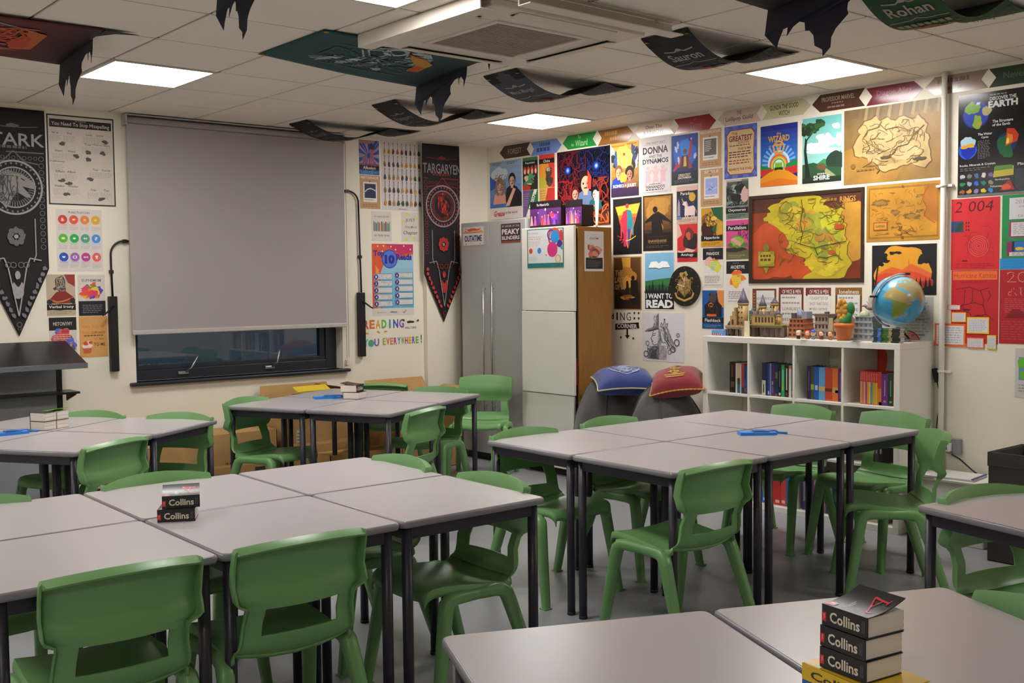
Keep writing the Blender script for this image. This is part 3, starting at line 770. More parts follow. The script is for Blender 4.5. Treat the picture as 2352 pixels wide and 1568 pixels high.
hang('game_poster', 'R', (5.977, 5.677, 1.275, 1.689), 'brown and gold poster of two figures in a shaft of light', 'poster', '967a49', d_last)
def d_want(s):
    s.R(.02, .02, .98, .98, '5a94b8', '78aac6'); s.P([(.02, .5), (.4, .53), (.98, .56), (.98, .3), (.02, .3)], '2f6b3a'); s.P([(.02, .42), (.5, .44), (.98, .4), (.98, .3), (.02, .3)], '24502e')
    for i in range(9): u = .06 + i * .11; s.P([(u - .07, .3), (u + .07, .3), (u, .4 + .06 * (i * 7 % 3))], '14261a')
    s.R(.02, .02, .98, .33, '15151a'); s.P([(.14, .73), (.22, .83), (.4, .84), (.49, .8), (.58, .84), (.76, .83), (.86, .73), (.6, .73), (.5, .71), (.4, .73)], 'dfe0e0'); s.L([(.14, .725), (.4, .725), (.5, .705), (.6, .725), (.86, .725)], .012, '1c1c20')
    s.T('I WANT TO', .5, .245, .9, .09, 'd8d6d2', .03); s.T('READ', .5, .11, .9, .14, 'd8d6d2', .05)
hang('reading_poster', 'R', (5.645, 5.343, 1.276, 1.718), 'sky-blue poster with a flying open book, reading I WANT TO READ', 'poster', 'cfccc8', d_want)
def d_pencil(s):
    lt, md, dk = 'a4a1a5', '77747a', '48454b'
    s.P([(.04, .60), (.12, .655), (.25, .70), (.33, .84), (.375, .975), (.40, .99), (.40, .66), (.30, .645), (.18, .605)], md); s.P([(.27, .72), (.34, .84), (.38, .97), (.33, .72)], lt); s.P([(.06, .605), (.2, .64), (.40, .69), (.40, .66), (.2, .61)], dk)
    s.SCRIB(.28, .68, .4, .95, 16, dk, 3, .006, .05)
    s.L([(.40, .99), (.40, .04)], .008, md)
    s.L([(.27, .64), (.255, .56), (.235, .50), (.205, .455), (.235, .44), (.23, .41), (.245, .385), (.24, .355), (.29, .33), (.36, .35), (.40, .34)], .012, dk)
    s.L([(.26, .525), (.32, .535)], .012, dk); s.L([(.25, .555), (.33, .575)], .012, md); s.P([(.225, .415), (.28, .415), (.25, .395)], dk)
    s.P([(.43, .70), (.46, .80), (.50, .75), (.54, .84), (.57, .76), (.62, .79), (.60, .69)], lt); s.L([(.43, .70), (.46, .80), (.50, .75), (.54, .84), (.57, .76), (.62, .79), (.60, .69)], .01, dk); s.C(.54, .86, .02, dk, 8)
    s.L([(.56, .62), (.585, .54), (.62, .49), (.60, .46), (.61, .42), (.58, .385), (.50, .39), (.46, .43)], .012, dk); s.L([(.50, .53), (.56, .54)], .012, dk); s.L([(.48, .565), (.56, .58)], .012, md); s.P([(.55, .435), (.605, .44), (.57, .415)], dk)
    rd = random.Random(12)
    for k in range(26):
        u, v = rd.uniform(.40, .66), rd.uniform(.62, .74); d = rd.choice((-1, 1)); pts = []
        dx = -.03 if u < .47 else rd.uniform(.12, .30)
        for q in range(9):
            f = q / 8; pts.append((u + dx * f + .025 * math.sin(f * 9 + k), v - f * rd.uniform(.38, .42)))
        s.L(pts, rd.uniform(.012, .024), rd.choice((lt, md, dk)))
    for u, v, r in ((.83, .40, .065), (.74, .26, .06), (.86, .55, .04), (.66, .20, .045), (.13, .36, .05), (.09, .14, .06), (.16, .22, .04)): s.O(u, v, r, .018, dk if r > .05 else md)
    s.P([(.12, .05), (.17, .22), (.27, .31), (.40, .33), (.40, .05)], md); s.P([(.18, .05), (.24, .2), (.34, .24), (.36, .05)], dk); s.P([(.40, .05), (.41, .30), (.47, .34), (.60, .26), (.57, .05)], lt)
    s.SCRIB(.13, .05, .40, .30, 26, dk, 4, .007, .05); s.SCRIB(.41, .06, .58, .32, 12, md, 8, .006, .05)
hang('pencil_drawing', 'R', (5.668, 5.250, 0.889, 1.258), 'grey pencil drawing of two heads, one in a pointed hat, above the beanbags', 'drawing', 'c5c1c6', d_pencil)
def d_wiz(s):
    s.R(0, .3, 1, 1, '2f74c8', '221c78'); s.RAY(.5, .36, .1, .46, 26, '6f9fd0'); s.C(.5, .36, .3, 'b8d2dc'); s.C(.5, .36, .25, '7fb2d8')
    for i, c in enumerate(('c8502c', 'd0903a', 'c8b84a', '4a9a5a', 'd0dce0')): s.C(.5, .33, .25 - .03 * i, c, 30)
    s.P([(0, .36), (.3, .3), (.3, .2), (0, .2)], '1f7a3a'); s.P([(1, .42), (.7, .34), (.66, .2), (1, .2)], '1f7a3a'); s.P([(0, .28), (.4, .28), (.2, .17), (0, .17)], 'b8302c'); s.P([(1, .31), (.64, .28), (.8, .17), (1, .19)], 'b8302c')
    for u in (.42, .46, .5, .54, .58): s.P([(u - .03, .25), (u + .03, .25), (u + .02, .36), (u, .4), (u - .02, .36)], '7aa82c'); s.R(u - .03, .24, u + .03, .3, '173a1c')
    s.P([(0, 0), (1, 0), (1, .12), (.75, .23), (.5, .265), (.25, .23), (0, .14)], 'cf8a24'); s.P([(0, 0), (1, 0), (1, .06), (.5, .12), (0, .06)], 'cf6f24')
    s.T('WIZARD', .5, .77, .58, .1, 'c8923a', .03); s.T('the', .5, .855, .12, .045, 'c8923a'); s.O(.5, .62, .16, .035, 'd08a34'); s.T('Z', .5, .6, .24, .16, 'd08a34', .03); s.T('of', .26, .66, .06, .03, 'c8923a')
hang('musical_poster', 'R', (4.565, 4.267, 2.132, 2.542), 'blue poster with a rainbow over a green city and a golden road', 'poster', '221c78', d_wiz, M_LAMI)
def d_shire(s):
    s.R(.02, .02, .98, .98, '8fc0b8', '62aaa6'); s.SPLAT(.62, .62, .3, .13, ['d8d4d2', 'd2cfce'], 3, 12); s.B(.85, .82, .1, .04, 'd8d4d2', 5); s.B(.92, .62, .1, .09, 'd8d4d2', 6); s.B(.55, .48, .42, .04, 'c9d0cc', 7); s.B(.25, .56, .16, .06, 'd8d4d2', 8)
    s.P([(.4, .3), (.55, .36), (.75, .34), (.98, .46), (.98, .2), (.3, .2)], '2f7f4c'); s.B(.85, .32, .24, .14, '1f3326', 4, .15); s.P([(.02, .3), (.3, .32), (.6, .25), (.98, .22), (.98, .02), (.02, .02)], '25492c'); s.P([(.55, .25), (.7, .18), (.95, .05), (.7, .05), (.6, .14)], '8a8f66'); s.B(.5, .25, .12, .05, '5c4a2c', 5)
    s.P([(.08, .02), (.26, .02), (.18, .25), (.12, .5), (.14, .66), (.09, .7), (.06, .5), (.09, .25)], '14201c'); s.L([(.1, .64), (.3, .78), (.5, .84)], .03, '16261c'); s.SPLAT(.16, .82, .24, .14, ['1f4024', '2f5a2c', '18301c'], 11, 18); s.SPLAT(.44, .86, .16, .1, ['1f4024', '2f5a2c'], 14, 10)
    s.R(.02, .02, .98, .1, '14221a', '1c3020'); s.G(.4, .13, .62, .155, 1, 'c8c4bc', 3, .7); s.T('SHIRE', .5, .09, .4, .07, 'd8d2c6', .03)
hang('travel_poster', 'R', (4.234, 3.928, 2.119, 2.562), 'turquoise travel poster with a dark tree and white clouds', 'poster', 'cfccc8', d_shire)
def coast(s, u, v, ru, rv, c, edge, seed, rough, n=70):
    s.B(u, v, ru * 1.03, rv * 1.04, edge, seed, rough, n); s.B(u, v, ru, rv, c, seed, rough, n)
def d_sky(s):
    s.R(0, 0, 1, 1, '8f6c33', '6f5a38'); s.B(.2, .2, .4, .3, '9c7434', 4); s.B(.85, .4, .25, .5, '8a6a3a', 5)
    for i in range(14): u = .15 + i * .06; s.P([(u, .84), (u + .02, 1), (u + .05, 1), (u + .03, .82)], '94805a' if i % 2 else '75613e')
    q = [(.12, .38), (.10, .5), (.14, .6), (.18, .66), (.15, .72), (.22, .82), (.34, .88), (.38, .8), (.46, .84), (.54, .78), (.62, .83), (.7, .78), (.76, .82), (.82, .74), (.85, .68), (.83, .58), (.87, .5), (.86, .42), (.88, .33), (.89, .22), (.83, .14), (.76, .17), (.7, .22), (.62, .2), (.55, .16), (.44, .13), (.38, .17), (.34, .25), (.28, .34), (.2, .36)]
    rd = random.Random(5); jag = []
    for (a, b), (c, d) in zip(q, q[1:] + q[:1]):
        jag += [(a, b), ((a + c) / 2 + rd.uniform(-.012, .012), (b + d) / 2 + rd.uniform(-.018, .018))]
    s.P([(.49 + (u - .49) * 1.03, .5 + (v - .5) * 1.04) for u, v in jag], '5e4626'); s.P(jag, 'ad9562'); s.SPLAT(.5, .5, .28, .26, ['b49c6a', 'a58d5c', 'b8a272', '9c8454'], 3, 18)
    s.SCRIB(.2, .22, .82, .78, 70, '6a5534', 6, .005, .03)
    for p in ([(.22, .62), (.26, .7), (.36, .72), (.4, .8)], [(.44, .3), (.52, .36), (.56, .44), (.66, .46), (.72, .58), (.82, .68)], [(.24, .4), (.28, .46), (.24, .56)], [(.38, .76), (.44, .68), (.56, .7), (.7, .62)]): s.L(p, .008, '6a4f28')
    s.B(.44, .32, .05, .02, '4f3f26', 3, .5); s.B(.78, .26, .06, .025, '4f3f26', 4, .5); s.C(.1, .24, .025, '7a5a28', 8); s.G(.14, .16, .34, .2, 1, '7a5a2c', 3); s.L([(.34, .2), (.38, .16), (.35, .12)], .01, '6a4a24')
hang('parchment_map', 'R', (3.916, 3.249, 2.096, 2.566), 'large brown parchment map of a mountainous land, beside the white pipe', 'map', '8f6c33', d_sky, M_AGED)
def d_rings(s):
    s.R(0, 0, 1, 1, '7a2c14', '4a2a1c'); s.R(.02, .1, .5, .8, 'b04a1f', '8a3a1c'); s.B(.22, .35, .24, .35, 'b84a22', 3); s.R(.8, .3, .97, .75, 'a8742a', 'b07c30'); s.B(.9, .55, .14, .3, 'b8862f', 6); s.B(.55, .12, .2, .12, 'b8481f', 5)
    q = [(.48, .03), (.57, .12), (.5, .28), (.44, .3), (.34, .36), (.38, .44), (.32, .56), (.24, .64), (.18, .68), (.13, .74), (.2, .8), (.17, .85), (.28, .9), (.36, .95), (.48, .98), (.6, .95), (.7, .9), (.66, .84), (.74, .8), (.84, .78), (.8, .7), (.86, .62), (.84, .5), (.88, .44), (.86, .3), (.9, .2), (.84, .06), (.7, .03)]
    rd = random.Random(8); jag = []
    for (a, b), (c, d) in zip(q, q[1:] + q[:1]):
        jag += [(a, b), (a + (c - a) * .33 + rd.uniform(-.014, .014), b + (d - b) * .33 + rd.uniform(-.016, .016)), (a + (c - a) * .66 + rd.uniform(-.014, .014), b + (d - b) * .66 + rd.uniform(-.016, .016))]
    s.P([(.52 + (u - .52) * 1.02, .5 + (v - .5) * 1.02) for u, v in jag], '5a3a14'); s.P(jag, 'b8a524')
    s.SPLAT(.5, .72, .24, .2, ['c4b42c', 'a8982a', '8f9030', 'b88c2c'], 2, 16); s.SPLAT(.68, .5, .16, .24, ['9aa02c', 'b8b42c', 'a87a2a', '8a8a34'], 5, 16); s.SPLAT(.66, .16, .18, .1, ['c2ac24', 'b8a224', 'cdb92f'], 6, 10); s.SPLAT(.45, .5, .1, .14, ['c4b42c', 'b8a828'], 9, 8)
    s.SCRIB(.28, .2, .84, .92, 90, '6e5c1c', 4, .004, .025)
    for p in ([(.48, .92), (.49, .8), (.47, .66), (.49, .54), (.47, .44)], [(.62, .3), (.6, .38), (.66, .4), (.86, .44)], [(.63, .28), (.7, .27), (.78, .3)], [(.45, .44), (.54, .4), (.6, .38)]): s.L(p, .006, '3a3210')
    s.B(.8, .6, .04, .03, 'b04a22', 3); s.B(.74, .33, .03, .02, 'b04a22', 4)
    s.R(.09, .19, .24, .36, '8f8a28'); s.B(.165, .28, .07, .08, 'a89f2c', 3); s.C(.165, .4, .03, '7a7a22', 8); s.P([(.14, .18), (.19, .18), (.165, .1)], '8f8a28'); s.G(.11, .24, .22, .33, 2, '6a2f18', 4, .6)
    s.T('RINGS', .87, .89, .13, .06, 'b8883a', .02); s.G(.7, .87, .8, .91, 1, '8a602c', 3, .7)
    for r in ((0, 0, 1, .045), (0, .96, 1, 1), (0, 0, .035, 1), (.975, 0, 1, 1)): s.R(*r, '33200f')
hang('fantasy_map', 'R', (4.659, 3.766, 1.474, 2.075), 'big red and yellow fantasy map in the middle of the right wall', 'map', '7a2c14', d_rings, M_AGED)
def d_narn(s):
    s.R(0, 0, 1, 1, 'b07d24', 'a87c30'); s.R(.03, .05, .97, .95, '8f6620'); s.R(.05, .08, .95, .92, 'b98328'); s.P([(.78, .92), (.95, .92), (.95, .3), (.85, .35), (.78, .42), (.82, .55), (.76, .7), (.79, .82)], 'a86a24'); s.L([(.84, .92), (.79, .82), (.76, .7), (.82, .55), (.78, .42), (.86, .34), (.93, .28)], .012, 'a8471f')
    for u, v, a, b in ((.2, .68, .12, .06), (.4, .5, .06, .05), (.62, .42, .1, .06), (.72, .76, .04, .03), (.5, .66, .03, .015), (.72, .5, .04, .03), (.45, .3, .04, .015), (.36, .84, .05, .01)): s.B(u, v, a, b, '7a5a2c', int(u * 77), .6); s.B(u, v, a * .7, b * .6, '9a7030', int(u * 37), .6)
    s.SCRIB(.08, .12, .78, .88, 60, '7a5626', 6, .004, .02); s.R(.1, .2, .3, .34, 'a8471f'); s.R(.115, .215, .285, .325, 'c08c34'); s.T('NARNIA', .2, .27, .13, .05, '5a3a1c', .01); s.C(.5, .94, .015, '6a4a1c', 8); s.C(.5, .06, .02, '6a4a1c', 8); s.SCRIB(.35, .1, .75, .25, 14, '5a4020', 9, .006, .03)
hang('parchment_map', 'R', (3.752, 3.258, 1.727, 2.079), 'ochre parchment map with a patterned border, right of the red and yellow map', 'map', 'b07d24', d_narn, M_AGED)
def d_sun(s):
    s.R(.0, .0, 1, 1, '17151a'); s.B(.48, .5, .46, .44, 'c88a24', 6, .18, 50); s.P([(.06, .4), (.2, .5), (.32, .56), (.48, .5), (.62, .62), (.78, .52), (.93, .42), (.9, .2), (.1, .2)], 'c8582a'); s.P([(.05, .36), (.2, .44), (.4, .42), (.55, .48), (.72, .44), (.94, .3), (.88, .15), (.1, .15)], 'c04326'); s.P([(.04, .26), (.3, .3), (.6, .24), (.95, .3), (.95, 0), (.04, 0)], '9a2c20'); s.P([(0, .2), (.3, .14), (.5, .18), (.75, .12), (1, .2), (1, 0), (0, 0)], '17151a')
    for u in (.7, .76, .84, .9): s.P([(u - .03, .1), (u + .03, .1), (u, .36)], '17151a')
    s.SPLAT(.16, .7, .14, .12, ['17151a'], 5, 12); s.SPLAT(.84, .72, .15, .16, ['17151a'], 9, 16); s.SPLAT(.36, .84, .1, .05, ['17151a'], 11, 7); s.L([(.06, .2), (.1, .6), (.2, .74)], .02, '17151a'); s.P([(.58, .74), (.6, .58), (.57, .58)], 'b87420')
hang('forest_poster', 'R', (3.711, 3.281, 1.395, 1.704), 'black poster with an orange sunset forest clearing, partly behind the globe', 'poster', 'cfccc8', d_sun)
def d_info(s):
    s.G(.04, .1, .96, .95, 26, '88857f', 3, .35); s.C(.62, .5, .2, '7a3a3a', 30); s.C(.62, .5, .185, 'b86a5c', 30); s.R(.2, .2, .6, .8, 'a8a49c'); s.P([(.55, .32), (.62, .32), (.62, .68), (.55, .68)], '8aa27a')
    for v in (.88, .76, .6, .44): s.T('growth', .78, v, .2, .03, '4a4744')
    s.B(.15, .32, .16, .2, 'c8402c', 4, .1); s.P([(.0, .1), (.02, .6), (.1, .6), (.08, .1)], '5a9a3c')
hang('information_sheet', 'R', (3.735, 3.300, .80, 1.385), 'grey printed sheet with a dark red half circle, low behind the globe', 'poster', 'a8a49c', d_info)
def mice(title, lines, hd='6b2e28', side=None):
    def f(s):
        if side: s.R(0, 0, .17, 1, side); s.G(.04, .2, .13, .9, 9, 'a87a5c', 3)
        else: s.R(0, .8, 1, 1, hd); s.T(title, .52, .9, .74, .1, 'd8cfc6', .005)
        s.R(.08 if not side else .17, .02, .93 if hd else 1, .83 if not side else .95, 'c9c6c2')
        for i, t in enumerate(lines):
            if t: s.T(t, .52, .74 - i * .135, .72, .072, '6e6a68', .004)
            else: s.G(.14, .71 - i * .135, .9, .79 - i * .135, 1, '8a8684', i, .5)
    return f
hang('quotation_sheet', 'R', (4.631, 4.434, 1.175, 1.437), 'quotation sheet with a brown side strip, behind the castle towers', 'poster', '6b3a22', mice('', ['NOUR EVERYBODY', 'IN THE WHOLE', 'DAMN WORLD IS', 'SCARED', '', ''], side='6b3a22'))
hang('quotation_sheet', 'R', (4.413, 4.216, 1.175, 1.443), 'brown-edged quotation sheet right of the castle', 'poster', '5c2f24', mice('OF MICE & MEN', ['', '', 'LONELIEST', '', 'BELONG', '']))
hang('quotation_sheet', 'R', (4.198, 4.005, 1.175, 1.442), 'white quotation sheet with a brown heading and large capitals', 'poster', 'c9c6c2', mice('OF MICE & MEN', ['I OUGHT TO OF', 'SHOT THAT DOG', 'MYSELF, GEORGE.', "I SHOULDN'T", 'OUGHT TO OF LET', 'NO STRANGER']))
hang('quotation_sheet', 'R', (3.973, 3.781, 1.175, 1.442), 'quotation sheet with a golden brown heading, behind the potted sunflower', 'poster', '5c3a24', mice('loneliness', ['', '', 'ALONE', '', '', ''], '7a5624'))
def d_earth(s):
    s.C(.25, .8, .19, '23307c', 30); s.C(.25, .8, .175, '2c3f9a', 30); s.B(.2, .86, .1, .06, '6f9a3c', 4, .5); s.B(.27, .72, .07, .06, '7a9a34', 6, .4); s.B(.3, .7, .03, .02, 'a88a3c', 3); s.B(.4, .82, .06, .05, 'a8a070', 8); s.B(.28, .9, .03, .012, 'c8ccd0', 2)
    s.T('DISCOVER THE', .62, .93, .36, .035, 'c2c0be', .03); s.T('EARTH', .62, .875, .4, .065, 'cfccca', .05); s.G(.44, .955, .7, .975, 1, '8a8886', 3, .6)
    s.T('The Structure', .62, .71, .28, .028, 'c2c0be', .02); s.T('of the Earth', .6, .675, .24, .026, 'c2c0be', .02)
    s.C(.11 + .03, .46, .13, '2a50b8', 30); s.P([(.03, .49), (.26, .5), (.24, .42), (.14, .36), (.06, .41)], '1c2c9a'); s.B(.14, .53, .1, .06, '9ab8c4', 3); s.B(.09, .49, .05, .02, 'c8902c', 4); s.B(.18, .5, .06, .02, 'c8982c', 5)
    s.T('The Water', .38, .6, .2, .024, 'c2c0be', .02); s.T('Cycle', .38, .565, .1, .024, 'c2c0be', .02); s.G(.28, .36, .46, .54, 12, '6a6866', 4, .4)
    s.C(.68, .49, .14, '16305a', 30); s.B(.66, .46, .11, .1, '1c5a34', 5, .4); s.P([(.66, .46), (.82, .5), (.84, .56), (.78, .62), (.68, .63)], 'b83a22'); s.P([(.67, .47), (.76, .5), (.76, .56), (.69, .58)], 'c8782c'); s.P([(.67, .48), (.71, .49), (.71, .53), (.68, .54)], 'd8c04a')
    s.T('Rocks, Minerals & Crystals', .28, .305, .5, .026, 'c2c0be', .02); s.G(.04, .25, .46, .285, 2, '6a6866', 4, .4)
    for i, c in enumerate('a8a8ac 6a6a66 4a5a9a b8b4b0 6a4a8a 1f7a44 8a96a8 2a5ab8 1f6a64 7a7460 8a5a30 c88a3a 7a74a0 c8b02c 2a7ac0'.split()):
        s.B(.07 + .1 * (i % 5), .2 - .075 * (i // 5), .035, .022, c, i + 3, .5, 12); s.G(.04 + .1 * (i % 5), .17 - .075 * (i // 5), .1 + .1 * (i % 5), .18 - .075 * (i // 5), 1, '5a5856', i)
    s.P([(.5, .17), (.78, .18), (.78, .27), (.52, .27)], 'a89a2c'); s.P([(.51, .23), (.77, .24), (.75, .28), (.53, .28)], '4f7a2c'); s.T('Earthquakes', .63, .145, .2, .02, 'b8b6b4', .02); s.T('Volcanoes', .54, .085, .16, .02, 'b8b6b4', .02); s.P([(.6, .04), (.8, .04), (.74, .13), (.7, .13)], '8a2a1c'); s.B(.68, .07, .06, .03, 'c8402c', 3)
    s.R(.8, .0, 1, .24, '243038'); s.T('Plate', .9, .28, .14, .025, 'c2c0be', .02); s.R(0, 0, 1, .02, '6a666a')
hang('earth_science_poster', 'R', (3.157, 2.735, 1.967, 2.556), 'black earth science poster with planets, upper right corner', 'poster', '1a181b', d_earth, M_LAMI)
def d_2004(s):
    s.T('2 004', .47, .885, .8, .15, '4a1418', -.004, .15); s.R(.0, .53, .26, .69, '33406c'); s.P([(.08, .54), (.26, .55), (.25, .67), (.14, .66)], '24402c')
    for i in range(6): s.B(.32 + .05 * (i % 2), .66 - .05 * (i // 2), .015, .015, '38141a', i, .5, 8)
    for r in (.05, .09, .13, .17, .21): s.O(.58, .33, r, .008, 'd0685f', 26)
    s.R(.24, .12, .35, .135, '2a1014'); s.SCRIB(.2, .2, .9, .6, 12, '8c1a20', 4, .005, .05); s.G(.1, .02, .9, .1, 3, '9a1a22', 5, .3)
hang('project_poster', 'R', (3.193, 2.905, 1.542, 1.957), 'bright red project sheet headed 2004 with a white spiral', 'poster', 'c2262c', d_2004)
def d_katr(s):
    s.R(.03, .87, .97, .99, 'd8622c'); s.T('Hurricane Katrina', .5, .93, .88, .07, '9a3c1c', -.004, .1)
    for p in ([(.1, .74), (.4, .77), (.6, .72), (.8, .76)], [(.3, .74), (.28, .55), (.2, .5)], [(.46, .76), (.46, .58), (.4, .56)], [(.62, .73), (.7, .6), (.68, .5)], [(.24, .52), (.5, .56), (.7, .52), (.74, .4)], [(.24, .52), (.3, .44), (.4, .42), (.44, .36), (.6, .38), (.76, .4), (.9, .33)], [(.8, .72), (.84, .66), (.78, .58)]): s.L(p, .014, '561418')
    s.B(.33, .46, .07, .02, '561418', 3, .7); s.B(.6, .38, .08, .012, '561418', 4, .7); s.G(.2, .82, .8, .86, 1, '8c1a20', 3)
hang('project_poster', 'R', (3.188, 2.906, 1.113, 1.539), 'red project sheet with a pen-drawn coastline map and orange heading strip', 'poster', 'b21f28', d_katr)
def note(nm, rect, bc, label, seed):
    hang('note_card', 'R', rect, label, 'note', bc, lambda s: (s.R(.06, .09, .94, .91, 'c6c2c6'), s.G(.1, .13, .9, .87, 7 if rect[3] - rect[2] > .05 else 2, '9a969c', seed, .35)), plane=XW - .0035, group='handwritten notes on the lower red sheet')
note('a', (3.208, 3.129, 1.308, 1.337), 'd8622c', 'tiny white strip with an orange edge beside the pipe', 2)
note('b', (3.182, 3.094, 1.236, 1.293), 'd8a62c', 'small yellow-edged note just below the tiny strip', 3)
note('c', (3.089, 2.956, 1.171, 1.267), 'd8b42c', 'largest yellow-edged note, on the red sheet', 4)
note('d', (3.287, 3.096, 1.091, 1.226), 'd8622c', 'large orange-edged note crossed by the white pipe', 5)
note('e', (3.089, 2.985, 1.086, 1.147), 'd8622c', 'small orange-edged note under the largest yellow one', 6)
note('f', (2.967, 2.914, 1.084, 1.164), 'd8b42c', 'upright narrow yellow-edged note at the lower right', 7)
def d_green(s):
    s.R(.14, .45, 1, .93, 'c2bfc2'); s.T('2011 Tohoku', .6, .84, .7, .09, '8a8890', -.004, .1); s.T('earthquake', .62, .73, .6, .07, '8a8890', -.004, .1); s.T('tsunami', .55, .53, .5, .07, '8a8890', -.004, .1)
    s.R(.14, .4, 1, .04, '8f2f62'); s.R(.18, .07, 1, .38, 'c2bfc2'); s.G(.22, .1, .95, .36, 6, '8a878c', 3, .3)
hang('project_poster', 'R', (2.891, 2.600, 1.710, 1.961), 'green-backed project sheet with a white handwritten title card', 'poster', '1f7f44', d_green)
hang('project_poster', 'R', (2.891, 2.600, 1.604, 1.709), 'green-backed strip with a small blue map picture', 'poster', '1f7f44', lambda s: (s.R(.1, .1, 1, .9, '7f2a56'), s.R(.2, .35, .8, .9, '24262c'), s.R(.25, .35, .75, .88, '2a62b0'), s.B(.35, .5, .08, .1, 'c2b03a', 3), s.B(.65, .75, .08, .1, 'c2b03a', 4), s.R(.15, .12, .85, .32, 'c2bfc2'), s.G(.2, .14, .8, .3, 2, '7a787c', 3)))
hang('project_poster', 'R', (2.900, 2.600, 1.542, 1.603), 'plain bright blue paper strip above the dark red sheet', 'poster', '1f80c0', lambda s: s.G(.05, .1, .9, .9, 3, '2a74b0', 4, .3))
def d_201(s):
    s.T('2011', .5, .9, .72, .14, 'c8a07c', .0); s.T('2011', .5, .9, .69, .125, 'a31c26', -.01); s.G(.1, .42, .6, .62, 8, 'b85a58', 3, .25); s.G(.05, .05, .9, .32, 8, 'b04a4c', 4, .2)
    for u in (.2, .3, .4): s.SCRIB(u - .03, .66, u + .03, .76, 3, 'c87a74', int(u * 50), .008, .04)
    s.P([(.1, .34), (.25, .47), (.4, .46), (.55, .36)], '7a141c'); s.C(.85, .36, .2, 'c88a84', 24); s.C(.85, .36, .19, 'a31c26', 24)
hang('project_poster', 'R', (2.900, 2.600, 1.119, 1.539), 'dark red project sheet headed 2011 at the right edge', 'poster', 'a31c26', d_201)
hang('coloured_map', 'R', (2.805, 2.600, .817, 1.096), 'white sheet with a green and blue hand-coloured map, lower right', 'map', 'b8b5b2', lambda s: (s.R(.1, .35, .9, .82, '5a86a8'), s.B(.2, .7, .12, .12, '5fa82c', 3, .4), s.B(.25, .45, .14, .09, '5fa82c', 5, .4), s.R(.5, .35, .9, .82, '8f6a52'), s.G(.1, .1, .8, .28, 3, '8a8886', 4)))

# --- window wall
def d_missp(s):
    s.R(0, 0, 1, 1, '2a2a26'); s.R(.02, .015, .98, .985, 'bdb4ab'); s.R(.04, .86, .96, .95, '1e1c1b'); s.T('You Need To Stop Misspelling', .5, .895, .86, .055, 'b8b0a6', .01); s.T('10 Words', .5, .94, .16, .022, '8a847c')
    rd = random.Random(4)
    for (u, v, t) in ((.12, .8, "It's"), (.33, .8, 'Its'), (.62, .8, 'Lose'), (.78, .8, 'Loose'), (.6, .69, 'Their'), (.74, .69, "They're"), (.88, .69, 'There'), (.16, .6, 'Weird'), (.35, .6, 'Wierd'), (.14, .48, 'Definitely'), (.18, .37, 'Effect'), (.34, .37, 'Affect'), (.7, .41, 'Your'), (.86, .41, "You're"), (.16, .21, 'Weather'), (.36, .21, 'Whether'), (.66, .18, 'Then'), (.86, .18, 'Than')):
        s.T(t, u, v, .022 * len(t), .025, '5a5652'); s.G(u - .09, v - .1, u + .09, v - .025, 5, '948e86', int(u * 97 + v * 31), .3)
    for u, v in ((.22, .68), (.42, .55), (.2, .27), (.3, .24), (.62, .3), (.78, .08), (.6, .52), (.86, .73), (.26, .12), (.6, .6), (.82, .6)): s.B(u, v, .045, .022, '4a4845', int(u * 71), .7, 14)
hang('spelling_poster', 'W', (2.315, 2.764, 2.054, 2.659), 'black-framed cream spelling poster above the punctuation chart', 'poster', '2a2a26', d_missp)
def d_punct(s):
    s.T('PUNCTUATION', .5, .945, .46, .035, '5a544e')
    for i, (c, t) in enumerate(zip('c23a38 cc5238 cc7a3c cc9a2c 5aa83a 2a9a4a 45907c 4a80c8 2248a8 8a5aa0 a83a7a cc5a58'.split(), ['&', ',', ':', ';', '-', '.', '"', '?', "'", '()', '...', '!'])):
        u, v = .14 + .24 * (i % 4), .83 - .3 * (i // 4)
        s.C(u, v, .1, c, 22); s.T(t, u, v, .07 if len(t) < 2 else .1, .055 if t in '&?!()' else .03, 'd8cfc6', .02); a = hx(c); s.R(u - .09, v - .1, u + .09, v - .07, tuple(.5 * x + .35 for x in a)); s.G(u - .1, v - .17, u + .1, v - .11, 3, 'a09a94', i, .35)
hang('punctuation_chart', 'W', (2.357, 2.663, 1.604, 2.027), 'white chart of twelve coloured punctuation circles', 'poster', 'c4bdb8', d_punct)
def d_verb(s):
    s.R(0, 0, 1, 1, 'a89882'); s.P([(.62, 1), (1, 1), (1, .7), (.75, .8)], '8a2f2a'); s.B(.5, .76, .2, .2, '4a443e', 5, .3); s.P([(.22, .66), (.4, .74), (.42, .64), (.28, .62)], '38322e'); s.SCRIB(.35, .6, .68, .95, 20, 'a39684', 3, .015, .06); s.P([(.05, .36), (.35, .58), (.65, .6), (.95, .44), (.98, .3), (.05, .3)], '7a2420'); s.L([(.08, .4), (.35, .33), (.6, .36), (.93, .44)], .04, 'b8763a'); s.B(.1, .34, .1, .06, '2a2624', 4); s.B(.9, .36, .1, .07, '2a2624', 5)
    torn('Verbal Irony', .21, w=.86)(s); s.G(.1, .03, .9, .12, 2, '8a7a68', 4)
hang('word_poster', 'W', (2.279, 2.468, 1.303, 1.583), 'beige word sheet of a zebra in a red cloak', 'poster', 'a89882', d_verb)
def d_euph(s):
    s.R(0, 0, 1, .36, '1c1b1e'); s.T('EUPHEMISM', .5, .86, .7, .07, '5a5652', .01); s.SPLAT(.5, .55, .45, .22, ['c8503a', 'c83a5a', 'd0a02c', '3a8a4a', '5a3a9a', 'c87a2c', 'c23a7a', 'd0b03a'], 8, 26); s.G(.14, .06, .9, .28, 5, '77737a', 3, .35)
hang('word_poster', 'W', (2.488, 2.671, 1.298, 1.581), 'white and black sheet with a rainbow paint splash, right of the zebra', 'poster', 'bdb6ae', d_euph)
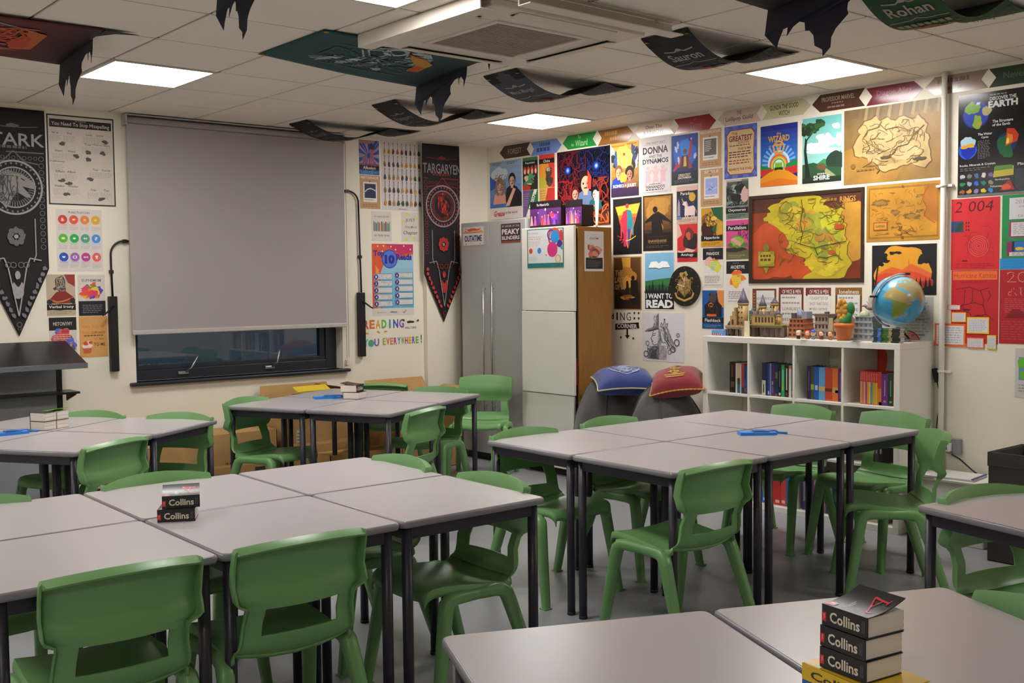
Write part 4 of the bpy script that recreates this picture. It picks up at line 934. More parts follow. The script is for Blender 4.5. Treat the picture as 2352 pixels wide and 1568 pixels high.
def d_met(s):
    s.R(0, .68, 1, 1, '1c1b1e'); s.T('METONYMY', .5, .84, .7, .09, 'b8b2aa', .01); s.SPLAT(.45, .5, .45, .2, ['b03a3a', 'c2503a', 'a82f4a', '4a62b8', 'b85a5a'], 5, 22); s.SPLAT(.75, .25, .25, .2, ['5a5ab8', 'a8963a', '4a4a8a'], 6, 10); s.G(.15, .4, .8, .6, 4, 'c8b8b4', 3, .3); s.G(.1, .05, .6, .2, 4, '8a857f', 4, .3)
hang('word_poster', 'W', (2.288, 2.469, 1.018, 1.292), 'sheet with a black heading and a red and blue splash, half behind the sloping stand', 'poster', 'bdb6ae', d_met)
def d_cup(s):
    s.T('TWO, TOO, TO', .5, .74, .78, .06, 'b06a34', .005); s.T('TWO', .24, .6, .26, .055, 'b8623a', .01); s.T('CUPCAKES', .66, .6, .5, .055, '5a3a2c', .01); s.G(.16, .5, .9, .55, 1, '6a4630', 3, .6); s.T('THAT', .78, .44, .2, .045, '5a3a2c'); s.T('TO ME', .7, .31, .4, .08, '6a2f24', .02); s.T('TOO', .58, .44, .14, .045, 'c2623a')
    s.P([(.14, .1), (.38, .1), (.42, .22), (.1, .22)], 'b8563c'); s.B(.26, .28, .17, .06, 'd2c6bc', 3); s.B(.22, .34, .09, .05, 'b8482f', 4); s.B(.34, .36, .07, .04, 'd2c6bc', 5); s.B(.38, .36, .06, .04, 'b84a34', 8)
hang('cupcake_poster', 'W', (2.487, 2.679, 1.011, 1.294), 'orange sheet with a red and white cupcake', 'poster', 'c08e52', d_cup)
def d_allus(s):
    s.R(0, .3, 1, .92, '1f4a9a'); s.RAY(.5, .55, .12, .9, 14, '9a7f98'); s.R(0, .9, .6, 1, '9a6a74'); s.P([(.48, .3), (.76, .3), (.72, .62), (.78, .8), (.7, .9), (.6, .86), (.56, .6)], '9a5f6c'); s.B(.64, .82, .14, .1, '3a2f5c', 4, .5); s.B(.28, .45, .12, .1, '8a5a66', 5); s.R(0, .28, 1, .32, '8a2f5a'); torn('Allusion', .2, w=.62)(s); s.R(0, 0, 1, .12, '1f62a0'); s.G(.1, .02, .9, .1, 2, '6a92b8', 4)
hang('word_poster', 'W', (4.761, 4.955, 2.396, 2.676), 'blue word sheet of a raised fist, right of the blind', 'poster', '1f4a9a', d_allus)
hang('word_poster', 'W', (4.765, 4.960, 2.117, 2.390), 'tan sheet headed METAPHOR with a night sky picture, right of the blind', 'poster', 'a98862', pol('METAPHOR', '1c2444', lambda s: (s.L([(.24, .5), (.36, .58), (.5, .61), (.64, .59), (.77, .54)], .05, 'b8c2c8'), s.L([(.24, .48), (.36, .56), (.5, .59), (.64, .57), (.77, .52)], .02, '5a7aa8'))))
def d_guit(s):
    rd = random.Random(3)
    cs = 'b8862c a8742a 6a2a20 8a6030 7a2a22 2a2a24 3a4428 b07a4a 3a3a40'.split()
    for r in range(5):
        for k in range(9):
            u, v = .08 + k * .108, .87 - r * .185
            c = cs[rd.randrange(9)] if r else cs[k]
            s.L([(u, v + .09), (u, v)], .008, '4a3a30'); s.B(u, v - .035, .032, .032, c, r * 9 + k, .35, 12); s.B(u, v - .008, .022, .02, c, r * 9 + k + 3, .3, 10); s.C(u, v - .03, .008, '1c1814', 6); s.R(u - .008, v + .085, u + .008, v + .1, '3a2c22')
    s.G(.4, .012, .62, .03, 1, 'a85a54', 3)
hang('guitar_poster', 'W', (4.976, 5.378, 2.113, 2.690), 'white poster with rows of little guitars', 'poster', 'bfbabb', d_guit)
def d_many(s):
    s.T('so many books', .5, .82, .76, .08, '3a3734', 0, .15); s.T('so little time', .5, .2, .76, .08, '3a3734', 0, .15)
    for i in range(13): c = '8a6a4a 4a7a9a 3a6a5a 6a8aa0 9a3a34 c2a03a 3a5a4a a87a4a 3a7a9a 8a3a3a 5a8a5a 4a6a9a 7a9a4a'.split()[i]; s.R(.08 + i * .066, .33, .135 + i * .066, .66 - .03 * (i % 3), c)
hang('book_quote_card', 'W', (4.872, 5.067, 1.853, 2.100), 'small white card with a drawn row of books', 'poster', 'c0bab2', d_many)
def d_just(s):
    s.T('JUST', .5, .72, .56, .13, '4a4744', .005); s.T('One More', .52, .5, .66, .08, '6a6662'); s.T('Chapter', .5, .29, .8, .15, '3a3734', .005, .2)
    for u, v in ((.35, .93), (.8, .8), (.12, .69), (.25, .08), (.68, .12)): s.C(u - .03, v, .045, 'd0c02c', 10); s.C(u + .03, v, .045, 'd0c02c', 10); s.P([(u - .075, v - .005), (u + .075, v - .005), (u, v - .07)], 'd0c02c')
hang('book_quote_card', 'W', (5.168, 5.352, 1.853, 2.102), 'small white card with yellow hearts and hand lettering', 'poster', 'c0bab2', d_just)
def d_top(s):
    s.R(0, .1, 1, 1, '5a9fc0', '9ab8c4'); s.P([(0, 1), (1, 1), (1, .86), (.6, .78), (.3, .74), (.2, .6), (.22, .1), (0, .1)], 'c8502f'); s.P([(.3, 1), (1, 1), (1, .9), (.7, .84)], 'b02f5a'); s.P([(.08, .7), (.16, .64), (.2, .1), (.1, .1)], 'd08a3a'); s.R(0, 0, 1, .095, 'c2bdb8')
    for i in range(16): s.STAR(random.Random(i).uniform(.04, .96), random.Random(i + 9).uniform(.8, .98) if i > 4 else random.Random(i).uniform(.12, .2), .025, 'd8cfc8')
    s.C(.42, .79, .19, '2a3f98', 26); s.C(.42, .79, .17, '4a6cc0', 26); s.T('Top', .16, .86, .26, .1, '322c86', .05); s.T('Reads', .77, .82, .38, .09, '322c86', .05); s.T('10', .42, .785, .24, .13, '2a2478', .06)
    for k in range(10):
        u, v = (.04 if k < 5 else .54), .56 - .095 * (k % 5) + (.02 if k >= 5 else 0)
        s.R(u, v - .06, u + .44, v + .025, '3a8098'); s.R(u + .01, v - .052, u + .43, v + .017, 'bdbabb'); s.C(u + .05, v - .02, .05, '2c2a78', 14); s.T(str(k + 1), u + .05, v - .02, .035, .035, 'd0ccc8', .03)
        if k in (0, 1, 3, 4, 5): s.SCRIB(u + .12, v - .04, u + .4, v + .005, 5, '8a8684', k + 1, .006, .04)
    s.T('PRESS', .5, .045, .16, .02, '5a5652', .02); s.G(.16, .03, .34, .06, 1, 'a8a49c', 3); s.C(.12, .045, .02, 'a8b04a', 10); s.L([(.72, .05), (.75, .03), (.8, .07)], .015, 'b85a34')
hang('reading_chart', 'W', (4.868, 5.283, 1.235, 1.831), 'colourful Top 10 Reads chart with ten numbered boxes', 'poster', 'c2bdb8', d_top)

# --- lettering stuck straight on the walls
def vinyl(name, face, rect, label, draw, plane=None):
    l, r, b, t = rect
    s = Sheet(abs(r - l), t - b, None, t=.0004)
    draw(s)
    loc, rz = (((plane or XW) - .0006, l, b), -PI / 2) if face == 'R' else ((l, (plane or YW) - .0006, b), 0)
    return tag(s.obj(name, M_INK, None, loc=loc, rz=rz), label, 'wall lettering')
def d_reading(s):
    for i, (ch, c) in enumerate(zip('READING', 'b8402f c2662f c2a02c 5aa03a 3a8aa8 3a50a0 7a4a98'.split())): s.T(ch, .05 + i * .099, .82, .085 if ch != 'I' else .03, .3, c, .035)
    s.T('WILL TAKE', .8, .66, .2, .07, '2a2826', .01)
    for u, v in ((.68, .93), (.93, .9), (.06, .52), (.25, .55), (.37, .56)): s.B(u, v, .025, .04, '3a3836' if u > .5 else 'c28a3a', int(u * 50), .9, 9)
    s.B(.8, .86, .06, .05, '2a2826', 3, .5, 14)
    for i, (ch, c) in enumerate(zip('YU', ('3aa0b0', '6a4a90'))): s.T(ch, (.04, .22)[i], .2, .08, .26, c, .03)
    s.C(.13, .18, .05, '3a90b0', 18); s.B(.12, .2, .03, .08, '4a9a4a', 4, .5)
    for i, (ch, c) in enumerate(zip('EVERYWHERE', '8aa83a b8402f c2762f b03a7a 3a70b0 4a9a4a b84a3a c29a2c 6a4a98 5aa03a'.split())): s.T(ch, .345 + i * .063, .22, .05, .24, c, .03)
    s.T('!', .985, .26, .018, .3, '2a2826', .03)
vinyl('wall_lettering', 'W', (4.771, 5.363, .963, 1.207), 'rainbow-coloured READING lettering stuck on the wall below the reading chart', d_reading)
def d_corner(s):
    s.T('d', .0, .82, .1, .22, '1c1a18', .03); s.T('I', .17, .82, .05, .28, '1c1a18', .02); s.T('N', .36, .82, .16, .28, '1c1a18', .0); s.T('G', .58, .82, .16, .3, '3a3734', -.006)
    for u, v in ((.78, .95), (.93, .95), (.78, .76), (.93, .76), (.3, .05), (.74, .03)): s.STAR(u, v, .05, '1c1a18')
    s.P([(.1, .32), (.95, .4), (.93, .62), (.1, .54)], '1c1a18'); s.T('CORNER', .52, .47, .72, .16, 'c9c2b6', .03); s.R(.5, .1, .56, .36, '1c1a18'); s.P([(.44, .14), (.62, .14), (.53, 0)], '1c1a18')
vinyl('wall_lettering', 'R', (5.991, 5.687, 1.048, 1.262), 'black CORNER lettering with arrow and stars, right of the oak cabinet side', d_corner)

# wall clock
ck = thing('wall_clock', 'round black wall clock with a gold crest and white hands', 'clock', (XW - .001, 5.238, 1.457), -PI / 2)
q = MB('17140f'); q.smooth = False
n = 48
q.prism([(.148 * math.cos(2 * PI * i / n), .148 * math.sin(2 * PI * i / n)) for i in range(n)], 0, .012)
q.v = [(x, -z, y) for x, y, z in q.v]
q.obj('clock_face', M_INK, ck, bevel=.002)
s = Sheet(.296, .296, None, t=.0124)
gold = 'b08c4c'
s.P([(.28, .62), (.36, .66), (.5, .63), (.64, .66), (.72, .62), (.7, .4), (.5, .22), (.3, .4)], '6f552a'); s.P([(.3, .6), (.48, .61), (.48, .28), (.32, .4)], gold); s.P([(.52, .61), (.7, .6), (.68, .4), (.52, .28)], '8a6a36')
s.B(.5, .74, .14, .11, gold, 5, .8); s.B(.5, .76, .05, .06, '4a3a20', 3); s.L([(.2, .34), (.26, .22), (.5, .14), (.74, .22), (.8, .34)], .05, gold); s.SCRIB(.3, .3, .7, .62, 20, '4a3a20', 3, .01, .06); s.SCRIB(.22, .3, .78, .84, 24, gold, 8, .01, .05)
for i in range(12): s.C(.5 + .45 * math.sin(i * PI / 6), .5 + .45 * math.cos(i * PI / 6), .012, '8a6a36', 8)
o = s.obj('crest', M_INK, ck, loc=(-.148, 0, -.148))
s = Sheet(.296, .296, None, t=.016); s.L([(.5, .5), (.52, .74)], .016, 'cfcac2'); o = s.obj('minute_hand', M_INK, ck, loc=(-.148, 0, -.148))
s = Sheet(.296, .296, None, t=.0165); s.L([(.52, .49), (.28, .55)], .02, 'cfcac2'); o = s.obj('hour_hand', M_INK, ck, loc=(-.148, 0, -.148))

# ================================================================== TABLES AND CHAIRS
TH = .73
def rrect(w, d, r, n=5):
    out = []
    for cx, cy, a in ((w / 2 - r, d / 2 - r, 0), (-w / 2 + r, d / 2 - r, 90), (-w / 2 + r, -d / 2 + r, 180), (w / 2 - r, -d / 2 + r, 270)):
        out += [(cx + r * math.cos(math.radians(a + 90 * i / (n - 1))), cy + r * math.sin(math.radians(a + 90 * i / (n - 1)))) for i in range(n)]
    return out
def make_table(label, size=.607):
    t = thing('classroom_table', label, 'table')
    w = size
    inner = rrect(w - .012, w - .012, .018)
    outer = rrect(w, w, .024)
    MB().prism(inner, TH - .024, TH).obj('tabletop', M_TOP, t)
    e = MB(); e.smooth = True
    prof = [(0, TH - .0008), (.004, TH - .0022), (.0058, TH - .008), (.0058, TH - .016), (.003, TH - .023), (-.004, TH - .0245)]
    n = len(inner); rings = []
    for q, z in prof:
        m = [(x * (w - .012 + 2 * q) / (w - .012), y * (w - .012 + 2 * q) / (w - .012), z) for x, y in inner]
        rings.append(e.pts(m))
    for a, b in zip(rings, rings[1:]):
        for i in range(n): e.face((a + i, b + i, b + (i + 1) % n, a + (i + 1) % n))
    e.obj('edge_band', M_EDGE, t)
    k = w / 2 - .035
    f = MB()
    z0, z1 = TH - .066, TH - .0255
    f.box(-k, k, k - .011, k + .011, z0, z1); f.box(-k, k, -k - .011, -k + .011, z0, z1)
    f.box(-k - .011, -k + .011, -k, k, z0, z1); f.box(k - .011, k + .011, -k, k, z0, z1)
    f.obj('frame', M_LEG, t, bevel=.003)
    for sx in (-1, 1):
        for sy in (-1, 1):
            l = MB(); l.tube([(sx * k, sy * k, .012), (sx * k, sy * k, TH - .0255)], .018, 14)
            lo = l.obj('leg', M_LEG, t)
            ft = MB(); ft.tube([(sx * k, sy * k, 0), (sx * k, sy * k, .014)], .0195, 12); ft.obj('foot', M_BLACK, lo)
    return t
table0 = [None]
def table(x, y, rz, label, group, size=None):
    if size:
        t = make_table(label, size); t.location = (x, y, 0); t.rotation_euler.z = rz; t['group'] = group
    elif table0[0] is None:
        t = table0[0] = make_table(label); t.location = (x, y, 0); t.rotation_euler.z = rz; t['group'] = group
    else:
        t = dup(table0[0], (x, y, 0), rz, label, group)
    return t
PT = .615
def cluster(cx, cy, th, cells, group, pitch=PT, size=None):
    c, s = math.cos(th), math.sin(th)
    for u, v, label in cells:
        table(cx + pitch * (u * c - v * s), cy + pitch * (u * s + v * c), th, label, group, size)
cluster(1.930, 3.440, math.radians(-.8), [
    (.5, .5, 'grey square table in the left front cluster, the empty one farthest back'),
    (.5, -.5, 'grey square table at the right front corner of the left front cluster'),
    (-.5, .5, 'grey square table just behind the two black dictionaries'),
    (-.5, -.5, 'grey square table holding the two black dictionaries, with a chair pushed in front'),
    (-1.5, .5, 'grey square table at the left edge, second row of the left front cluster'),
    (-1.5, -.5, 'grey square table at the lower left corner, largest green chair pushed in')], 'tables of the left front cluster')
cluster(3.844, 3.426, math.radians(-1.2), [
    (-.5, .5, 'grey square table at the far left end of the long six-table cluster'),
    (-.5, -.5, 'grey square table at the near left corner of the long six-table cluster'),
    (.5, .5, 'grey square table, middle of the back row of the six-table cluster'),
    (.5, -.5, 'grey square table holding the blue pen packet, six-table cluster'),
    (1.5, .5, 'grey square table nearest the white bookcase, back row of the six-table cluster'),
    (1.5, -.5, 'grey square table at the right end of the six-table cluster, front row')], 'tables of the six-table cluster')
TE = math.radians(-64.5)
cluster(3.803, 6.099, TE, [
    (-.5, -.5, 'grey square table nearest the window, back cluster, beside a lone green chair'),
    (.5, -.5, 'grey square table at the near corner of the back cluster'),
    (-.5, .5, 'grey square table of the back cluster nearest the cardboard boxes'),
    (.5, .5, 'grey square table of the back cluster nearest the grey cupboard')], 'tables of the back cluster by the boxes')
TF = math.radians(-56.5)
cluster(1.81, 5.931, TF, [
    (-.5, -.5, 'grey square table at the left edge with the blue pen packet, below the sloping stand'),
    (.5, -.5, 'grey square table at the near corner of the left back cluster'),
    (-.5, .5, 'grey square table under the stack of worn books, left back cluster'),
    (.5, .5, 'grey square table at the right corner of the left back cluster')], 'tables of the left back cluster')
TG = math.radians(-14.0)
cluster(3.35, 1.875, TG, [(.5, -.5, 'grey square table at the right edge with a chair behind it')], 'table at the right edge')
TH2 = math.radians(-24.8)
cluster(1.351, 1.863, TH2, [(.5, -.5, 'empty grey square table at the bottom centre, closest to the camera'), (1.5, -.5, 'grey square table holding the tall dictionary stack at the bottom right')], 'tables nearest the camera', .642, .63)

def lerp_table(tb, z):
    for (a, b), (c, d) in zip(tb, tb[1:]):
        if z <= c: return b + (d - b) * max(0, (z - a)) / (c - a)
    return tb[-1][1]
def make_chair(label):
    t = thing('classroom_chair', label, 'chair')
    # backrest: one sheet from the seat corner to the top, with a hand slot, stiffening flange behind
    zs = [.418, .424, .432, .441, .452, .466, .478, .482, .52, .56, .566, .574, .580, .586, .598, .622, .645, .69, .73, .752, .760]
    ts = [-1, -.93, -.82, -.72, -.69, -.5, -.25, 0, .25, .5, .69, .72, .82, .93, 1]
    yb = [(.418, -.168), (.43, -.180), (.452, -.191), (.48, -.198), (.52, -.204), (.566, -.228), (.604, -.227), (.645, -.215), (.70, -.233), (.77, -.255)]
    hw = [(.43, .187), (.47, .181), (.52, .175), (.562, .172), (.574, .175), (.586, .198), (.598, .206), (.70, .208), (.752, .207), (.77, .203)]
    fl = [(.418, .001), (.44, .006), (.47, .015), (.56, .016), (.58, .028), (.60, .040), (.72, .034), (.77, .028)]
    def bp(tt, z, dy=0.0, dz=0.0):
        h = lerp_table(hw, z)
        curve = .026 + .03 * min(1, max(0, (z - .45) / .25))
        zz = z + dz + (.013 * tt * tt * max(0, (.445 - z) / .027) if z < .445 else 0)
        if z > .70: zz -= .012 * abs(tt) ** 2.2 * min(1, (z - .70) / .06)
        if z > .70: zz += .008 * (1 - tt * tt) * min(1, (z - .70) / .06)
        return (tt * h, lerp_table(yb, z) + curve * tt * tt - .012 + dy, zz)
    m = MB()
    nt, nz = len(ts), len(zs)
    cols = [None] * (nt + 2)
    P = []
    for z in zs:
        f = lerp_table(fl, z)
        row = [(bp(-1, z)[0] - .004, bp(-1, z)[1] - f, bp(-1, z)[2])] + [bp(tt, z) for tt in ts] + [(bp(1, z)[0] + .004, bp(1, z)[1] - f, bp(1, z)[2])]
        P.append(row)
    top = []
    for i, q in enumerate(P[-1]):
        top.append((q[0], q[1] - (.032 if 0 < i < nt + 1 else .002), q[2] - (.014 if 0 < i < nt + 1 else .012)))
    P.append(top)
    a = m.pts([q for row in P for q in row]); N = nt + 2
    m.smooth = True
    for j in range(len(P) - 1):
        for i in range(N - 1):
            if 1 <= i <= nt - 1 and j < nz - 1:
                ta, tb = ts[i - 1], ts[i]
                if ta >= -.695 and tb <= .695 and zs[j] >= .4815 and zs[j + 1] <= .5661: continue
                
            m.face((a + j * N + i, a + j * N + i + 1, a + (j + 1) * N + i + 1, a + (j + 1) * N + i))
    m.obj('backrest', M_GREEN, t, solid=.007, bevel=.002, sharp=38, offs=0, seg=2)
    # seat
    prof = [(.208, .386), (.207, .402), (.198, .418), (.18, .427), (.14, .430), (.06, .424), (-.03, .412), (-.09, .404), (-.13, .402), (-.155, .408), (-.170, .420)]
    sw = [.168, .172, .178, .182, .187, .191, .193, .193, .191, .189, .187]
    tt = [-1.04, -1.02, -1, -.9, -.7, -.4, 0, .4, .7, .9, 1, 1.02, 1.04]
    m = MB(); m.smooth = True
    rows = []
    for (y, z), h in zip(prof, sw):
        row = []
        for q in tt:
            b = max(-1, min(1, q)); ex = abs(q) - 1
            zz = z + .012 * b * b - .006 * (1 - b * b) * (1 if y < .15 else 0)
            yy = y + (.026 * b * b - .012 if y < -.12 else .0) * (1 if y < -.15 else .4)
            if ex > 0: zz -= .028 * (1 if ex > .03 else .45)
            row.append((b * h + (math.copysign(.004, q) if ex > 0 else 0), yy, zz))
        rows.append(row)
    a = m.pts([p for r in rows for p in r]); N = len(tt)
    for j in range(len(rows) - 1):
        for i in range(N - 1):
            m.face((a + j * N + i, a + (j + 1) * N + i, a + (j + 1) * N + i + 1, a + j * N + i + 1))
    m.obj('seat', M_GREEN, t, solid=.007, sharp=50, offs=0)
    # legs: half of the side arch each
    for sx in (-1, 1):
        for fr in (1, -1):
            q = MB()
            if fr > 0: path = [(.194, .0, .398), (.199, .09, .400), (.202, .122, .397), (.205, .138, .383), (.208, .145, .360), (.222, .175, .18), (.234, .205, .0)]
            else: path = [(.194, .0, .398), (.198, -.07, .399), (.201, -.102, .396), (.204, -.122, .382), (.207, -.133, .356), (.222, -.192, .18), (.236, -.25, .0)]
            q.tube([(sx * x, y, z) for x, y, z in path], [.020, .0225, .0245, .026, .025, .022, .019], 16, flat=1.0, sq=3.6)
            # gusset under the arch
            g0, g1 = (.2 * sx, fr * .02, .39), (.205 * sx, fr * .10, .37)
            q.smooth = False
            lo = q.obj('leg', M_GREEN, t, sharp=60)
            z = MB('2f5a2e'); z.box(min(sx * .216, sx * .258), max(sx * .216, sx * .258), path[-1][1] - .021, path[-1][1] + .021, 0, .006)
            z.obj('foot', M_GREEN, lo)
    return t
chair0 = [None]
def chair(bx, by, face, label, group):
    """bx, by = the middle of the top of the back; face = compass angle (degrees, from +x) the sitter looks to"""
    rz = math.radians(face - 90)
    x, y = bx + .262 * math.cos(math.radians(face)), by + .262 * math.sin(math.radians(face))
    if chair0[0] is None:
        t = chair0[0] = make_chair(label); t.location = (x, y, 0); t.rotation_euler.z = rz; t['group'] = group
    else:
        dup(chair0[0], (x, y, 0), rz, label, group)
G1, G2, G3, G4 = 'green chairs round the left front cluster', 'green chairs round the six-table cluster', 'green chairs round the back cluster', 'green chairs round the left back cluster'
chair(1.015, 2.76, 88, 'green plastic chair at the lower left, the largest in the photo, back towards us', G1)
chair(1.53, 2.735, 88.5, 'green plastic chair pushed in below the two black dictionaries, back towards us', G1)
chair(2.585, 3.135, 178, 'green chair at the right end of the left front cluster, seat under the corner', G1)
chair(2.575, 3.73, 178, 'green chair behind the left front cluster, rounded back showing over the far corner', G1)
chair(1.61, 4.085, -91, 'green plastic chair whose curved back rises right behind the two black dictionaries', G1)
chair(.93, 4.085, -91, 'green chair at the left edge, only its top showing above a table', G1)
chair(3.40, 2.715, 89, 'green chair in the centre, pushed in at the six-table cluster, back towards us', G2)
chair(3.48, 4.075, -91, 'green plastic chair behind the left end of the six-table cluster', G2)
chair(4.10, 4.095, -88, 'green plastic chair behind the six-table cluster, in front of the grey beanbags', G2)
chair(5.34, 3.66, 178, 'green plastic chair in front of the third bookcase column, back to the books', G2)
chair(5.40, 3.11, 174, 'green chair at the right end of the six-table cluster, before the bookcase end', G2)
chair(4.85, 2.57, 131, 'green plastic chair seen from the side, pulled out near the pale pipe', G2)
chair(3.15, 6.48, -66, 'green plastic chair under the window, on the left of the back cluster', G3)
chair(3.70, 5.12, 114, 'green plastic chair at the near side of the back cluster, back towards us', G3)
chair(4.52, 6.12, -154.5, 'green chair right of the back cluster, behind the one turned away from us', G3)
chair(5.33, 6.63, -139, 'green plastic chair standing alone before the tall grey cupboard', G3)
chair(4.33, 6.66, 43, 'green chair turned towards the cardboard boxes, only a corner of its back showing', G3)
chair(2.20, 6.40, -146.5, 'green plastic chair behind the stack of worn books on the left', G4)
chair(2.53, 5.94, -146.5, 'green chair at the right corner of the left back cluster, slot under the table', G4)
chair(1.86, 5.09, 118, 'green chair at the near side of the left back cluster, back towards us', G4)
chair(3.65, 1.81, -104, 'green plastic chair behind the table at the right edge', 'green chairs at the lower right')
chair(2.43, 1.01, 155, 'green chair at the lower right corner, only the top of its back showing', 'green chairs at the lower right')

# ================================================================== CUPBOARDS AT THE BACK OF THE RIGHT WALL
gc = thing('cupboard', 'tall grey two-door cupboard with long bar handles in the corner', 'cupboard', (5.64, 6.50, 0))
q = MB(); q.box(.022, .455, 0, .845, .06, 2.01); q.obj('carcass', M_GREYDOOR, gc, bevel=.003)
q = MB(); q.box(.04, .45, .01, .835, 0, .06); q.obj('plinth', M_BLACK, gc)
for y0_, y1_, hy in ((.003, .456, .402), (.460, .842, .514)):
    q = MB(); q.box(0, .02, y0_, y1_, .065, 2.007); d = q.obj('door', M_GREYDOOR, gc, bevel=.003)
    q = MB(); q.tube([(-.03, hy, .42), (-.03, hy, 1.50)], .006, 8)
    for z in (.47, 1.45): q.tube([(-.03, hy, z), (0, hy, z)], .004, 6)
    q.obj('handle', M_STEEL, d)
wc = thing('cupboard', 'white-fronted cupboard with oak sides, two photo boxes on top', 'cupboard', (5.58, 5.878, 0))
q = MB(); q.box(.045, .40, 0, .605, .05, 1.915); q.obj('carcass', M_OAK, wc, bevel=.002)
q = MB(); q.box(.06, .395, .01, .595, 0, .05); q.obj('plinth', M_BLACK, wc)
q = MB(); q.box(.028, .046, .012, .593, .06, 1.90); q.obj('gap_shade', M_BLACK, wc)  # black sheet stands in for the shade in the gap behind the doors
q = MB('b0283c'); q.box(.026, .03, .004, .012, .72, .92); q.obj('red_folder_edge', M_INK, wc)
for z0_, z1_, dx, dy in ((1.277, 1.922, 0, 0), (.636, 1.271, -.004, .003), (.06, .629, .012, .025)):
    q = MB(); q.box(dx, dx + .024, dy + .002, dy + .601, z0_, z1_); q.obj('drawer_front' if z0_ < .1 else 'door', M_WHITE, wc, bevel=.003)
WF = 5.58 - .0008
def d_plate(s):
    s.P([(.02, .06), (.06, 0), (.94, 0), (.98, .06), (.98, .94), (.94, 1), (.06, 1), (.02, .94)], 'c9c3bf'); s.R(.03, .66, .97, .74, 'c87a4a'); s.B(.5, .84, .26, .09, 'c8563a', 3, .6); s.B(.86, .75, .08, .07, 'd09a3a', 4); s.R(.1, .76, .22, .8, 'b83a3a'); s.T('OUTATIME', .5, .37, .82, .34, '2a2c66', .03)
    for u in (.16, .84): s.C(u, .9, .02, '5a5654', 8); s.C(u, .08, .02, '5a5654', 8)
hang('number_plate', 'R', (7.318, 7.032, 1.816, 1.971), 'white novelty number plate with dark blue capitals on the grey cupboard', 'sign', 'b8b2ac', d_plate, M_LAMI, plane=5.64)
def d_peaky(s):
    s.R(0, 0, 1, .1, '7a3a2c'); s.T('BY ORDER OF THE', .5, .87, .88, .11, 'a8a09a', .01); s.T('PEAKY', .5, .58, .9, .28, 'c6beb8', .03); s.T('BLINDERS', .5, .26, .9, .2, 'bdb5af', .03)
hang('slogan_sign', 'R', (6.805, 6.56, 1.821, 1.976), 'small dark slogan sign on the grey cupboard, half behind the white one', 'sign', '35262a', d_peaky, M_PRINT, plane=5.64)
def d_cert(s):
    s.R(.02, .12, .98, .98, 'c9c9cc'); s.R(.02, .02, .98, .12, '1f6f6c'); s.T('Be Grateful', .17, .9, .28, .06, '8a8f90', 0, .1); s.G(.04, .72, .42, .82, 2, 'b8a27a', 3, .5); s.G(.04, .56, .4, .7, 4, 'b8a88a', 4, .35); s.C(.1, .44, .05, 'c8402c', 16); s.C(.34, .44, .055, '3a7ac8', 16); s.G(.04, .18, .3, .3, 4, 'a8a8aa', 5, .3)
    s.O(.76, .76, .18, .05, 'c8502f'); s.B(.94, .8, .05, .16, 'b83a4a', 3); s.O(.66, .84, .1, .03, '4a3aa8'); s.C(.77, .78, .12, '2f86cc', 20); s.C(.7, .46, .14, 'c22f72', 22); s.P([(.62, .38), (.78, .38), (.7, .28)], 'c22f72'); s.B(.9, .6, .07, .1, '4a2a78', 4); s.O(.85, .22, .08, .03, 'b8a86a'); s.C(.85, .22, .055, 'c8c2b0', 16); s.B(.95, .5, .03, .05, '2f8a8a', 5); s.C(.53, .32, .02, 'c8a02c', 8)
hang('certificate', 'R', (6.408, 5.990, 1.610, 1.910), 'framed white certificate with blue and pink balloons on the white cupboard door', 'certificate', '2f6a50', d_cert, M_PRINT, plane=WF)
def d_oakp(s):
    s.T('IDIOM', .5, .82, .42, .05, '5a5450', .01); s.SPLAT(.5, .5, .4, .17, ['b86a5c', 'c2806a', 'a85a5a', 'c9a08a', '8a4a44'], 6, 22); s.R(.06, .06, .94, .34, '23211f'); s.SPLAT(.45, .34, .3, .05, ['6a6a4c', '3a3a30', 'a86a70'], 7, 8); s.G(.14, .1, .88, .28, 5, '6a6662', 3, .3); s.G(.35, .9, .65, .92, 1, 'a09a96', 3)
hang('word_poster', 'W', (5.688, 5.893, 1.577, 1.881), 'white sheet with a dusty pink splash, stuck on the oak cupboard side', 'poster', 'c6c0bc', d_oakp, plane=5.878)

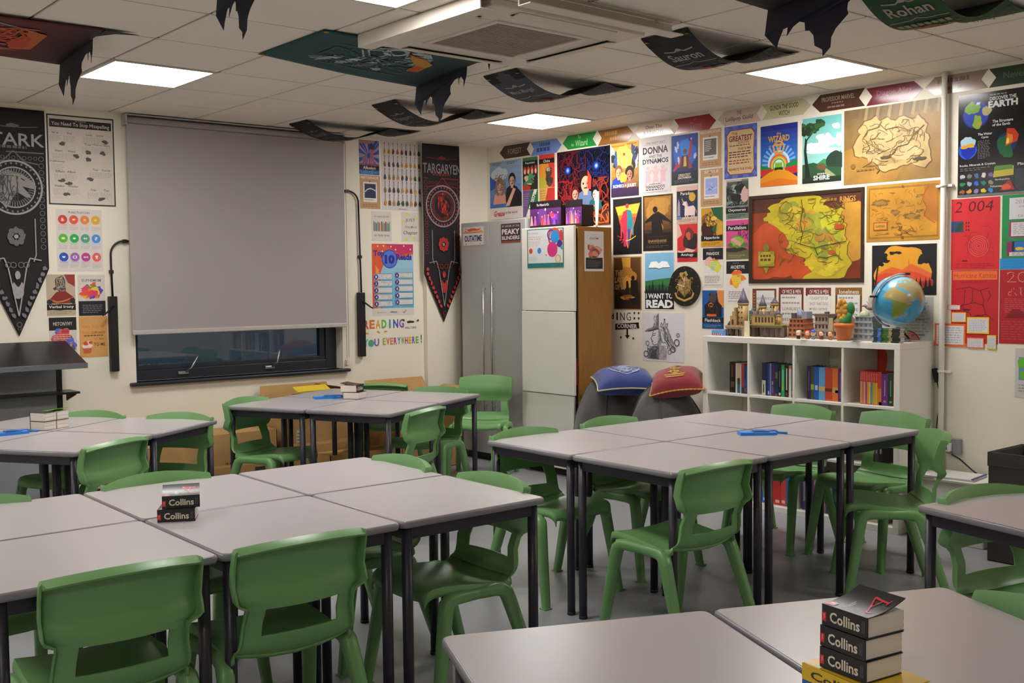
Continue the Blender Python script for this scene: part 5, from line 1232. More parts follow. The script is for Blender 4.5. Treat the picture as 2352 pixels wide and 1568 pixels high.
def stage_box(label, x, y0_, y1_, h, seed, title, folders):
    t = thing('photo_box', label, 'box', (x, y1_, 1.9225), -PI / 2)
    W = y1_ - y0_
    s = Sheet(W, h, '1a1018', t=.004)
    s.R(0, 0, 1, .72, '3a1430', '5a2a6a'); rd = random.Random(seed)
    s.P([(.3, .72), (.5, .72), (.62, .2), (.2, .2)], '6a3a8a')
    for i in range(9):
        u = .06 + i * .105 + rd.uniform(-.02, .02); hh = rd.uniform(.28, .46); c = rd.choice(['b85a9a', 'c86a8a', '8a4ac0', 'd09ab0', 'b8404a', 'c8a07a', '5a2a7a'])
        s.P([(u - .05, .1), (u + .05, .1), (u + .02, .1 + hh), (u - .02, .1 + hh)], c); s.C(u, .13 + hh, .022, 'c89a86', 8)
    s.R(0, 0, 1, .1, '2a1a16'); s.C(.5, .68, .03, 'd8c8e8', 10); s.L([(.48, 0), (.48, .72)], .006, '1a1018'); s.SPLAT(.75, .4, .2, .16, ['c85aa8', '7a3ab8', 'c83a5a'], seed, 6)
    if title: s.T(title, .42, .86, .4, .09, 'd8d4d6', .01, .2)
    s.obj('front_picture', M_PRINT, t)
    q = MB('1c1418'); q.box(0, W, 0, .004, 0, h); q.box(0, .004, 0, .12, 0, h * .8); q.box(W - .004, W, 0, .12, 0, h * .8); q.box(0, W, 0, .12, 0, .004); q.obj('box_body', M_INK, t)
    for i, c in enumerate(folders):
        q = MB(c); q.box(.012 + i * .02, .026 + i * .02, .012, .115, .006, h * .9); q.obj('folder', M_INK, t, bevel=.001)
stage_box('dark box file with a purple stage photograph and white script title', 5.66, 6.10, 6.46, .21, 4, 'The Wizard of Oz', ['c9c2b4', 'b8a24a', 'c9c2b4'])
stage_box('box file with a bright pink stage photograph, nearest the oak side', 5.69, 5.90, 6.08, .20, 9, None, ['c8b850', 'c9c2b4'])
q = MB('c9c4ba'); q.box(0, .02, 0, .20, 0, .085); tag(q.obj('white_folder', M_INK, None, loc=(5.51, 6.14, 1.9125), bevel=.002), 'low white folder at the left end of the cupboard top', 'folder') if False else None
q = MB('d2d0cc')
q.grid(lambda u, v: (.10 * (1 - v) ** 2 * .25 + .004 * u, -.075 * (.45 + .55 * u) * (1 - .55 * (1 - v) ** 2) - 0.0, v * .275), 6, 14)
tag(q.obj('curled_paper', M_PRINT, None, loc=(5.93, 6.04, 1.9225), solid=.001), 'white curled sheet of paper standing on the cupboard top', 'paper')

# ================================================================== WHITE BOOKCASE (four columns, three rows)
BX, BY0, BY1, BH = 5.713, 3.290, 4.752, 1.12
bk = thing('bookcase', 'white cube bookcase with four columns of open compartments', 'bookcase', (BX, BY0, 0))
Dp, Wd = .385, BY1 - BY0
to = .038
q = MB(); q.box(0, Dp, 0, Wd, BH - to, BH); q.obj('top_panel', M_WHITE, bk, bevel=.002)
q = MB(); q.box(0, Dp, 0, Wd, 0, to); q.obj('base_panel', M_WHITE, bk, bevel=.002)
for y in (0, Wd - to):
    q = MB(); q.box(0, Dp, y, y + to, to, BH - to); q.obj('side_panel', M_WHITE, bk, bevel=.002)
cw = (Wd - 2 * to - 3 * .016) / 4
ch = (BH - 2 * to - 2 * .016) / 3
for i in range(3):
    y = to + (i + 1) * cw + i * .016
    q = MB(); q.box(.003, Dp - .003, y, y + .016, to, BH - to); q.obj('divider', M_WHITE, bk, bevel=.001)
for r in range(2):
    for i in range(4):
        y = to + i * (cw + .016); z = to + (r + 1) * ch + r * .016
        q = MB(); q.box(.003, Dp - .003, y, y + cw, z, z + .016); q.obj('shelf', M_WHITE, bk, bevel=.001)
q = MB('4a4844'); 
def cell(col, row):
    """col 0 = leftmost in the photo; returns the left y edge, the right y edge and the floor height"""
    i = 3 - col
    y = BY0 + to + i * (cw + .016)
    z = to + (2 - row) * (ch + .016)
    return y + cw, y, z
_bn = [0]
def book(label, y_left, z, w, h, col, group, depth=.13, deco=None, inset=.05, top=None):
    """upright book, spine towards the room; y_left = the left edge in the photo"""
    t = thing('book', label, 'book', (BX + inset, y_left - w / 2, z + .0005), 0, group)
    c = hx(col)
    q = MB(col)
    q.box(0, .0025, -w / 2, w / 2, 0, h)
    q.box(.0025, depth, -w / 2, -w / 2 + .0018, 0, h); q.box(.0025, depth, w / 2 - .0018, w / 2, 0, h)
    def patch(v0, v1, u0, u1, cc, k=1):
        e = -.0002 * k
        q.poly([(e, w / 2 - u0 * w, v0 * h), (e, w / 2 - u1 * w, v0 * h), (e, w / 2 - u1 * w, v1 * h), (e, w / 2 - u0 * w, v1 * h)], cc)
    for d in (deco or []): patch(*d)
    q.obj('cover', M_COVER, t, bevel=.0006)
    if w > .006:
        q = MB(); q.box(.003, depth - .004, -w / 2 + .002, w / 2 - .002, .003, h - .004); q.obj('pages', M_PAGES, t)
    return t
def row(col, rw, start, items, group, inset=.05):
    yl, yr, z = cell(col, rw)
    y = yl - start
    for it in items:
        w, h, c, lab = it[:4]
        if y - w < yr - .001: w = max(.005, y - yr - .0005)
        book(lab, y, z, w - .0008, h, c, group, deco=it[4] if len(it) > 4 else None, inset=inset + (len(it) > 5 and it[5] or 0))
        y -= w
TB = lambda c, a=.25, b=.85: [(a, b, .3, .7, c)]
g = 'books in the first compartment of the top row'
row(0, 0, .152, [(.050, .205, '17120f', 'thick black book at the left of the first compartment', [(.5, .92, .3, .6, '5a2f20'), (.18, .36, .2, .8, '5a4030')]), (.014, .198, 'b8b6aa', 'thin cream book right of the thick black one'), (.024, .198, 'c09a86', 'pinkish book with a dark green lower spine', [(.0, .3, 0, 1, '2a5a78'), (.3, .5, 0, 1, '3a3428')]), (.010, .196, '9ab8b4', 'very thin pale teal book in the first compartment'), (.024, .194, '9a2f2c', 'red book in the first compartment', [(0, .2, 0, 1, '3a2a30')]), (.016, .19, '1f3352', 'dark blue book with a coloured foot', [(.05, .2, 0, 1, '6a4a5a'), (.25, .5, 0, 1, '2050a0')]), (.024, .19, '1a5a80', 'teal blue book against the right side of the first compartment', [(.08, .2, .1, .6, '8a3a4a'), (.5, .8, .2, .6, '2a8a90')])], g)
g = 'books in the second compartment of the top row'
row(1, 0, .066, [(.030, .212, '1c2440', 'navy book with a white lower half', [(0, .46, 0, 1, 'b8b4a4'), (.08, .34, .35, .6, '6a6658')]), (.014, .21, '18243a', 'narrow dark slate book in the second compartment'), (.018, .21, '24388a', 'royal blue book in the second compartment', [(.04, .14, .2, .8, '9aa8c8')]), (.012, .21, '6f7f95', 'grey-blue narrow book in the second compartment'), (.026, .21, '3f2858', 'purple book with a small green mark', [(.35, .45, .2, .6, '7a9a6a'), (.1, .3, .3, .6, '6a5a88')]), (.028, .208, '172c48', 'dark navy book with a gold panel', [(.55, .75, .2, .8, '6a5a34'), (0, .08, .2, .7, '8a3a3a')]), (.023, .207, '15161b', 'black book with fine grey lettering', [(.3, .8, .4, .6, '7a7878'), (.04, .12, .2, .8, 'b0aca6')]), (.026, .206, '1f8a58', 'bright green book in the second compartment', [(.2, .5, .3, .7, '8ab83a'), (.5, .85, .3, .7, '6fc09a')]), (.031, .205, '131315', 'black book with big white spine lettering', [(.22, .9, .35, .65, 'b8b4b0'), (.05, .15, .3, .7, '8a3030')]), (.021, .204, 'bdb6aa', 'white book with an orange top', [(.9, 1, 0, 1, 'b8703a')]), (.022, .203, '14333e', 'dark teal book in the second compartment', [(.1, .2, .2, .8, '8ab0b0')]), (.020, .203, '1f5f78', 'teal book at the right end of the second compartment', [(.3, .5, .2, .8, '7ab0b8')])], g)
g = 'books in the third compartment of the top row'
row(2, 0, .060, [(.028, .208, '2a2040', 'dark purple-black book at the left of the third compartment', TB('4a4070')), (.024, .207, '3a4a2a', 'dark olive book with a bright green picture', [(.3, .46, 0, 1, '8aa02c')]), (.034, .206, '1f50a0', 'strong blue book with a small white shape', [(.3, .44, .2, .8, '9ab0c8')]), (.045, .205, '5a94c4', 'light blue book with a yellow picture', [(.28, .42, 0, 1, 'b8a060')]), (.052, .204, 'b0402a', 'wide red-orange book in the third compartment', [(.28, .38, 0, 1, '5a2a24'), (.02, .04, .1, .9, 'c86a4a')]), (.040, .203, 'c8682a', 'orange book in the third compartment', [(.26, .42, 0, 1, 'b89a50'), (.26, .34, .5, 1, '4a3a2a')]), (.040, .202, '4a2258', 'plum purple book in the third compartment', TB('6a4a7a', .1, .9)), (.026, .195, 'bdb6a8', 'cream book with a violet foot', [(0, .3, 0, 1, '4a34a0'), (.04, .12, .3, .7, 'c8c4d0'), (.32, .4, .3, .7, '6a3a2a')])], g)
yl, yr, z = cell(3, 0)
y = yl - .085
cs = ['c8a03a', 'b85a9a', 'c8a02c', '7a4a9a', 'c88a2c', 'c2b82c', '3a7ac0', '8aa82c', 'c8963a', 'c8a82c']
for i, c in enumerate(cs):
    book('thin red paperback with a coloured lower spine, in the fourth compartment', y, z, .0112, .200 - .0005 * i, 'b3302f', 'thin red paperbacks in the fourth compartment', deco=[(.02, .68, .1, .9, c), (.72, .96, .4, .6, 'd08a7a')])
    y -= .0115
book('thicker red paperback with a flame-coloured spine, right of the thin red row', y, z, .026, .198, 'b3302f', 'books in the fourth compartment of the top row', deco=[(.0, .5, 0, 1, 'b8702c'), (0, .1, .3, 1, '2a1a1a')]); y -= .027
for w_, c, lab, dd in ((.040, '5a2468', 'purple hardback in the dark blue slipcase row', 'a07aa8'), (.036, '20321c', 'dark green hardback beside the purple one', '5a8a8a'), (.038, 'c88a24', 'golden yellow hardback at the right end of the top row', 'e0b050')):
    w_ = min(w_, y - yr - .001)
    book(lab, y, z, w_, .19, c, 'books in the fourth compartment of the top row', deco=[(.1, .16, .3, .7, dd), (.3, .8, .42, .58, dd)]); y -= w_ + .0005
# lower rows (seen between the chairs and the table legs)
def fill(col, rw, start, cols, w0, h0, lab, group, seed):
    rd = random.Random(seed); yl, yr, z = cell(col, rw); y = yl - start
    for c in cols:
        w_ = w0 * rd.uniform(.8, 1.2); h_ = h0 * rd.uniform(.93, 1.05)
        if y - w_ < yr: break
        t = book(lab[c] if isinstance(lab, dict) else lab, y, z, w_, h_, c, group, deco=[(.06, .14, .2, .8, 'c9b8a8'), (.8, .92, .2, .8, 'b8a898')] if seed % 2 else TB('8a8a90')); y -= w_ + .0006
fill(1, 2, .07, ['1f5fb8', 'b8242a', 'b3262c', 'c03a2c', '2060b0'], .05, .25, {'1f5fb8': 'blue ring binder, left one on the bottom shelf', 'b8242a': 'red ring binder with a white label on the bottom shelf', 'b3262c': 'darker red ring binder on the bottom shelf', 'c03a2c': 'orange-red ring binder on the bottom shelf', '2060b0': 'blue ring binder at the right end of the bottom shelf group'}, 'ring binders on the bottom shelf', 3)
fill(2, 2, .03, ['3f2a6a', '2a5a4a', '2a2a8a', 'a02a6a', '242a90', '8a6a4a', '2a2a90', '1f6a70'], .028, .24, {'3f2a6a': 'violet book on the bottom shelf, third column', '2a5a4a': 'dark green book on the bottom shelf, third column', '2a2a8a': 'ultramarine book next to a dark green one, bottom shelf', 'a02a6a': 'magenta book on the bottom shelf, third column', '242a90': 'indigo book right of the magenta one, bottom shelf', '8a6a4a': 'tan book on the bottom shelf, third column', '2a2a90': 'ultramarine book right of the tan one, bottom shelf', '1f6a70': 'teal book on the bottom shelf, third column'}, 'books on the bottom shelf, third column', 4)
fill(3, 1, .12, ['1c1c22', '2a2430', '34343a', '201a1c'], .03, .25, {'1c1c22': 'black folder in the middle row, fourth column', '2a2430': 'plum-black folder in the middle row, fourth column', '34343a': 'charcoal folder in the middle row, fourth column', '201a1c': 'brown-black folder in the middle row, fourth column'}, 'dark folders in the middle row', 6)
fill(3, 2, .02, ['1f4a7a', 'b8502c', 'b8a888', 'c2b49a', '9a7a4a'], .045, .25, {'1f4a7a': 'blue binder at the bottom right of the bookcase', 'b8502c': 'orange binder at the bottom right of the bookcase', 'b8a888': 'beige binder at the bottom right of the bookcase', 'c2b49a': 'cream binder at the bottom right of the bookcase', '9a7a4a': 'wood-brown lever arch file at the bottom right of the bookcase'}, 'binders at the bottom right of the bookcase', 5)
q = MB('8a2a2c'); q.smooth = True; q.lathe([(.0, 0), (.05, .0), (.06, .03), (.06, .12), (.04, .15), (.0, .155)], 20)
yl, yr, z = cell(1, 1)
tag(q.obj('red_tin', M_INK, None, loc=(BX + .12, (yl + yr) / 2 + .02, z + .0005)), 'round dark red tin in the middle row of the bookcase', 'tin')

# ================================================================== ON TOP OF THE BOOKCASE
ZT = BH + .0006
def bpart(name, parent, mat, fn, col='b8a078', **k):
    m = MB(col); fn(m); return m.obj(name, mat, parent, **k)
ca = thing('model_castle', 'brown model castle with grey pointed roofs on a rocky base', 'model', (5.90, 4.44, ZT))
def rock(m, y0_, y1_, h, seed):
    rd = random.Random(seed); n = 16
    for i in range(n):
        y = y0_ + (y1_ - y0_) * (i + .5) / n; x = rd.uniform(-.07, -.05)
        m.obox((x + .06, y, h * .42), (.10 + rd.uniform(0, .03), (y1_ - y0_) / n * 1.5, h * rd.uniform(.7, .95)), rz=rd.uniform(-.4, .4), ry=rd.uniform(-.15, .15), col=rd.choice(['5c4a40', '4a3a32', '705c4e', '3c302b']))
    m.box(-.065, .09, y0_, y1_, h * .78, h)
bpart('rock_base', ca, M_INK, lambda m: (rock(m, -.25, .05, .078, 3), m.box(-.07, .095, -.252, .052, .0745, .0805, '7a7a3c')), '6f5a48')
bpart('gate_rock', ca, M_INK, lambda m: (rock(m, .095, .215, .06, 8), [m.box(-.06, -.05, .062 + i * .011, .068 + i * .011, 0, .06, 'a89a80') for i in range(4)], m.box(-.062, .03, .06, .22, .058, .07, '9a8468')), '7a6450')
def tower(y, x, r, z0_, z1_, z2_, label_sq=False, wall='a98a58', roof='585264'):
    m = MB(wall)
    n = 4 if label_sq else 12
    m.tube([(x, y, z0_), (x, y, z1_ - .012)], r, n); m.tube([(x, y, z1_ - .016), (x, y, z1_)], r * 1.12, n)
    rd = random.Random(int(y * 1000))
    for k in range(4):
        zz = z0_ + (z1_ - z0_) * (k + .6) / 4.6
        for d in (-.45, .25): m.box(x - r * 1.0 - .001, x - r * .6, y + d * r, y + (d + .22) * r, zz, zz + .011, '4a3a28')
    t = m.obj('tower', M_INK, ca)
    m = MB(roof); m.tube([(x, y, z1_), (x, y, z1_ + (z2_ - z1_) * .3), (x, y, z2_)], [r * 1.2, r * .78, .001], n); m.obj('roof', M_INK, t)
tower(.115, 0, .033, .06, .225, .325)
tower(.045, .01, .016, .07, .15, .195)
tower(-.045, .0, .024, .08, .205, .28)
tower(-.125, .02, .03, .08, .222, .262, True)
tower(.01, .03, .018, .08, .14, .185)
tower(-.175, -.01, .016, .08, .15, .19)
bpart('hall', ca, M_INK, lambda m: (m.box(-.03, .06, -.16, .02, .08, .145), [m.box(-.032, -.028, -.15 + i * .026, -.138 + i * .026, .095, .13, '3f3226') for i in range(6)], m.prism([(-.035, -.165), (.065, -.165), (.065, .025), (-.035, .025)], .145, .15, '6a6676'), [m.box(-.03, .05, -.15 + i * .045, -.125 + i * .045, .15, .168, '8a7a62') for i in range(4)]), 'b0925e')
bpart('gatehouse', ca, M_INK, lambda m: (m.box(-.04, .03, .150, .195, .07, .135), m.box(-.03, .02, .16, .185, .135, .165), m.box(-.02, .01, .166, .178, .165, .19), m.box(-.0415, -.038, .165, .18, .075, .11, '3c2f22'), m.tube([(-.03, .207, .0), (-.03, .207, .075)], .012, 8), m.tube([(-.03, .207, .075), (-.03, .207, .10)], [.016, .001], 8, '54505c')), 'a08458')
q = MB('c9bfa6'); q.box(0, .012, -.018, .018, 0, .105); tag(q.obj('white_booklet', M_INK, None, loc=(5.80, 4.452, ZT), bevel=.001), 'narrow cream booklet standing between the two castle rocks', 'booklet')
q = MB('1f7a4c'); q.box(0, .006, -.065, .065, 0, .165); tag(q.obj('green_card', M_INK, None, loc=(6.055, 4.56, ZT)), 'dark green card standing behind the castle tower', 'card')
fb = thing('game_box', 'flat blue box with red lettering lying at the left end of the bookcase top', 'box', (5.80, 4.70, ZT))
bpart('box_lid', fb, M_INK, lambda m: (m.box(0, .2, -.045, .045, 0, .036), m.box(-.0004, .0, -.04, .04, .003, .013, 'b8b4b0'), [m.box(-.0008, 0, -.034 + i * .016, -.024 + i * .016, .004, .013, 'a82f2c') for i in range(5)]), '5a86b8', bevel=.001)

def model_house(label, y, x, w, h, base, wall, roof, floors, kind):
    t = thing('model_building', label, 'model', (x, y, ZT))
    bpart('base_plate', t, M_INK, lambda m: m.box(-.055, .07, -w / 2 - .01, w / 2 + .01, 0, .006), base)
    def body(m):
        for f in range(floors):
            z0_ = .006 + (h - .006) * f / floors; z1_ = .006 + (h - .006) * (f + 1) / floors; s_ = 1 - .06 * f
            m.box(-.045, .06, -w / 2 * s_, w / 2 * s_, z0_, z1_ - .004); m.box(-.05, .062, -w / 2 * s_ - .003, w / 2 * s_ + .003, z1_ - .005, z1_)
            n = 4
            for i in range(n):
                yy = -w / 2 * s_ + w * s_ * (i + .25) / n
                m.box(-.0462, -.044, yy, yy + w * s_ / n * .5, z0_ + (z1_ - z0_) * .25, z0_ + (z1_ - z0_) * .75, '3a2a22' if kind != 'grey' else '5a6a80')
    bpart('walls', t, M_INK, body, wall)
    if kind == 'brick':
        bpart('roof', t, M_INK, lambda m: (m.tube([(.01, .01, h), (.01, .01, h + .03), (.01, .01, h + .055), (.01, .01, h + .065)], [.028, .026, .014, .001], 12), m.box(-.03, .05, .02, .05, h, h + .035, '4a4448'), m.box(-.02, .04, -.06, -.02, h, h + .045, '7f8494')), '7a8496')
        bpart('column', t, M_INK, lambda m: (m.tube([(-.048, w / 2 - .002, .006), (-.048, w / 2 - .002, .07)], .005, 8), m.ball((-.048, w / 2 - .002, .085), .011, col='c07a60')), '8a7a66')
    elif kind == 'flat':
        bpart('roof', t, M_INK, lambda m: (m.box(-.055, .068, -w / 2 - .008, w / 2 + .008, h, h + .008), m.box(.01, .03, -.01, .015, h, h + .022)), roof)
        bpart('side_wing', t, M_INK, lambda m: m.box(-.05, .05, -w / 2 - .03, -w / 2, .006, h * .9), 'a09478')
    elif kind == 'gable':
        bpart('roof', t, M_INK, lambda m: (m.poly([(-.06, -w / 2 - .012, h), (.06, -w / 2 - .012, h), (.06, 0, h + .045), (-.06, 0, h + .045)]), m.poly([(-.06, w / 2 + .012, h), (.06, w / 2 + .012, h), (.06, 0, h + .045), (-.06, 0, h + .045)]), m.poly([(-.045, -w / 2, h), (-.045, w / 2, h), (-.045, 0, h + .04)], 'b8a88a'), m.poly([(.045, -w / 2, h), (.045, w / 2, h), (.045, 0, h + .04)], 'b8a88a')), roof)
        bpart('timbering', t, M_INK, lambda m: [m.obox((-.0465, dy, h * .5), (.003, .005, h * .9), rx=a) for dy, a in ((-.02, .3), (0, 0), (.02, -.3))], '4a2a22')
    else:
        bpart('dome', t, M_INK, lambda m: m.lathe([(.03, 0), (.03, .008), (.026, .022), (.014, .032), (.002, .036)], 16, c=(-.01, .015, h)), 'a8b08a')
        bpart('ridge_sculpture', t, M_INK, lambda m: (m.ball((.01, -.015, h + .05), .02, .03, .016), m.tube([(.01, .005, h + .05), (.005, .025, h + .065), (-.01, .035, h + .06)], [.012, .009, .004], 8), m.poly([(.01, -.01, h + .06), (.02, -.06, h + .085), (.02, -.035, h + .05)]), m.poly([(.01, .0, h + .06), (.03, .03, h + .095), (.02, -.02, h + .055)]), m.tube([(.01, -.04, h + .045), (.02, -.07, h + .03), (.02, -.08, h + .0)], [.01, .007, .003], 8)), '7a6a66')
model_house('orange-brown brick model building with a blue-grey dome, right of the castle', 4.09, 5.89, .13, .125, '9a8a78', '9c5f3c', '7a8496', 4, 'brick')
model_house('grey-brown flat-roofed model house with shuttered windows', 3.925, 5.92, .11, .148, '6a5a50', '8f8072', '5a4c42', 3, 'flat')
model_house('small half-timbered model house behind the flowerpot', 3.80, 5.93, .085, .115, '5a4a42', 'b09a80', '5c4a44', 2, 'gable')
model_house('pale grey model building with a green dome and winged sculpture', 3.615, 5.90, .14, .148, '7a7a78', '8f938f', '6a6a6a', 4, 'grey')

def figurine(label, y, x, hair, skin, robe, hat=None, tall=.058):
    t = thing('figurine', label, 'figurine', (x, y, ZT), 0, 'little figurines on the bookcase')
    bpart('figure_body', t, M_INK, lambda m: (m.lathe([(.011, 0), (.012, .004), (.010, .018), (.006, .024)], 12), m.ball((0, .012, .014), .004, col=robe), m.ball((0, -.012, .014), .004, col=robe)), robe)
    hd = bpart('head', t, M_INK, lambda m: (m.ball((0, 0, .037), .0155, .0165, .016, 16, 10), m.ball((-.0145, .006, .037), .002, col='1a1614', nu=6, nv=4), m.ball((-.0145, -.006, .037), .002, col='1a1614', nu=6, nv=4)), skin)
    bpart('hair', hd, M_INK, lambda m: m.ball((.004, 0, .041), .0155, .0185, .0155, 16, 10), hair)
    if hat: bpart('hat', hd, M_INK, lambda m: m.lathe([(.018, 0), (.018, .004), (.013, .006), (.011, .012), (.0, .013)], 14, c=(.001, 0, .050)), hat)
figurine('leftmost figurine, pale bald head and black robe', 4.03, 5.78, 'b8a08c', 'c8ad8f', '17161a')
figurine('figurine with bright red hair', 3.965, 5.785, 'b8302a', 'd0a080', 'a8502c')
figurine('figurine with a blue hat', 3.915, 5.77, 'a8a4a0', 'c8a890', '6a7a94', '2a4ab0')
figurine('dark-haired figurine in a dark red top', 3.875, 5.80, '4a3a30', 'd0aa8c', '6a2f28')
figurine('brown-haired figurine half hidden behind the flowerpot', 3.81, 5.80, '6a4a34', 'c89f7c', '8a5a34')

pt = thing('potted_sunflower', 'orange flowerpot holding a yellow and green fabric sunflower', 'plant', (5.775, 3.70, ZT))
bpart('flowerpot', pt, M_INK, lambda m: (m.lathe([(.0, .0), (.040, 0), (.0525, .078), (.060, .080), (.0615, .106), (.056, .107), (.053, .088), (.0, .086)], 28)), 'c4662a')
bpart('soil', pt, M_INK, lambda m: m.lathe([(.0, .086), (.054, .086), (.045, .095), (.0, .100)], 18), '7a3a24')
def stem(m):
    m.tube([(.0, -.012, .09), (.0, -.02, .125), (.005, -.03, .15), (.008, -.038, .17)], [.030, .030, .022, .018], 14); m.ball((.01, -.040, .195), .022, .026, .042); m.ball((.0, -.008, .12), .028, .034, .028)
bpart('stem', pt, M_VELVET, stem, '1f7a38')
def petals(m):
    for k in range(11):
        a = 2 * PI * k / 11
        c = Vector((-.008, .008 + .030 * math.sin(a) * .8, .185 + .055 * math.cos(a)))
        m.ball(tuple(c), .014, .016, .020, 10, 8, 'd09a1f' if k % 2 else 'c8861a')
bpart('petals', pt, M_VELVET, petals, 'd09a1f')
bpart('flower_face', pt, M_VELVET, lambda m: m.ball((-.004, .008, .185), .014, .024, .036, 14, 10), 'c8902c')
bpart('little_hand', pt, M_VELVET, lambda m: m.ball((-.036, -.008, .098), .012, .018, .01), 'c8967c')

# globe
gb = thing('globe', 'blue desk globe turned to Africa, with a clear arm and a grey base', 'globe', (5.935, 3.435, ZT))
GR = .152; GZ = .245
LAND = [
 [(-17, 15), (-10, 28), (-5, 35), (10, 37), (20, 32), (32, 31), (35, 27), (43, 12), (51, 12), (47, 4), (40, -4), (40, -15), (35, -24), (32, -29), (26, -34), (18, -34), (14, -22), (12, -12), (13, -5), (9, 0), (9, 4), (4, 6), (-5, 5), (-9, 5), (-14, 10)],
 [(44, -25), (47, -25), (50, -15), (49, -12), (45, -16)],
 [(35, 28), (43, 13), (55, 17), (59, 22), (52, 25), (48, 30), (40, 32)],
 [(-9, 38), (-9, 43), (-1, 44), (-4, 48), (3, 51), (8, 54), (10, 57), (20, 55), (24, 59), (30, 60), (22, 65), (12, 58), (5, 60), (14, 68), (28, 71), (45, 67), (70, 72), (100, 77), (140, 73), (179, 68), (160, 60), (140, 55), (130, 43), (122, 38), (121, 30), (108, 20), (105, 10), (99, 8), (95, 16), (88, 22), (80, 12), (77, 8), (72, 20), (62, 25), (52, 28), (48, 30), (40, 36), (27, 37), (28, 41), (22, 37), (19, 41), (13, 45), (17, 40), (15, 38), (10, 44), (3, 43), (-1, 37)],
 [(-5, 50), (1, 52), (-2, 58), (-6, 57), (-4, 54)],
 [(114, -22), (122, -17), (136, -12), (142, -11), (153, -26), (147, -38), (130, -32), (115, -34)],
 [(-165, 62), (-130, 70), (-90, 72), (-60, 52), (-70, 43), (-80, 28), (-97, 26), (-88, 16), (-105, 22), (-122, 38), (-130, 54)],
 [(-80, 8), (-60, 8), (-35, -7), (-40, -22), (-58, -36), (-70, -54), (-72, -18), (-81, -5)],
]
def inpoly(x, y, p):
    r = False
    for (a, b), (c, d) in zip(p, p[1:] + p[:1]):
        if (b > y) != (d > y) and x < (c - a) * (y - b) / (d - b) + a: r = not r
    return r
def globe_col(lon, lat):
    for k, p in enumerate(LAND):
        if inpoly(lon, lat, p):
            if k == 0: return '7f8a3a' if lat < 8 else 'a8935c'
            return 'a2946a' if lat < 50 else '9a9a72'
    return ('3f8fb8' if lat < 20 else '5ba0c0') if abs(lat) < 42 else '86b4c6'
gm = MB(); gm.smooth = True
nu, nv = 150, 80
tilt = Matrix.Rotation(math.radians(20), 4, 'X')
spin = Matrix.Rotation(math.radians(0), 4, 'Z')
vid = []
for j in range(nv + 1):
    lat = -PI / 2 + PI * j / nv
    vid.append(gm.pts([tuple(tilt @ Vector((GR * math.cos(lat) * math.cos(2 * PI * i / nu), GR * math.cos(lat) * math.sin(2 * PI * i / nu), GR * math.sin(lat)))) for i in range(nu)]))
LON0 = 215 - 30
for j in range(nv):
    for i in range(nu):
        lon = ((i + .5) / nu * 360 - LON0 + 180 - 5) % 360 - 180
        lat = -90 + 180 * (j + .5) / nv
        gm.face((vid[j] + i, vid[j] + (i + 1) % nu, vid[j + 1] + (i + 1) % nu, vid[j + 1] + i), globe_col(lon, lat))
gm.v = [(x, y, z + GZ) for x, y, z in gm.v]
gm.obj('sphere', M_GLOBE, gb)
ax = tilt @ Vector((0, 0, 1))
side = Vector((-.80, .40, 0)); side = (side - ax * side.dot(ax)).normalized()
am = MB()
am.tube([Vector((0, 0, GZ)) + ax * (.166 * math.cos(a)) + side * (.166 * math.sin(a)) for a in [PI * k / 20 for k in range(21)]], .009, 8, flat=.6)
am.obj('meridian_arm', M_CLEAR, gb)
pv = MB('1c1c20'); pc = Vector((0, 0, GZ)) + side * .172
pv.obox(tuple(pc), (.02, .045, .012), rz=math.atan2(side.y, side.x) + .1); pv.obox(tuple(Vector((0, 0, GZ)) + ax * .168), (.03, .03, .014)); pv.v = pv.v
pv.obj('pivot', M_BLACK, gb, bevel=.002)
bs = MB('b8b8c0'); bs.lathe([(.0, 0), (.075, 0), (.078, .006), (.06, .014), (.02, .03), (.012, .05), (.011, .085), (.0, .086)], 28); bs.obj('base', M_CLEAR, gb)
bs = MB('17171a'); bs.tube([(.045, -.05, .012), (.02, -.02, .06), (0, 0, .082)], .006, 8); bs.obj('brace', M_BLACK, gb)
# pile of identical workbooks under the globe
for k in range(8):
    t = thing('workbook', 'thin workbook with a striped blue, green and black spine, piled in front of the globe', 'book', (5.722 + .004 * math.sin(k * 1.3), 3.385 + .004 * math.cos(k * 2.1), ZT + k * .0106), 0, 'identical striped workbooks piled in front of the globe')
    q = MB('2f4a48'); q.box(0, .003, -.085, .085, 0, .0102)
    for a, b, c in ((.055, .085, '24464a'), (.035, .055, '4a78c8'), (.02, .035, '22402a'), (-.015, .02, '3f6a2c'), (-.035, -.015, 'a8986a'), (-.085, -.035, '24241f')): q.box(-.0004, .0005, a, b, .0003, .0099, c)
    q.box(.003, .05, -.085, .085, 0, .0006); q.box(.003, .05, -.085, .085, .0096, .0102)
    q.obj('cover', M_COVER, t)
    q = MB(); q.box(.0035, .049, -.0845, .083, .0007, .0095); q.obj('pages', M_PAGES, t)
for lab, x, y, rz, c, w_ in (('loose white card in front of the figurines', 5.745, 3.90, .2, 'cdc8c2', .07), ('loose pale blue paper beside the flowerpot', 5.742, 3.62, -.15, '9fb4cc', .07), ('white paper lying right of the flowerpot', 5.75, 3.56, .3, 'cfcac4', .055)):
    s = MB(c); s.box(-.028, .028, -w_, w_, 0, .0012); tag(s.obj('loose_paper', M_PRINT, None, loc=(x, y, ZT), rz=rz), lab, 'paper')

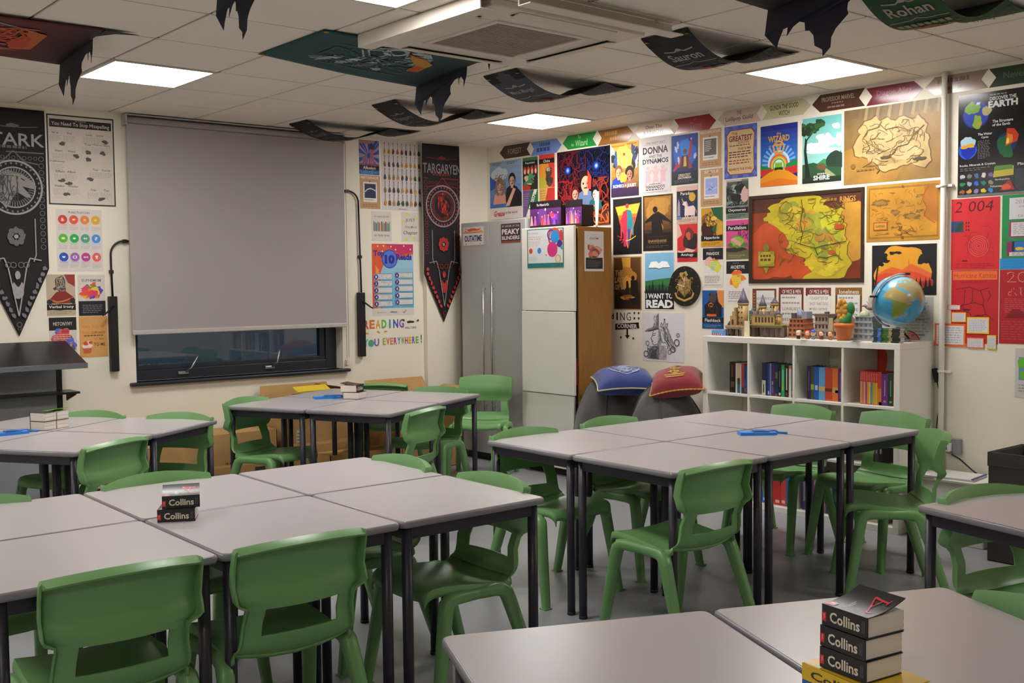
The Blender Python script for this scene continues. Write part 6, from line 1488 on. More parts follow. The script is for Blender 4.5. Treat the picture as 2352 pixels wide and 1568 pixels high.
# ================================================================== BEANBAGS AND CUSHIONS
def beanbag(label, x, y, rx, ry, h, seed, lean):
    t = thing('beanbag', label, 'beanbag', (x, y, 0))
    rd = random.Random(seed); ph = [rd.uniform(0, 6.28) for _ in range(8)]
    prof = [(0, 0), (.78, 0), (.95, .03), (1.0, .14), (.99, .3), (.93, .45), (.84, .6), (.72, .75), (.55, .88), (.32, .97), (.10, 1.0), (0, 1.0)]
    nu_ = 48
    def fn(u, v):
        k = v * (len(prof) - 1); i = min(int(k), len(prof) - 2); f = k - i
        r = prof[i][0] + (prof[i + 1][0] - prof[i][0]) * f; z = prof[i][1] + (prof[i + 1][1] - prof[i][1]) * f
        a = 2 * PI * u
        m = 1 + .05 * math.sin(3 * a + ph[0] + 3 * z) * z + .03 * math.sin(6 * a + ph[1] - 4 * z) * (.3 + z) + .045 * math.sin(11 * z + 2 * a + ph[2]) * min(1, z * 4) * (1 - z)
        return (rx * r * m * math.cos(a) + lean[0] * z * z, ry * r * m * math.sin(a) + lean[1] * z * z, h * z * (1 + .03 * math.sin(2 * a + ph[3])))
    q = MB(); q.grid(fn, nu_ + 1, 30); q.obj('bag', M_BAG, t, sub=1)
    q = MB()
    for a in (2.2, 3.9, 5.6):
        q.tube([Vector(fn(a / (2 * PI), v / 30)) * 1.0 + Vector((math.cos(a), math.sin(a), 0)) * .003 for v in range(5, 28)], .005, 6)
    q.obj('seam', M_BAG, t)
beanbag('dark grey beanbag against the oak cupboard, under the blue cushion', 5.66, 5.56, .37, .27, .80, 3, (.06, .08))
beanbag('dark grey beanbag next to the bookcase, under the red cushion', 5.68, 5.04, .38, .265, .77, 8, (.0, .04))
def cushion(label, loc, rz, tiltx, tilty, w, col, pipe, crest, rope):
    t = thing('cushion', label, 'cushion', loc, rz)
    t.rotation_euler = (tiltx, tilty, rz)
    hw_ = w / 2
    def f(sg):
        def fn(u, v):
            a, b = 2 * u - 1, 2 * v - 1
            e = 1 - .07 * (1 - (1 - a * a)) * (1 - b * b) - .0
            px = a * hw_ * (1 - .06 * (1 - b * b) * abs(a) ** 3 * 1.0); py = b * hw_ * (1 - .06 * (1 - a * a) * abs(b) ** 3)
            z = sg * .085 * ((1 - a ** 4) * (1 - b ** 4)) ** .62
            z += .004 * math.sin(7 * a + 3 * b) * (1 - a * a) * (1 - b * b)
            z += -.03 * (a * a + b * b) * .5
            return (px, py, z)
        return fn
    q = MB(col); q.grid(f(1), 29, 29); q.grid(f(-1), 29, 29); q.obj('cushion_cover', M_VELVET, t)
    edge = [f(1)(i / 40, 0) for i in range(41)] + [f(1)(1, i / 40) for i in range(1, 41)] + [f(1)(1 - i / 40, 1) for i in range(1, 41)] + [f(1)(0, 1 - i / 40) for i in range(1, 41)]
    q = MB(pipe)
    rr = [.0055 + (.0018 * math.sin(i * 2.1) if rope else 0) for i in range(len(edge))]
    q.tube(edge, rr, 8, cap=False); q.obj('piping', M_VELVET, t)
    fn = f(1)
    s = Sheet(1, 1, None, t=.0)
    s.warp = lambda u, v, off: (lambda p: (p[0], p[1], p[2] + .003 + s.k * 1e-4))(fn(u, v))
    crest(s)
    s.obj('crest', M_VELVET, t)
def cr_blue(s):
    for k in range(7): s.B(.5 + .05 * math.sin(k * 2.4), .32 + .05 * k, .05, .03, 'a8b4d0', k + 3, .9, 12)
    s.L([(.24, .58), (.3, .36), (.42, .24), (.5, .2), (.58, .24), (.7, .36), (.76, .58)], .02, 'a8b4d0'); s.SCRIB(.32, .28, .68, .66, 26, 'a8b4d0', 4, .012, .05)
    for u, v in ((.3, .34), (.38, .26), (.62, .26), (.7, .34)): s.B(u, v, .03, .025, 'a8b4d0', int(u * 90), .8, 10)
def cr_red(s):
    for k in range(8): s.B(.5 + .05 * math.sin(k * 2.0), .3 + .055 * k, .07, .045, 'c8922c', k + 5, .9, 14)
    s.P([(.3, .26), (.7, .26), (.66, .16), (.34, .16)], 'b8802a'); s.L([(.32, .21), (.68, .21)], .012, '5a3a1c'); s.SCRIB(.4, .28, .6, .74, 16, '4a2a18', 4, .012, .05); s.SCRIB(.38, .28, .64, .74, 12, 'd0a03a', 9, .014, .06)
cushion('royal blue cushion with a white crest and cream piping', (5.64, 5.42, .785), math.radians(-38), math.radians(8), math.radians(0), .44, '16307c', 'c2b88a', cr_blue, False)
cushion('dark red cushion with a gold crest and yellow rope edge', (5.70, 4.975, .80), math.radians(-52), math.radians(12), math.radians(-8), .37, '8a1c24', 'c89a3a', cr_red, True)

# ================================================================== BANNERS
def merge(mb, sh, m):
    n = mb.pts([tuple(m @ Vector(v)) for v in sh.v])
    for f, c in zip(sh.f, sh.c): mb.face([n + i for i in f], c)
def strip_banner(label, x0, yhi, w, L, sag, col, draw, back='1a1a1c', kink=.72):
    """a cloth strip pinned to the ceiling by its two ends; the printed side faces down, top of the print at x0"""
    t = thing('hanging_banner', label, 'banner', (x0, yhi, ZC - .004), 0, 'banners pinned to the ceiling')
    def prof(d):
        x = L * d
        if d < kink:
            a = d / kink
            z = -sag * (math.sin(PI * a ** .92)) ** 1.0 - .004
        else:
            a = (d - kink) / (1 - kink)
            z = -.004 - .022 * math.sin(PI * a) * (1 if a < .99 else 1)
        return x, z
    def warp(u, v, off):
        x, z = prof(1 - v)
        return (x, -u * w, z - .0035 * (0 if off < 1e-9 else 1) - off + .0012 + .012 * (u - .5) ** 2)
    s = Sheet(w, L, None, t=.0)
    s.W, s.H = w, L
    s.warp = lambda u, v, off: warp(u, v, off)
    s.k = 1
    c = hx(col)
    q = MB(col)
    q.grid(lambda a, b: warp(a, 1 - b, 0), 7, 41)
    q.grid(lambda a, b: (lambda p: (p[0], p[1], p[2] + .0016))(warp(a, 1 - b, 0)), 7, 41, back)
    s.warp = lambda u, v, off: (lambda p: (p[0], p[1], p[2] - .0022 - s.k * 6e-5))(warp(u, v, 0))
    draw(s)
    merge(q, s, Matrix.Identity(4))
    q.obj('cloth', M_CLOTH, t)
    for u in (.07, .93):
        p = warp(u, .975, 0)
        g_ = MB(); g_.lathe([(.0, 0), (.011, 0), (.011, .002), (.0, .003)], 12, c=(p[0], p[1], p[2] - .006)); g_.obj('eyelet', material('brass', 'b08a3c', .35, metal=.8, noise=.02), t)
def d_orn(word, wc, mid, seed, wh=.07):
    def f(s):
        s.R(0, .93, 1, 1, '151416'); s.L([(.2, .885), (.4, .875), (.5, .895), (.6, .875), (.8, .885)], .025, wc); s.B(.5, .888, .05, .012, wc, 4, .7, 14)
        if word: s.T(word, .5, .825, .66, wh, wc, .02)
        s.G(.3, .765, .7, .785, 1, '55554f', 3); s.L([(.06, .74), (.38, .745), (.5, .76), (.62, .745), (.94, .74)], .018, wc)
        for v in range(12):
            for u in (.09, .91):
                s.C(u, .70 - v * .055, .032, '4a4a48', 8)
        s.SCRIB(.22, .45, .78, .70, 34, mid, seed, .012, .07); s.B(.5, .6, .2, .07, mid, seed, .7, 24)
        s.O(.5, .6, .3, .02, '55554f', 26); s.SCRIB(.2, .05, .8, .4, 26, '55554f', seed + 1, .012, .07)
    return f
strip_banner('charcoal banner strip with white lettering and a red spot, near the right-hand light', 4.00, 3.72, .30, .92, .115, '232326', lambda s: (d_orn('Sauron', 'a09c98', '6a6a66', 3)(s), s.B(.5, .62, .12, .04, 'a8202a', 5, .3)))
strip_banner('slate grey banner strip with an orange and green motif, above the corner light', 3.98, 4.95, .30, .98, .115, '46464f', d_orn('Minas Morgul', '9a989c', '7a4a2c', 5, .05))
strip_banner('black banner strip second from the window, partly hidden by the green banner tatters', 4.01, 6.19, .28, .95, .115, '1c1c1f', d_orn('Fangorn', '7a7a78', '55534f', 7, .06))
strip_banner('black banner strip nearest the window wall', 3.98, 7.28, .27, 1.02, .10, '17181a', d_orn('Rivendell', '6a6e70', '4a5256', 9, .06))
strip_banner('green banner strip with cream lettering at the top right', 3.98, 2.52, .30, 1.0, .13, '1f4a2c', lambda s: (d_orn('Rohan', 'a8a08a', '7a5a30', 11)(s), [s.R(.12 + .1 * i, .68, .19 + .1 * i, .715, '8a8a78') for i in range(8)]), '16321f')

TAIL = [(.02, 0), (0, -.21), (.10, -.34), (.113, -.28), (.15, -.19), (.19, -.18), (.183, -.255), (.24, -.19), (.30, -.165), (.352, -.19), (.36, -.26), (.40, -.27), (.44, -.32), (.453, -.41), (.52, -.46), (.526, -.515), (.585, -.46), (.59, -.38), (.62, -.32), (.71, -.23), (.70, -.19), (.705, -.14), (.77, -.085), (.824, -.08), (.833, -.16), (.837, -.095), (.874, -.08), (.925, -.14), (.928, -.21), (.99, -.1), (1, 0)]
def tattered(label, x0, x1, yhi, ylo, sag, col, col2, tail, crest, tw=.49, ty=None):
    t = thing('tattered_banner', label, 'banner', (0, 0, 0), 0, 'tattered house banners under the ceiling')
    W, L = yhi - ylo, x1 - x0
    def warp(u, v):
        x = x0 + (x1 - x0) * (1 - v)
        z = ZC - .006 - sag * (1 - v) ** 1.6 * (1 - u) ** 1.2 - .018 * math.sin(PI * v) * (1 - .5 * u)
        return (x, yhi - u * W, z)
    q = MB(col); a, b = hx(col), hx(col2)
    q.grid(lambda u, v: warp(u, v), 19, 31, colfn=lambda i, j: tuple(b[k] + (a[k] - b[k]) * min(1, (j + .5) / 9) for k in range(3)))
    q.obj('cloth', M_CLOTH, t, solid=.0015, offs=0)
    s = Sheet(W, L, None, t=0); s.k = 1
    s.warp = lambda u, v, off: (lambda p: (p[0], p[1], p[2] - .0025 - s.k * 8e-5))(warp(u, v))
    crest(s); s.obj('crest', M_CLOTH, t)
    ty = ty if ty is not None else yhi + .03
    zt = ZC - .012
    q = MB(tail)
    n = len(TAIL)
    sc_ = .49
    def tp(u, v, th):
        return (x1 + .012 * math.sin(u * 9) - .02 * (-v) + th, ty - u * tw, zt - .045 * (1 - u) - .01 * math.sin(PI * u) + v * .50)
    f_ = q.pts([tp(u, v, 0) for u, v in TAIL]); g_ = q.pts([tp(u, v, .002) for u, v in TAIL])
    q.face([f_ + i for i in range(n)]); q.face([g_ + i for i in reversed(range(n))])
    for i in range(n): q.face((f_ + i, f_ + (i + 1) % n, g_ + (i + 1) % n, g_ + i))
    q.obj('tattered_end', M_CLOTH, t)
    q = MB(tail)
    q.prism([(x1, ylo), (x1, ylo + .16), (x1 + .06, ylo + .05), (x1 + .16, ylo + .01), (x1 + .05, ylo)], ZC - .012, ZC - .010); q.obj('pinned_corner', M_CLOTH, t)
    for u, v in ((.03, .98), (.97, .98)):
        p = warp(u, v); g_ = MB(); g_.lathe([(0, 0), (.013, 0), (.013, .002), (0, .003)], 12, c=(p[0], p[1], p[2] - .005)); g_.obj('eyelet', MATS['brass'], t)
def cr_g(s):
    for pts_, c in (([(.25, .80), (.35, .72), (.3, .62), (.55, .58), (.72, .66), (.8, .58), (.7, .5), (.5, .52), (.42, .44), (.6, .36), (.8, .42), (.84, .34), (.7, .26), (.5, .3)], 'a9b8b8'), ([(.25, .80), (.35, .72), (.3, .62), (.55, .58), (.72, .66), (.8, .58), (.7, .5), (.5, .52), (.42, .44), (.6, .36), (.8, .42)], '39464a')):
        s.L(pts_, .06 if c == 'a9b8b8' else .03, c)
    for k in range(10): s.B(.3 + .05 * (k % 3), .42 + .035 * k, .06, .03, ('8ea0a2', '2c383c', 'b4c0be')[k % 3], k + 2, .9, 14)
    s.O(.78, .5, .1, .035, 'a9b8ae'); s.O(.7, .34, .09, .032, 'a9b8ae'); s.L([(.82, .62), (.9, .5), (.86, .38), (.78, .3)], .03, '9aa89a')
    s.SCRIB(.2, .25, .75, .8, 40, '4a5a5e', 5, .012, .06)
    s.P([(.4, .2), (.62, .2), (.74, .3), (.8, .42), (.7, .38), (.55, .28), (.4, .27)], 'b8862a'); s.P([(.38, .26), (.56, .28), (.52, .2), (.4, .19)], 'b84a24'); s.P([(.82, .46), (.78, .36), (.72, .3), (.78, .42)], 'a8382a')
def cr_r(s):
    s.B(.5, .45, .34, .26, '8a8480', 4, .4, 30); s.B(.5, .45, .31, .24, '2a1010', 4, .4, 30); s.B(.55, .5, .22, .16, '8a2414', 6, .5, 24); s.B(.6, .6, .16, .08, '8a8a3a', 7, .6, 20); s.B(.6, .6, .1, .03, '3a2a1a', 9, .8, 16); s.SCRIB(.22, .25, .8, .68, 36, 'b84a20', 5, .02, .07)
    s.P([(.3, .2), (.7, .2), (.78, .3), (.6, .27), (.4, .27), (.24, .3)], 'b85a1f'); s.B(.45, .28, .14, .05, 'b83a1c', 3, .6)
def cr_k(s):
    s.SCRIB(.2, .25, .8, .75, 40, '6a5a3a', 5, .015, .07); s.B(.5, .5, .2, .18, '5a4a2c', 3, .6)
tattered('large dark green banner with silver coils hanging left of the air conditioner', 2.66, 3.68, 5.18, 4.50, .06, '0d4444', '101c24', '1c1d2b', cr_g, ty=5.215)
tattered('dark red tattered banner at the upper left corner', .84, 1.85, 5.79, 5.11, .055, '5a1210', '241014', '1b1826', cr_r, ty=5.80)
tattered('dark blue tattered banner cut by the top edge, left of the air conditioner', .86, 1.87, 3.96, 3.28, .055, '16223f', '141826', '161c2a', cr_k, ty=3.975)
tattered('black and maroon tattered banner hanging at the top right', 2.84, 3.86, 2.84, 2.16, .055, '2a1216', '1c141c', '1a1727', cr_k, tw=.57, ty=2.865)
q = MB('14151a'); q.lathe([(.0005, -.05), (.006, -.02), (.004, 0)], 10); tag(q.obj('ceiling_hook', M_INK, None, loc=(3.74, 4.60, ZC - .001)), 'tiny black hook hanging at the corner of the air conditioner', 'hook')

# pointed wall banners: a flat cloth with point, printed; drawn in fractions of the full length
def pennant(label, xc, y, halfw, ztop, zshoulder, ztip, draw, col, edgecol, wrap=None):
    t = thing('pointed_banner', label, 'banner', (xc, y, ztip))
    H = ztop - ztip; W = 2 * halfw
    vs_ = (zshoulder - ztip) / H
    def wv(u, v, off):
        x = (u - .5) * W
        yy = -.010 - .006 * math.sin(v * 8 + 1) * (u - .5) * 2 - .003 * math.sin(u * 6) - off
        if wrap is not None and x > wrap:
            e = x - wrap
            return (wrap + .006 + off, yy + .0 + e * .98 + .004, v * H) if e > .012 else (wrap + e * .5, yy + e * .4, v * H)
        return (x, yy, v * H)
    def half(v): return .5 if v >= vs_ else .5 * max(.0, v / vs_)
    q = MB(col)
    q.grid(lambda a, b: wv(.5 + (2 * a - 1) * half(b), b, 0), 25, 41)
    q.obj('cloth', M_CLOTH, t, solid=.0015, offs=0)
    s = Sheet(W, H, None, t=0); s.k = 1
    s.warp = lambda u, v, off: wv(u, v, .0026 + s.k * 7e-5)
    draw(s, half)
    s.obj('print', M_CLOTH, t)
def pen_draw(word, motto, c1, c2, dark, disc, beast):
    def f(s, half):
        s.T(word, .5, .865, .97, .056, c1, .012); s.G(.25, .822, .75, .836, 1, c2, 3, .8); s.L([(.12, .925), (.4, .918), (.5, .93), (.6, .918), (.88, .925)], .014, c2); s.B(.5, .925, .09, .01, c2, 4, .6, 14)
        s.L([(.03, .81), (.97, .81)], .02, c2)
        for k in range(14):
            v = .785 - .03 * k
            if v < .37: break
            for u in (.075, .925): s.O(u, v, .045, .012, c2, 8)
        for k in range(9): s.O(.17 + .083 * k, .785, .035, .01, c2, 6)
        s.L([(.12, .76), (.34, .77), (.5, .815), (.66, .77), (.88, .76)], .02, c2)
        cv = .655
        s.C(.5, cv, .44, dark, 40); s.O(.5, cv, .44, .03, c1, 44); s.O(.5, cv, .33, .02, c1, 40)
        for k in range(30): a = 2 * PI * k / 30; s.C(.5 + .385 * math.cos(a), cv + .385 * s.W / s.H * math.sin(a), .018, disc, 6)
        s.RAY(.5, cv, .22, .31, 44, c2)
        beast(s, cv)
        for u in (.2, .8): s.L([(u, .52), (u, .36), (u + (.1 if u < .5 else -.1) * .4, .33)], .018, c1)
        for k in range(8):
            a = 2 * PI * k / 8; s.B(.5 + .1 * math.cos(a), .44 + .1 * s.W / s.H * math.sin(a), .045, .016, c2 if disc != 'c03a30' else 'a82c26', k + 2, .3, 12)
        s.C(.5, .44, .035, c1, 10)
        s.L([(.12, .335), (.3, .345), (.36, .30), (.5, .09)], .02, c1); s.L([(.88, .335), (.7, .345), (.64, .30), (.5, .09)], .02, c1)
        for u in (.36, .44, .56, .64): s.O(u, .315, .05, .015, c2, 14)
        for k in range(6): a = -PI / 2 + (k - 2.5) * .42; s.B(.5 + .07 * math.cos(a), .225 + .12 * s.W / s.H * math.sin(a) , .028, .03, c1 if disc != 'c03a30' else 'b03028', k + 5, .2, 12)
        s.B(.5, .27, .04, .02, c1 if disc != 'c03a30' else 'b03028', 3, .2, 12)
        for k in range(9):
            v = .30 - .026 * k
            for sg in (-1, 1): s.B(.5 + sg * (half(v) - .075), v, .032, .011, disc, k + 3, .7, 10)
        s.O(.5, .052, .045, .014, c2, 10); s.O(.5, .035, .03, .01, c2, 10)
    return f
def b_wolf(s, cv):
    s.P([(.12, cv - .02), (.2, cv + .05), (.4, cv + .075), (.62, cv + .06), (.8, cv + .025), (.84, cv + .005), (.8, cv - .005), (.62, cv + .005), (.72, cv - .025), (.76, cv - .045), (.66, cv - .04), (.54, cv - .02), (.46, cv - .05), (.36, cv - .095), (.3, cv - .07), (.22, cv - .06)], '8f8a86')
    s.SCRIB(.18, cv - .06, .55, cv + .05, 40, '4a4648', 3, .012, .03); s.L([(.6, cv + .04), (.66, cv + .032)], .015, '1a181a')
def b_swirl(s, cv):
    s.O(.5, cv, .15, .045, 'b02a26', 26); s.B(.55, cv - .01, .12, .035, 'b02a26', 5, .6, 24); s.B(.42, cv + .04, .05, .02, 'b02a26', 4, .6, 14); s.B(.5, cv + .055, .04, .02, 'b02a26', 6, .6, 14); s.SCRIB(.32, cv - .06, .68, cv + .06, 26, '2a1216', 5, .018, .03)
pennant('tall black pointed banner with white rings, at the left edge of the window wall', 2.095, YW, .205, 2.672, 1.62, 1.174, pen_draw('STARK', 1, 'a29da0', '6a666a', '131114', '77727a', b_wolf), '141215', 'a29da0')
pennant('black and red pointed banner wrapped round the pipe casing edge', 5.555, YW - .052, .205, 2.685, 1.58, 1.163, pen_draw('TARGARYEN', 1, '8f878a', '7a2622', '161215', 'c03a30', b_swirl), '17131a', 'b02a26', wrap=.187)

# ================================================================== LEFT: SLOPING DISPLAY STAND
ds = thing('display_stand', 'black display stand with a sloping top and shelf, at the left edge', 'stand', (1.20, 7.08, 0))
q = MB(); q.poly([(0, .42, 1.136), (1.176, .42, 1.136), (1.176, .004, 1.003), (0, .004, 1.003)]); q.poly([(0, .004, .985), (1.176, .004, .985), (1.176, .42, 1.118), (0, .42, 1.118)]); q.poly([(0, .42, 1.118), (1.176, .42, 1.118), (1.176, .42, 1.136), (0, .42, 1.136)]); q.poly([(1.176, .004, .985), (1.176, .004, 1.003), (1.176, .42, 1.136), (1.176, .42, 1.118)]); q.poly([(0, .42, 1.118), (0, .42, 1.136), (0, .004, 1.003), (0, .004, .985)]); q.poly([(0, .004, 1.003), (1.176, .004, 1.003), (1.176, .004, .985), (0, .004, .985)])
q.obj('sloping_top', M_BLACKMETAL, ds)
q = MB(); q.box(0, 1.18, 0, .006, .972, 1.006); q.obj('front_lip', M_STEEL if False else material('satin_grey_metal', '6a6d72', .4, metal=.3, noise=.03), ds, bevel=.002)
q = MB(); q.box(.03, 1.07, .30, .312, .06, 1.02); q.obj('back_panel', M_GREYPANEL, ds)
q = MB(); q.box(1.07, 1.125, .35, .40, 0, 1.10); q.obj('post', M_BLACKMETAL, ds, bevel=.003)
q = MB(); q.box(.0, .05, .35, .40, 0, 1.10); q.obj('post', M_BLACKMETAL, ds, bevel=.003)
q = MB(); q.box(0, 1.175, .15, .36, .796, .81); q.obj('shelf', M_BLACKMETAL, ds, bevel=.002)
q = MB(); n = q.pts([(1.15, .16, .796), (1.15, .36, .796), (1.15, .36, .735), (1.15, .19, .782)]); m_ = q.pts([(1.158, .16, .796), (1.158, .36, .796), (1.158, .36, .735), (1.158, .19, .782)])
q.face([n, n + 1, n + 2, n + 3]); q.face([m_ + 3, m_ + 2, m_ + 1, m_])
for i in range(4): q.face((n + i, n + (i + 1) % 4, m_ + (i + 1) % 4, m_ + i))
q.obj('bracket', M_BLACKMETAL, ds)
q = MB(); q.box(0, 1.13, .18, .42, 0, .05); q.obj('base', M_BLACKMETAL, ds, bevel=.004)

# ================================================================== CARDBOARD BOXES UNDER THE WINDOW
def carton(label, x0, x1, y0_, y1_, h, flaps, rz=0, print_=None, tape=True):
    t = thing('cardboard_box', label, 'box', ((x0 + x1) / 2, (y0_ + y1_) / 2, 0), rz, 'cardboard boxes under the window')
    a, b = (x1 - x0) / 2, (y1_ - y0_) / 2
    q = MB(); th = .005
    q.box(-a, a, -b, -b + th, 0, h); q.box(-a, a, b - th, b, 0, h); q.box(-a, -a + th, -b, b, 0, h); q.box(a - th, a, -b, b, 0, h); q.box(-a, a, -b, b, 0, th)
    q.obj('box_body', M_CARD, t)
    for side, ang, ln in flaps:
        q = MB(); c_, s_ = math.cos(math.radians(ang)), math.sin(math.radians(ang))
        if side in 'SN':
            sg = -1 if side == 'S' else 1
            o_ = sg * b
            P4 = [(-a, o_, h), (a, o_, h), (a - .01, o_ + sg * ln * c_, h + ln * s_), (-a + .01, o_ + sg * ln * c_, h + ln * s_)]
        else:
            sg = -1 if side == 'W' else 1
            o_ = sg * a
            P4 = [(o_, -b, h), (o_, b, h), (o_ + sg * ln * c_, b - .01, h + ln * s_), (o_ + sg * ln * c_, -b + .01, h + ln * s_)]
        q.poly(P4); q.obj('flap', M_CARD, t, solid=.004, offs=0)
    if tape:
        q = MB('b8935a'); q.box(-a * .9, a * .9, -b - .0008, -b - .0002, h * .46, h * .5); q.obj('tape', M_COVER, t)
    for (u, v, w_, hh, c, txt) in (print_ or []):
        s = Sheet(w_, hh, c, t=.0006)
        if txt: s.T(txt, .5, .5, .8, .5, '3a2c24', .02)
        else: s.G(.1, .1, .9, .9, 4, '4a4440', 3)
        s.obj('printed_label', M_PRINT, t, loc=(u - a, -b, v))
carton('open cardboard box with yellow-edged flaps behind the back cluster', 3.80, 4.40, 7.08, 7.48, .64, [('S', 40, .10), ('N', 70, .09), ('W', 165, .14), ('E', 150, .16)], print_=[(.08, .3, .05, .12, 'b8b0a4', None), (.44, .5, .05, .06, 'b8b0a4', None)])
carton('open cardboard box with torn raised flaps next to the pipe casing', 4.72, 5.32, 7.02, 7.40, .585, [('S', 15, .14), ('N', 55, .15), ('W', 40, .12), ('E', 20, .16)], print_=[(.1, .34, .14, .04, '2a4a9a', None)])
carton('closed low cardboard box with printed marks left of the open one', 3.20, 3.74, 7.12, 7.48, .44, [('S', 179, .19), ('N', 179, .17)], print_=[(.12, .2, .12, .05, 'a5783f', 'FRAGILE'), (.36, .12, .08, .06, '3a2c24', None)])
carton('low cardboard box under the right side of the window blind, far left of the row', 2.60, 3.14, 7.10, 7.46, .40, [('S', 178, .18), ('N', 178, .18)], print_=[(.1, .25, .14, .03, 'a5783f', 'THIS UP'), (.1, .15, .1, .05, '3a2c24', None)])
carton('flat wide cardboard box lying in front of the open boxes', 4.02, 4.66, 6.84, 7.05, .24, [('S', 178, .1), ('N', 178, .1)], print_=[(.1, .1, .18, .05, 'c2bdb4', None), (.34, .1, .1, .05, '2a4a9a', None)])
q = MB('c8b02c'); q.obox((0, 0, 0), (.30, .08, .006), rx=math.radians(25), rz=.12); tag(q.obj('yellow_folder', M_INK, None, loc=(4.06, 7.16, .715)), 'yellow folder sticking out of the open cardboard box', 'folder')

# ================================================================== RIGHT WALL FITTINGS AND THE LOWER RIGHT
pp = thing('wall_pipe', 'white vertical pipe running from ceiling to floor right of the bookcase', 'pipe', (XW - .03, 3.229, 0))
q = MB(); q.smooth = True; q.tube([(0, 0, .0), (0, 0, 1.3), (0, 0, ZC - .0)], .0165, 16); q.obj('tube', M_WHITE, pp)
for z in (2.04, .94, .25):
    q = MB(); q.tube([(0, 0, z - .008), (0, 0, z + .008)], .021, 16); q.box(.005, .03, -.05, .05, z - .007, z + .007); q.obj('pipe_clip', M_WHITE, pp)
so = thing('wall_socket', 'grey wall socket with a blue-white plug, right of the pipe', 'socket', (XW, 3.155, .50))
q = MB(); q.box(-.035, 0, -.045, .045, -.045, .045); q.obj('back_box', M_GREYPANEL, so, bevel=.004)
q = MB('c8c8c8'); q.box(-.07, -.035, .0, .035, -.03, .02); q.obj('plug', M_INK, so, bevel=.004)
q = MB('2a7ac0'); q.box(-.0715, -.07, .012, .03, -.02, .0); q.obj('plug_sticker', M_INK, so)
cb = thing('adapter_cable', 'black adapter and thin cable hanging beside the bookcase', 'cable', (XW - .02, 3.268, 0))
q = MB(); q.obox((0, 0, .915), (.028, .03, .085), rx=math.radians(-14)); q.obj('adapter', M_BLACK, cb, bevel=.006)
q = MB(); q.tube([(0, -.006, .88), (-.002, -.022, .82), (0, -.026, .74), (0, -.012, .66), (.004, .0, .55), (.0, -.06, .505)], .0035, 8); q.obj('cable', M_BLACK, cb)
q = MB(); q.tube([(XW - .05, 3.15, .455), (XW - .03, 3.11, .43), (XW - .04, 3.03, .375), (XW - .05, 2.97, .345), (XW - .06, 2.93, .335), (XW - .07, 2.90, .30), (XW - .04, 2.86, .004)], .0045, 8); tag(q.obj('power_cable', M_BLACK, None), 'black power cable slanting down from the wall socket', 'cable')
sb = thing('storage_box', 'low white box on the floor right of the bookcase with papers on top', 'box', (5.74, 2.80, 0))
q = MB(); q.box(0, .30, .0, .42, 0, .345); q.obj('box_body', M_WHITE, sb, bevel=.006)
q = MB(); q.box(-.006, .306, -.006, .426, .345, .362); q.obj('box_lid', M_WHITE, sb, bevel=.004)
q = MB('c6c4c2'); q.box(0, .22, 0, .30, 0, .012); q.box(0, .22, .0, .012, .012, .017, '2c3a86'); tag(q.obj('ring_folder', M_INK, None, loc=(5.76, 2.87, .3625), rz=.12, bevel=.002), 'white folder with a blue edge lying on the low white box', 'folder')
q = MB('c9c6c1'); q.grid(lambda u, v: (-.07 + .14 * u, .02 * math.sin(u * 3), .10 * v + .02 * u * v), 8, 5); tag(q.obj('leaning_paper', M_PRINT, None, loc=(5.98, 2.79, .3628), rz=1.2, solid=.001), 'white paper standing up against the wall beside the black fabric bin', 'paper')
bn = thing('fabric_bin', 'open black fabric storage bin standing at the right edge', 'bin', (5.54, 2.30, 0))
q = MB(); th = .006
for a, b, c_, d in ((0, .39, 0, th), (0, .39, .38 - th, .38), (0, th, 0, .38), (.39 - th, .39, 0, .38)): q.box(a, b, c_, d, .0, .575)
q.box(0, .39, 0, .38, 0, .008); q.obj('bin_body', M_BIN, bn, bevel=.004)
q = MB()
for a, b, c_, d in ((-.004, .394, -.004, .001), (-.004, .394, .379, .384), (-.004, .001, 0, .38), (.389, .394, 0, .38)): q.box(a, b, c_, d, .505, .58)
q.obj('folded_rim', M_BIN, bn, bevel=.002)

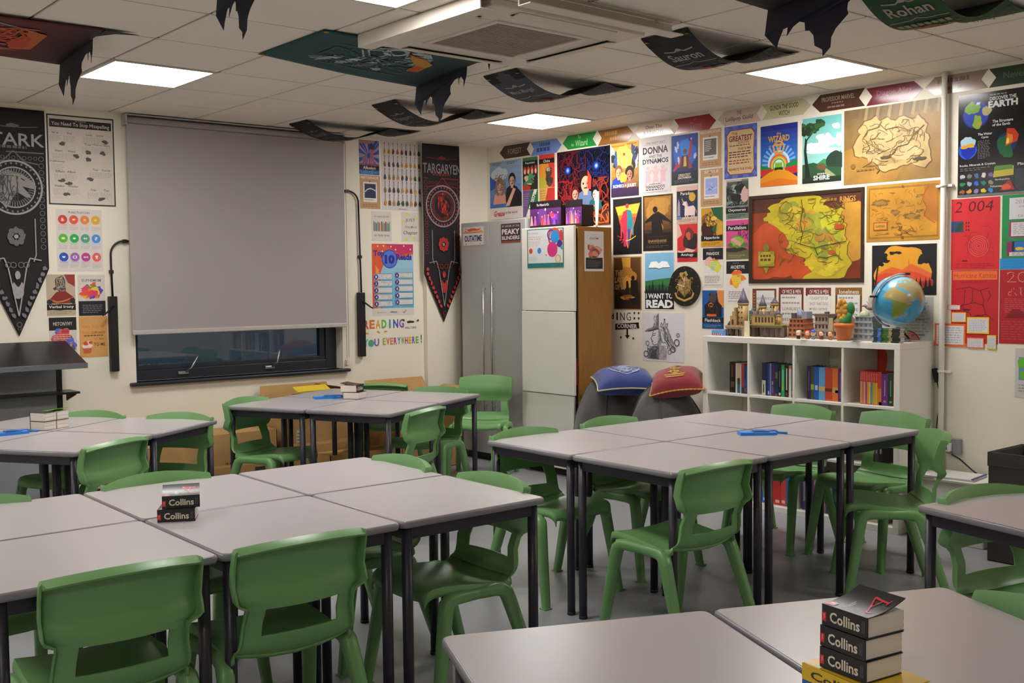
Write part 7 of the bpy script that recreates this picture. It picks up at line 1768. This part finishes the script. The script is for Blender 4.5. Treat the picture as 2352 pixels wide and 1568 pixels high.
# ================================================================== ON THE TABLES
def dictionary(label, x, y, z, rz, L=.112, D=.096, T=.0395, lift=0.0, col='161518', group=None, word='Collins', wc='c9bfae', deco=True):
    """lying closed: spine along local x (towards -y), front cover up, head of the book at -x"""
    t = thing('dictionary', label, 'book', (x, y, z + .0004), rz, group)
    q = MB(col); b = .0016; N = 12
    q.box(-L / 2, L / 2, 0, .0025, 0, T); q.box(-L / 2, L / 2, .0025, D, 0, b)
    def topz(f): return T - b + lift * f * f
    def cov(u, v): return (-L / 2 + L * u, .001 + (D + .002) * v, topz(v) + b)
    q.grid(cov, 5, N); q.grid(lambda u, v: (cov(u, v)[0], cov(u, v)[1], cov(u, v)[2] - b), 5, N)
    for k in range(N - 1):
        for u in (0, 1):
            p0, p1 = cov(u, k / (N - 1)), cov(u, (k + 1) / (N - 1)); q.poly([p0, p1, (p1[0], p1[1], p1[2] - b), (p0[0], p0[1], p0[2] - b)])
    p0, p1 = cov(0, 1), cov(1, 1); q.poly([p0, p1, (p1[0], p1[1], p1[2] - b), (p0[0], p0[1], p0[2] - b)])
    if word:
        s = Sheet(L, T, None, t=.0003)
        s.T(word, .51 if deco else .45, .47, .66, .52, wc, .022)
        if deco:
            s.R(.0, .18, .10, .62, 'b8222a'); s.T('gem', .055, .4, .03, .3, 'd0a8a0'); s.T('ENGLISH', .895, .5, .52 * T / L, .032 * 2.2, '77736c', 0, 0, PI / 2); s.T('DICTIONARY', .935, .5, .55 * T / L, .028 * 2.2, '77736c', 0, 0, PI / 2)
        merge(q, s, Matrix.Translation((-L / 2, 0, 0)))
    if deco:
        s = Sheet(D, L, None, t=0)
        s.warp = lambda u, v, off: (lambda p: (p[0], p[1], p[2] + .0004 + s.k * 5e-5))(cov(1 - v, u))
        s.T('ENGLISH', .30, .64, .34, .05, 'c2bcb2', .01); s.T('DICTIONARY', .28, .59, .30, .035, 'c2bcb2'); s.R(.03, .78, .2, .97, 'b8303a'); s.R(.06, .83, .2, .93, 'd0a098')
        s.L([(.26, .12), (.2, .16), (.22, .22), (.32, .25), (.52, .34), (.78, .46)], .035, 'c8242c'); s.L([(.78, .46), (.74, .30), (.72, .14)], .06, 'c8242c'); s.L([(.46, .30), (.74, .25)], .03, 'c8242c'); s.L([(.64, .13), (.82, .13)], .022, 'c8242c'); s.G(.16, .36, .3, .5, 3, '6a6662', 3, .3)
        merge(q, s, Matrix.Identity(4))
    q.obj('cover', M_COVER, t)
    q = MB()
    q.grid(lambda u, v: (-L / 2 + .002 + (L - .004) * u, .003, b + (T - 2 * b) * v), 2, 2); 
    def pg(k, f): return b + (topz(k) * .997 - b) * f
    for u in (0, 1):
        xx = -L / 2 + .002 + (L - .004) * u
        for k in range(8):
            a, c_ = k / 8 * .985, (k + 1) / 8 * .985
            q.poly([(xx, .002 + D * a, b), (xx, .002 + D * c_, b), (xx, .002 + D * c_, T - b - .0004), (xx, .002 + D * a, T - b - .0004)])
    yy = .002 + D * .985
    zt_ = T - b - .0004
    for k in range(5):
        q.poly([(-L / 2 + .002, yy + .0012 * (k % 2), b + (zt_ - b) * k / 5), (L / 2 - .002, yy + .0012 * (k % 2), b + (zt_ - b) * k / 5), (L / 2 - .002, yy + .0012 * ((k + 1) % 2), b + (zt_ - b) * (k + 1) / 5), (-L / 2 + .002, yy + .0012 * ((k + 1) % 2), b + (zt_ - b) * (k + 1) / 5)])
    q.poly([(-L / 2 + .002, .003, zt_), (L / 2 - .002, .003, zt_), (L / 2 - .002, yy, zt_), (-L / 2 + .002, yy, zt_)])
    q.obj('pages', M_PAGES, t)
    return t
T_ = .0405
dictionary('black pocket dictionary, lower one of the pair on the left front cluster', 1.388, 3.341, TH, math.radians(-30), L=.118, D=.102, T=T_)
dictionary('black dictionary with a red letter, upper one of the left front pair', 1.408, 3.347, TH + T_ + .001, math.radians(-24), L=.118, D=.102, T=T_, lift=.020)
SX, SY, SR = 1.652, 1.056, math.radians(-99.8)
dictionary('blue dictionary at the very bottom of the tall stack, cut by the photo edge', 1.645, 1.058, TH, SR - .03, L=.185, D=.125, T=.028, col='1f62a8', word=None, deco=False)
dictionary('yellow dictionary with black lettering, under the three black ones', 1.638, 1.054, TH + .029, SR - .02, L=.182, D=.122, T=.030, col='c8a41c', word='Collins', wc='2a2a24', deco=False)
for k, (lab, dx) in enumerate((('lowest of the three black dictionaries in the tall stack', -.002), ('middle one of the three black dictionaries in the tall stack', .0), ('topmost black dictionary of the tall stack, cover curling up', .003))):
    dictionary(lab, SX + dx, SY + .002 * (k % 2), TH + .0605 + k * .0386, SR + (.02, -.01, .0)[k], L=.104, D=.094, T=.0378, lift=.020 if k == 2 else .0)
RE = math.radians(35)
c_, s_ = math.cos(RE), math.sin(RE)
dictionary('dictionary lying pages outwards, lower one on the back cluster', 3.86 - .10 * s_, 6.16 + .10 * c_, TH, RE + PI, L=.125, D=.115, T=.045)
dictionary('dictionary with a black spine, upper one on the back cluster', 3.86, 6.16, TH + .046, RE, L=.125, D=.115, T=.047, lift=.014)
RF = math.radians(25)
for k, (dx, dz, lab, col) in enumerate(((-.044, 0, 'worn book in the left back cluster stack, lower left of four', '2a2624'), (.042, 0, 'worn book in the left back cluster stack, lower right of four', '3a342c'), (-.046, .0475, 'worn book in the left back cluster stack, upper left of four', '2a2426'), (.038, .0475, 'worn book with a bright green cover on the left back cluster stack', '5aa81f'))):
    dictionary(lab, 1.845 + dx * math.cos(RF) - .10 * math.sin(RF), 6.02 + dx * math.sin(RF) + .10 * math.cos(RF), TH + dz, RF + PI + (.03 if k > 1 else -.02), L=.082, D=.105, T=.0465, lift=.016 if k == 3 else .002, col=col, word=None, deco=False)
def pens(label, x, y, rz, lean=0):
    t = thing('pen_packet', label, 'pens', (x, y, TH + .0004), rz, 'blue packets of pens on the tables')
    q = MB('1f74cc'); q.box(-.09, .09, -.04, .04, 0, .014); q.box(-.085, -.03, -.033, .033, .014, .0145, '3f92dc'); q.box(-.025, .055, -.033, .033, .014, .0146, '54665a'); q.box(.058, .086, -.034, .034, .014, .0146, 'c2c6ca'); q.obj('card_backing', M_COVER, t, bevel=.001)
    for k, c in enumerate(('1f4fa8', '2a78c8', '1f4fa8')):
        q = MB(c); q.tube([(-.02, -.018 + .016 * k, .0165), (.06, -.018 + .016 * k, .0165), (.10, -.017 + .016 * k, .016)], [.005, .005, .003], 10); q.obj('pen', M_COVER, t)
    q = MB('1f70c0'); q.tube([(.095, .03, .006), (.15, -.012, .006)], [.0055, .005], 10); q.obj('pen', M_COVER, t)
pens('blue packet of pens on the six-table cluster', 4.345, 3.27, math.radians(-38))
pens('blue packet of pens on the back cluster beside the dictionaries', 3.70, 6.32, math.radians(-20))
pens('blue packet of pens at the left edge of the photo', 1.585, 5.96, math.radians(5))
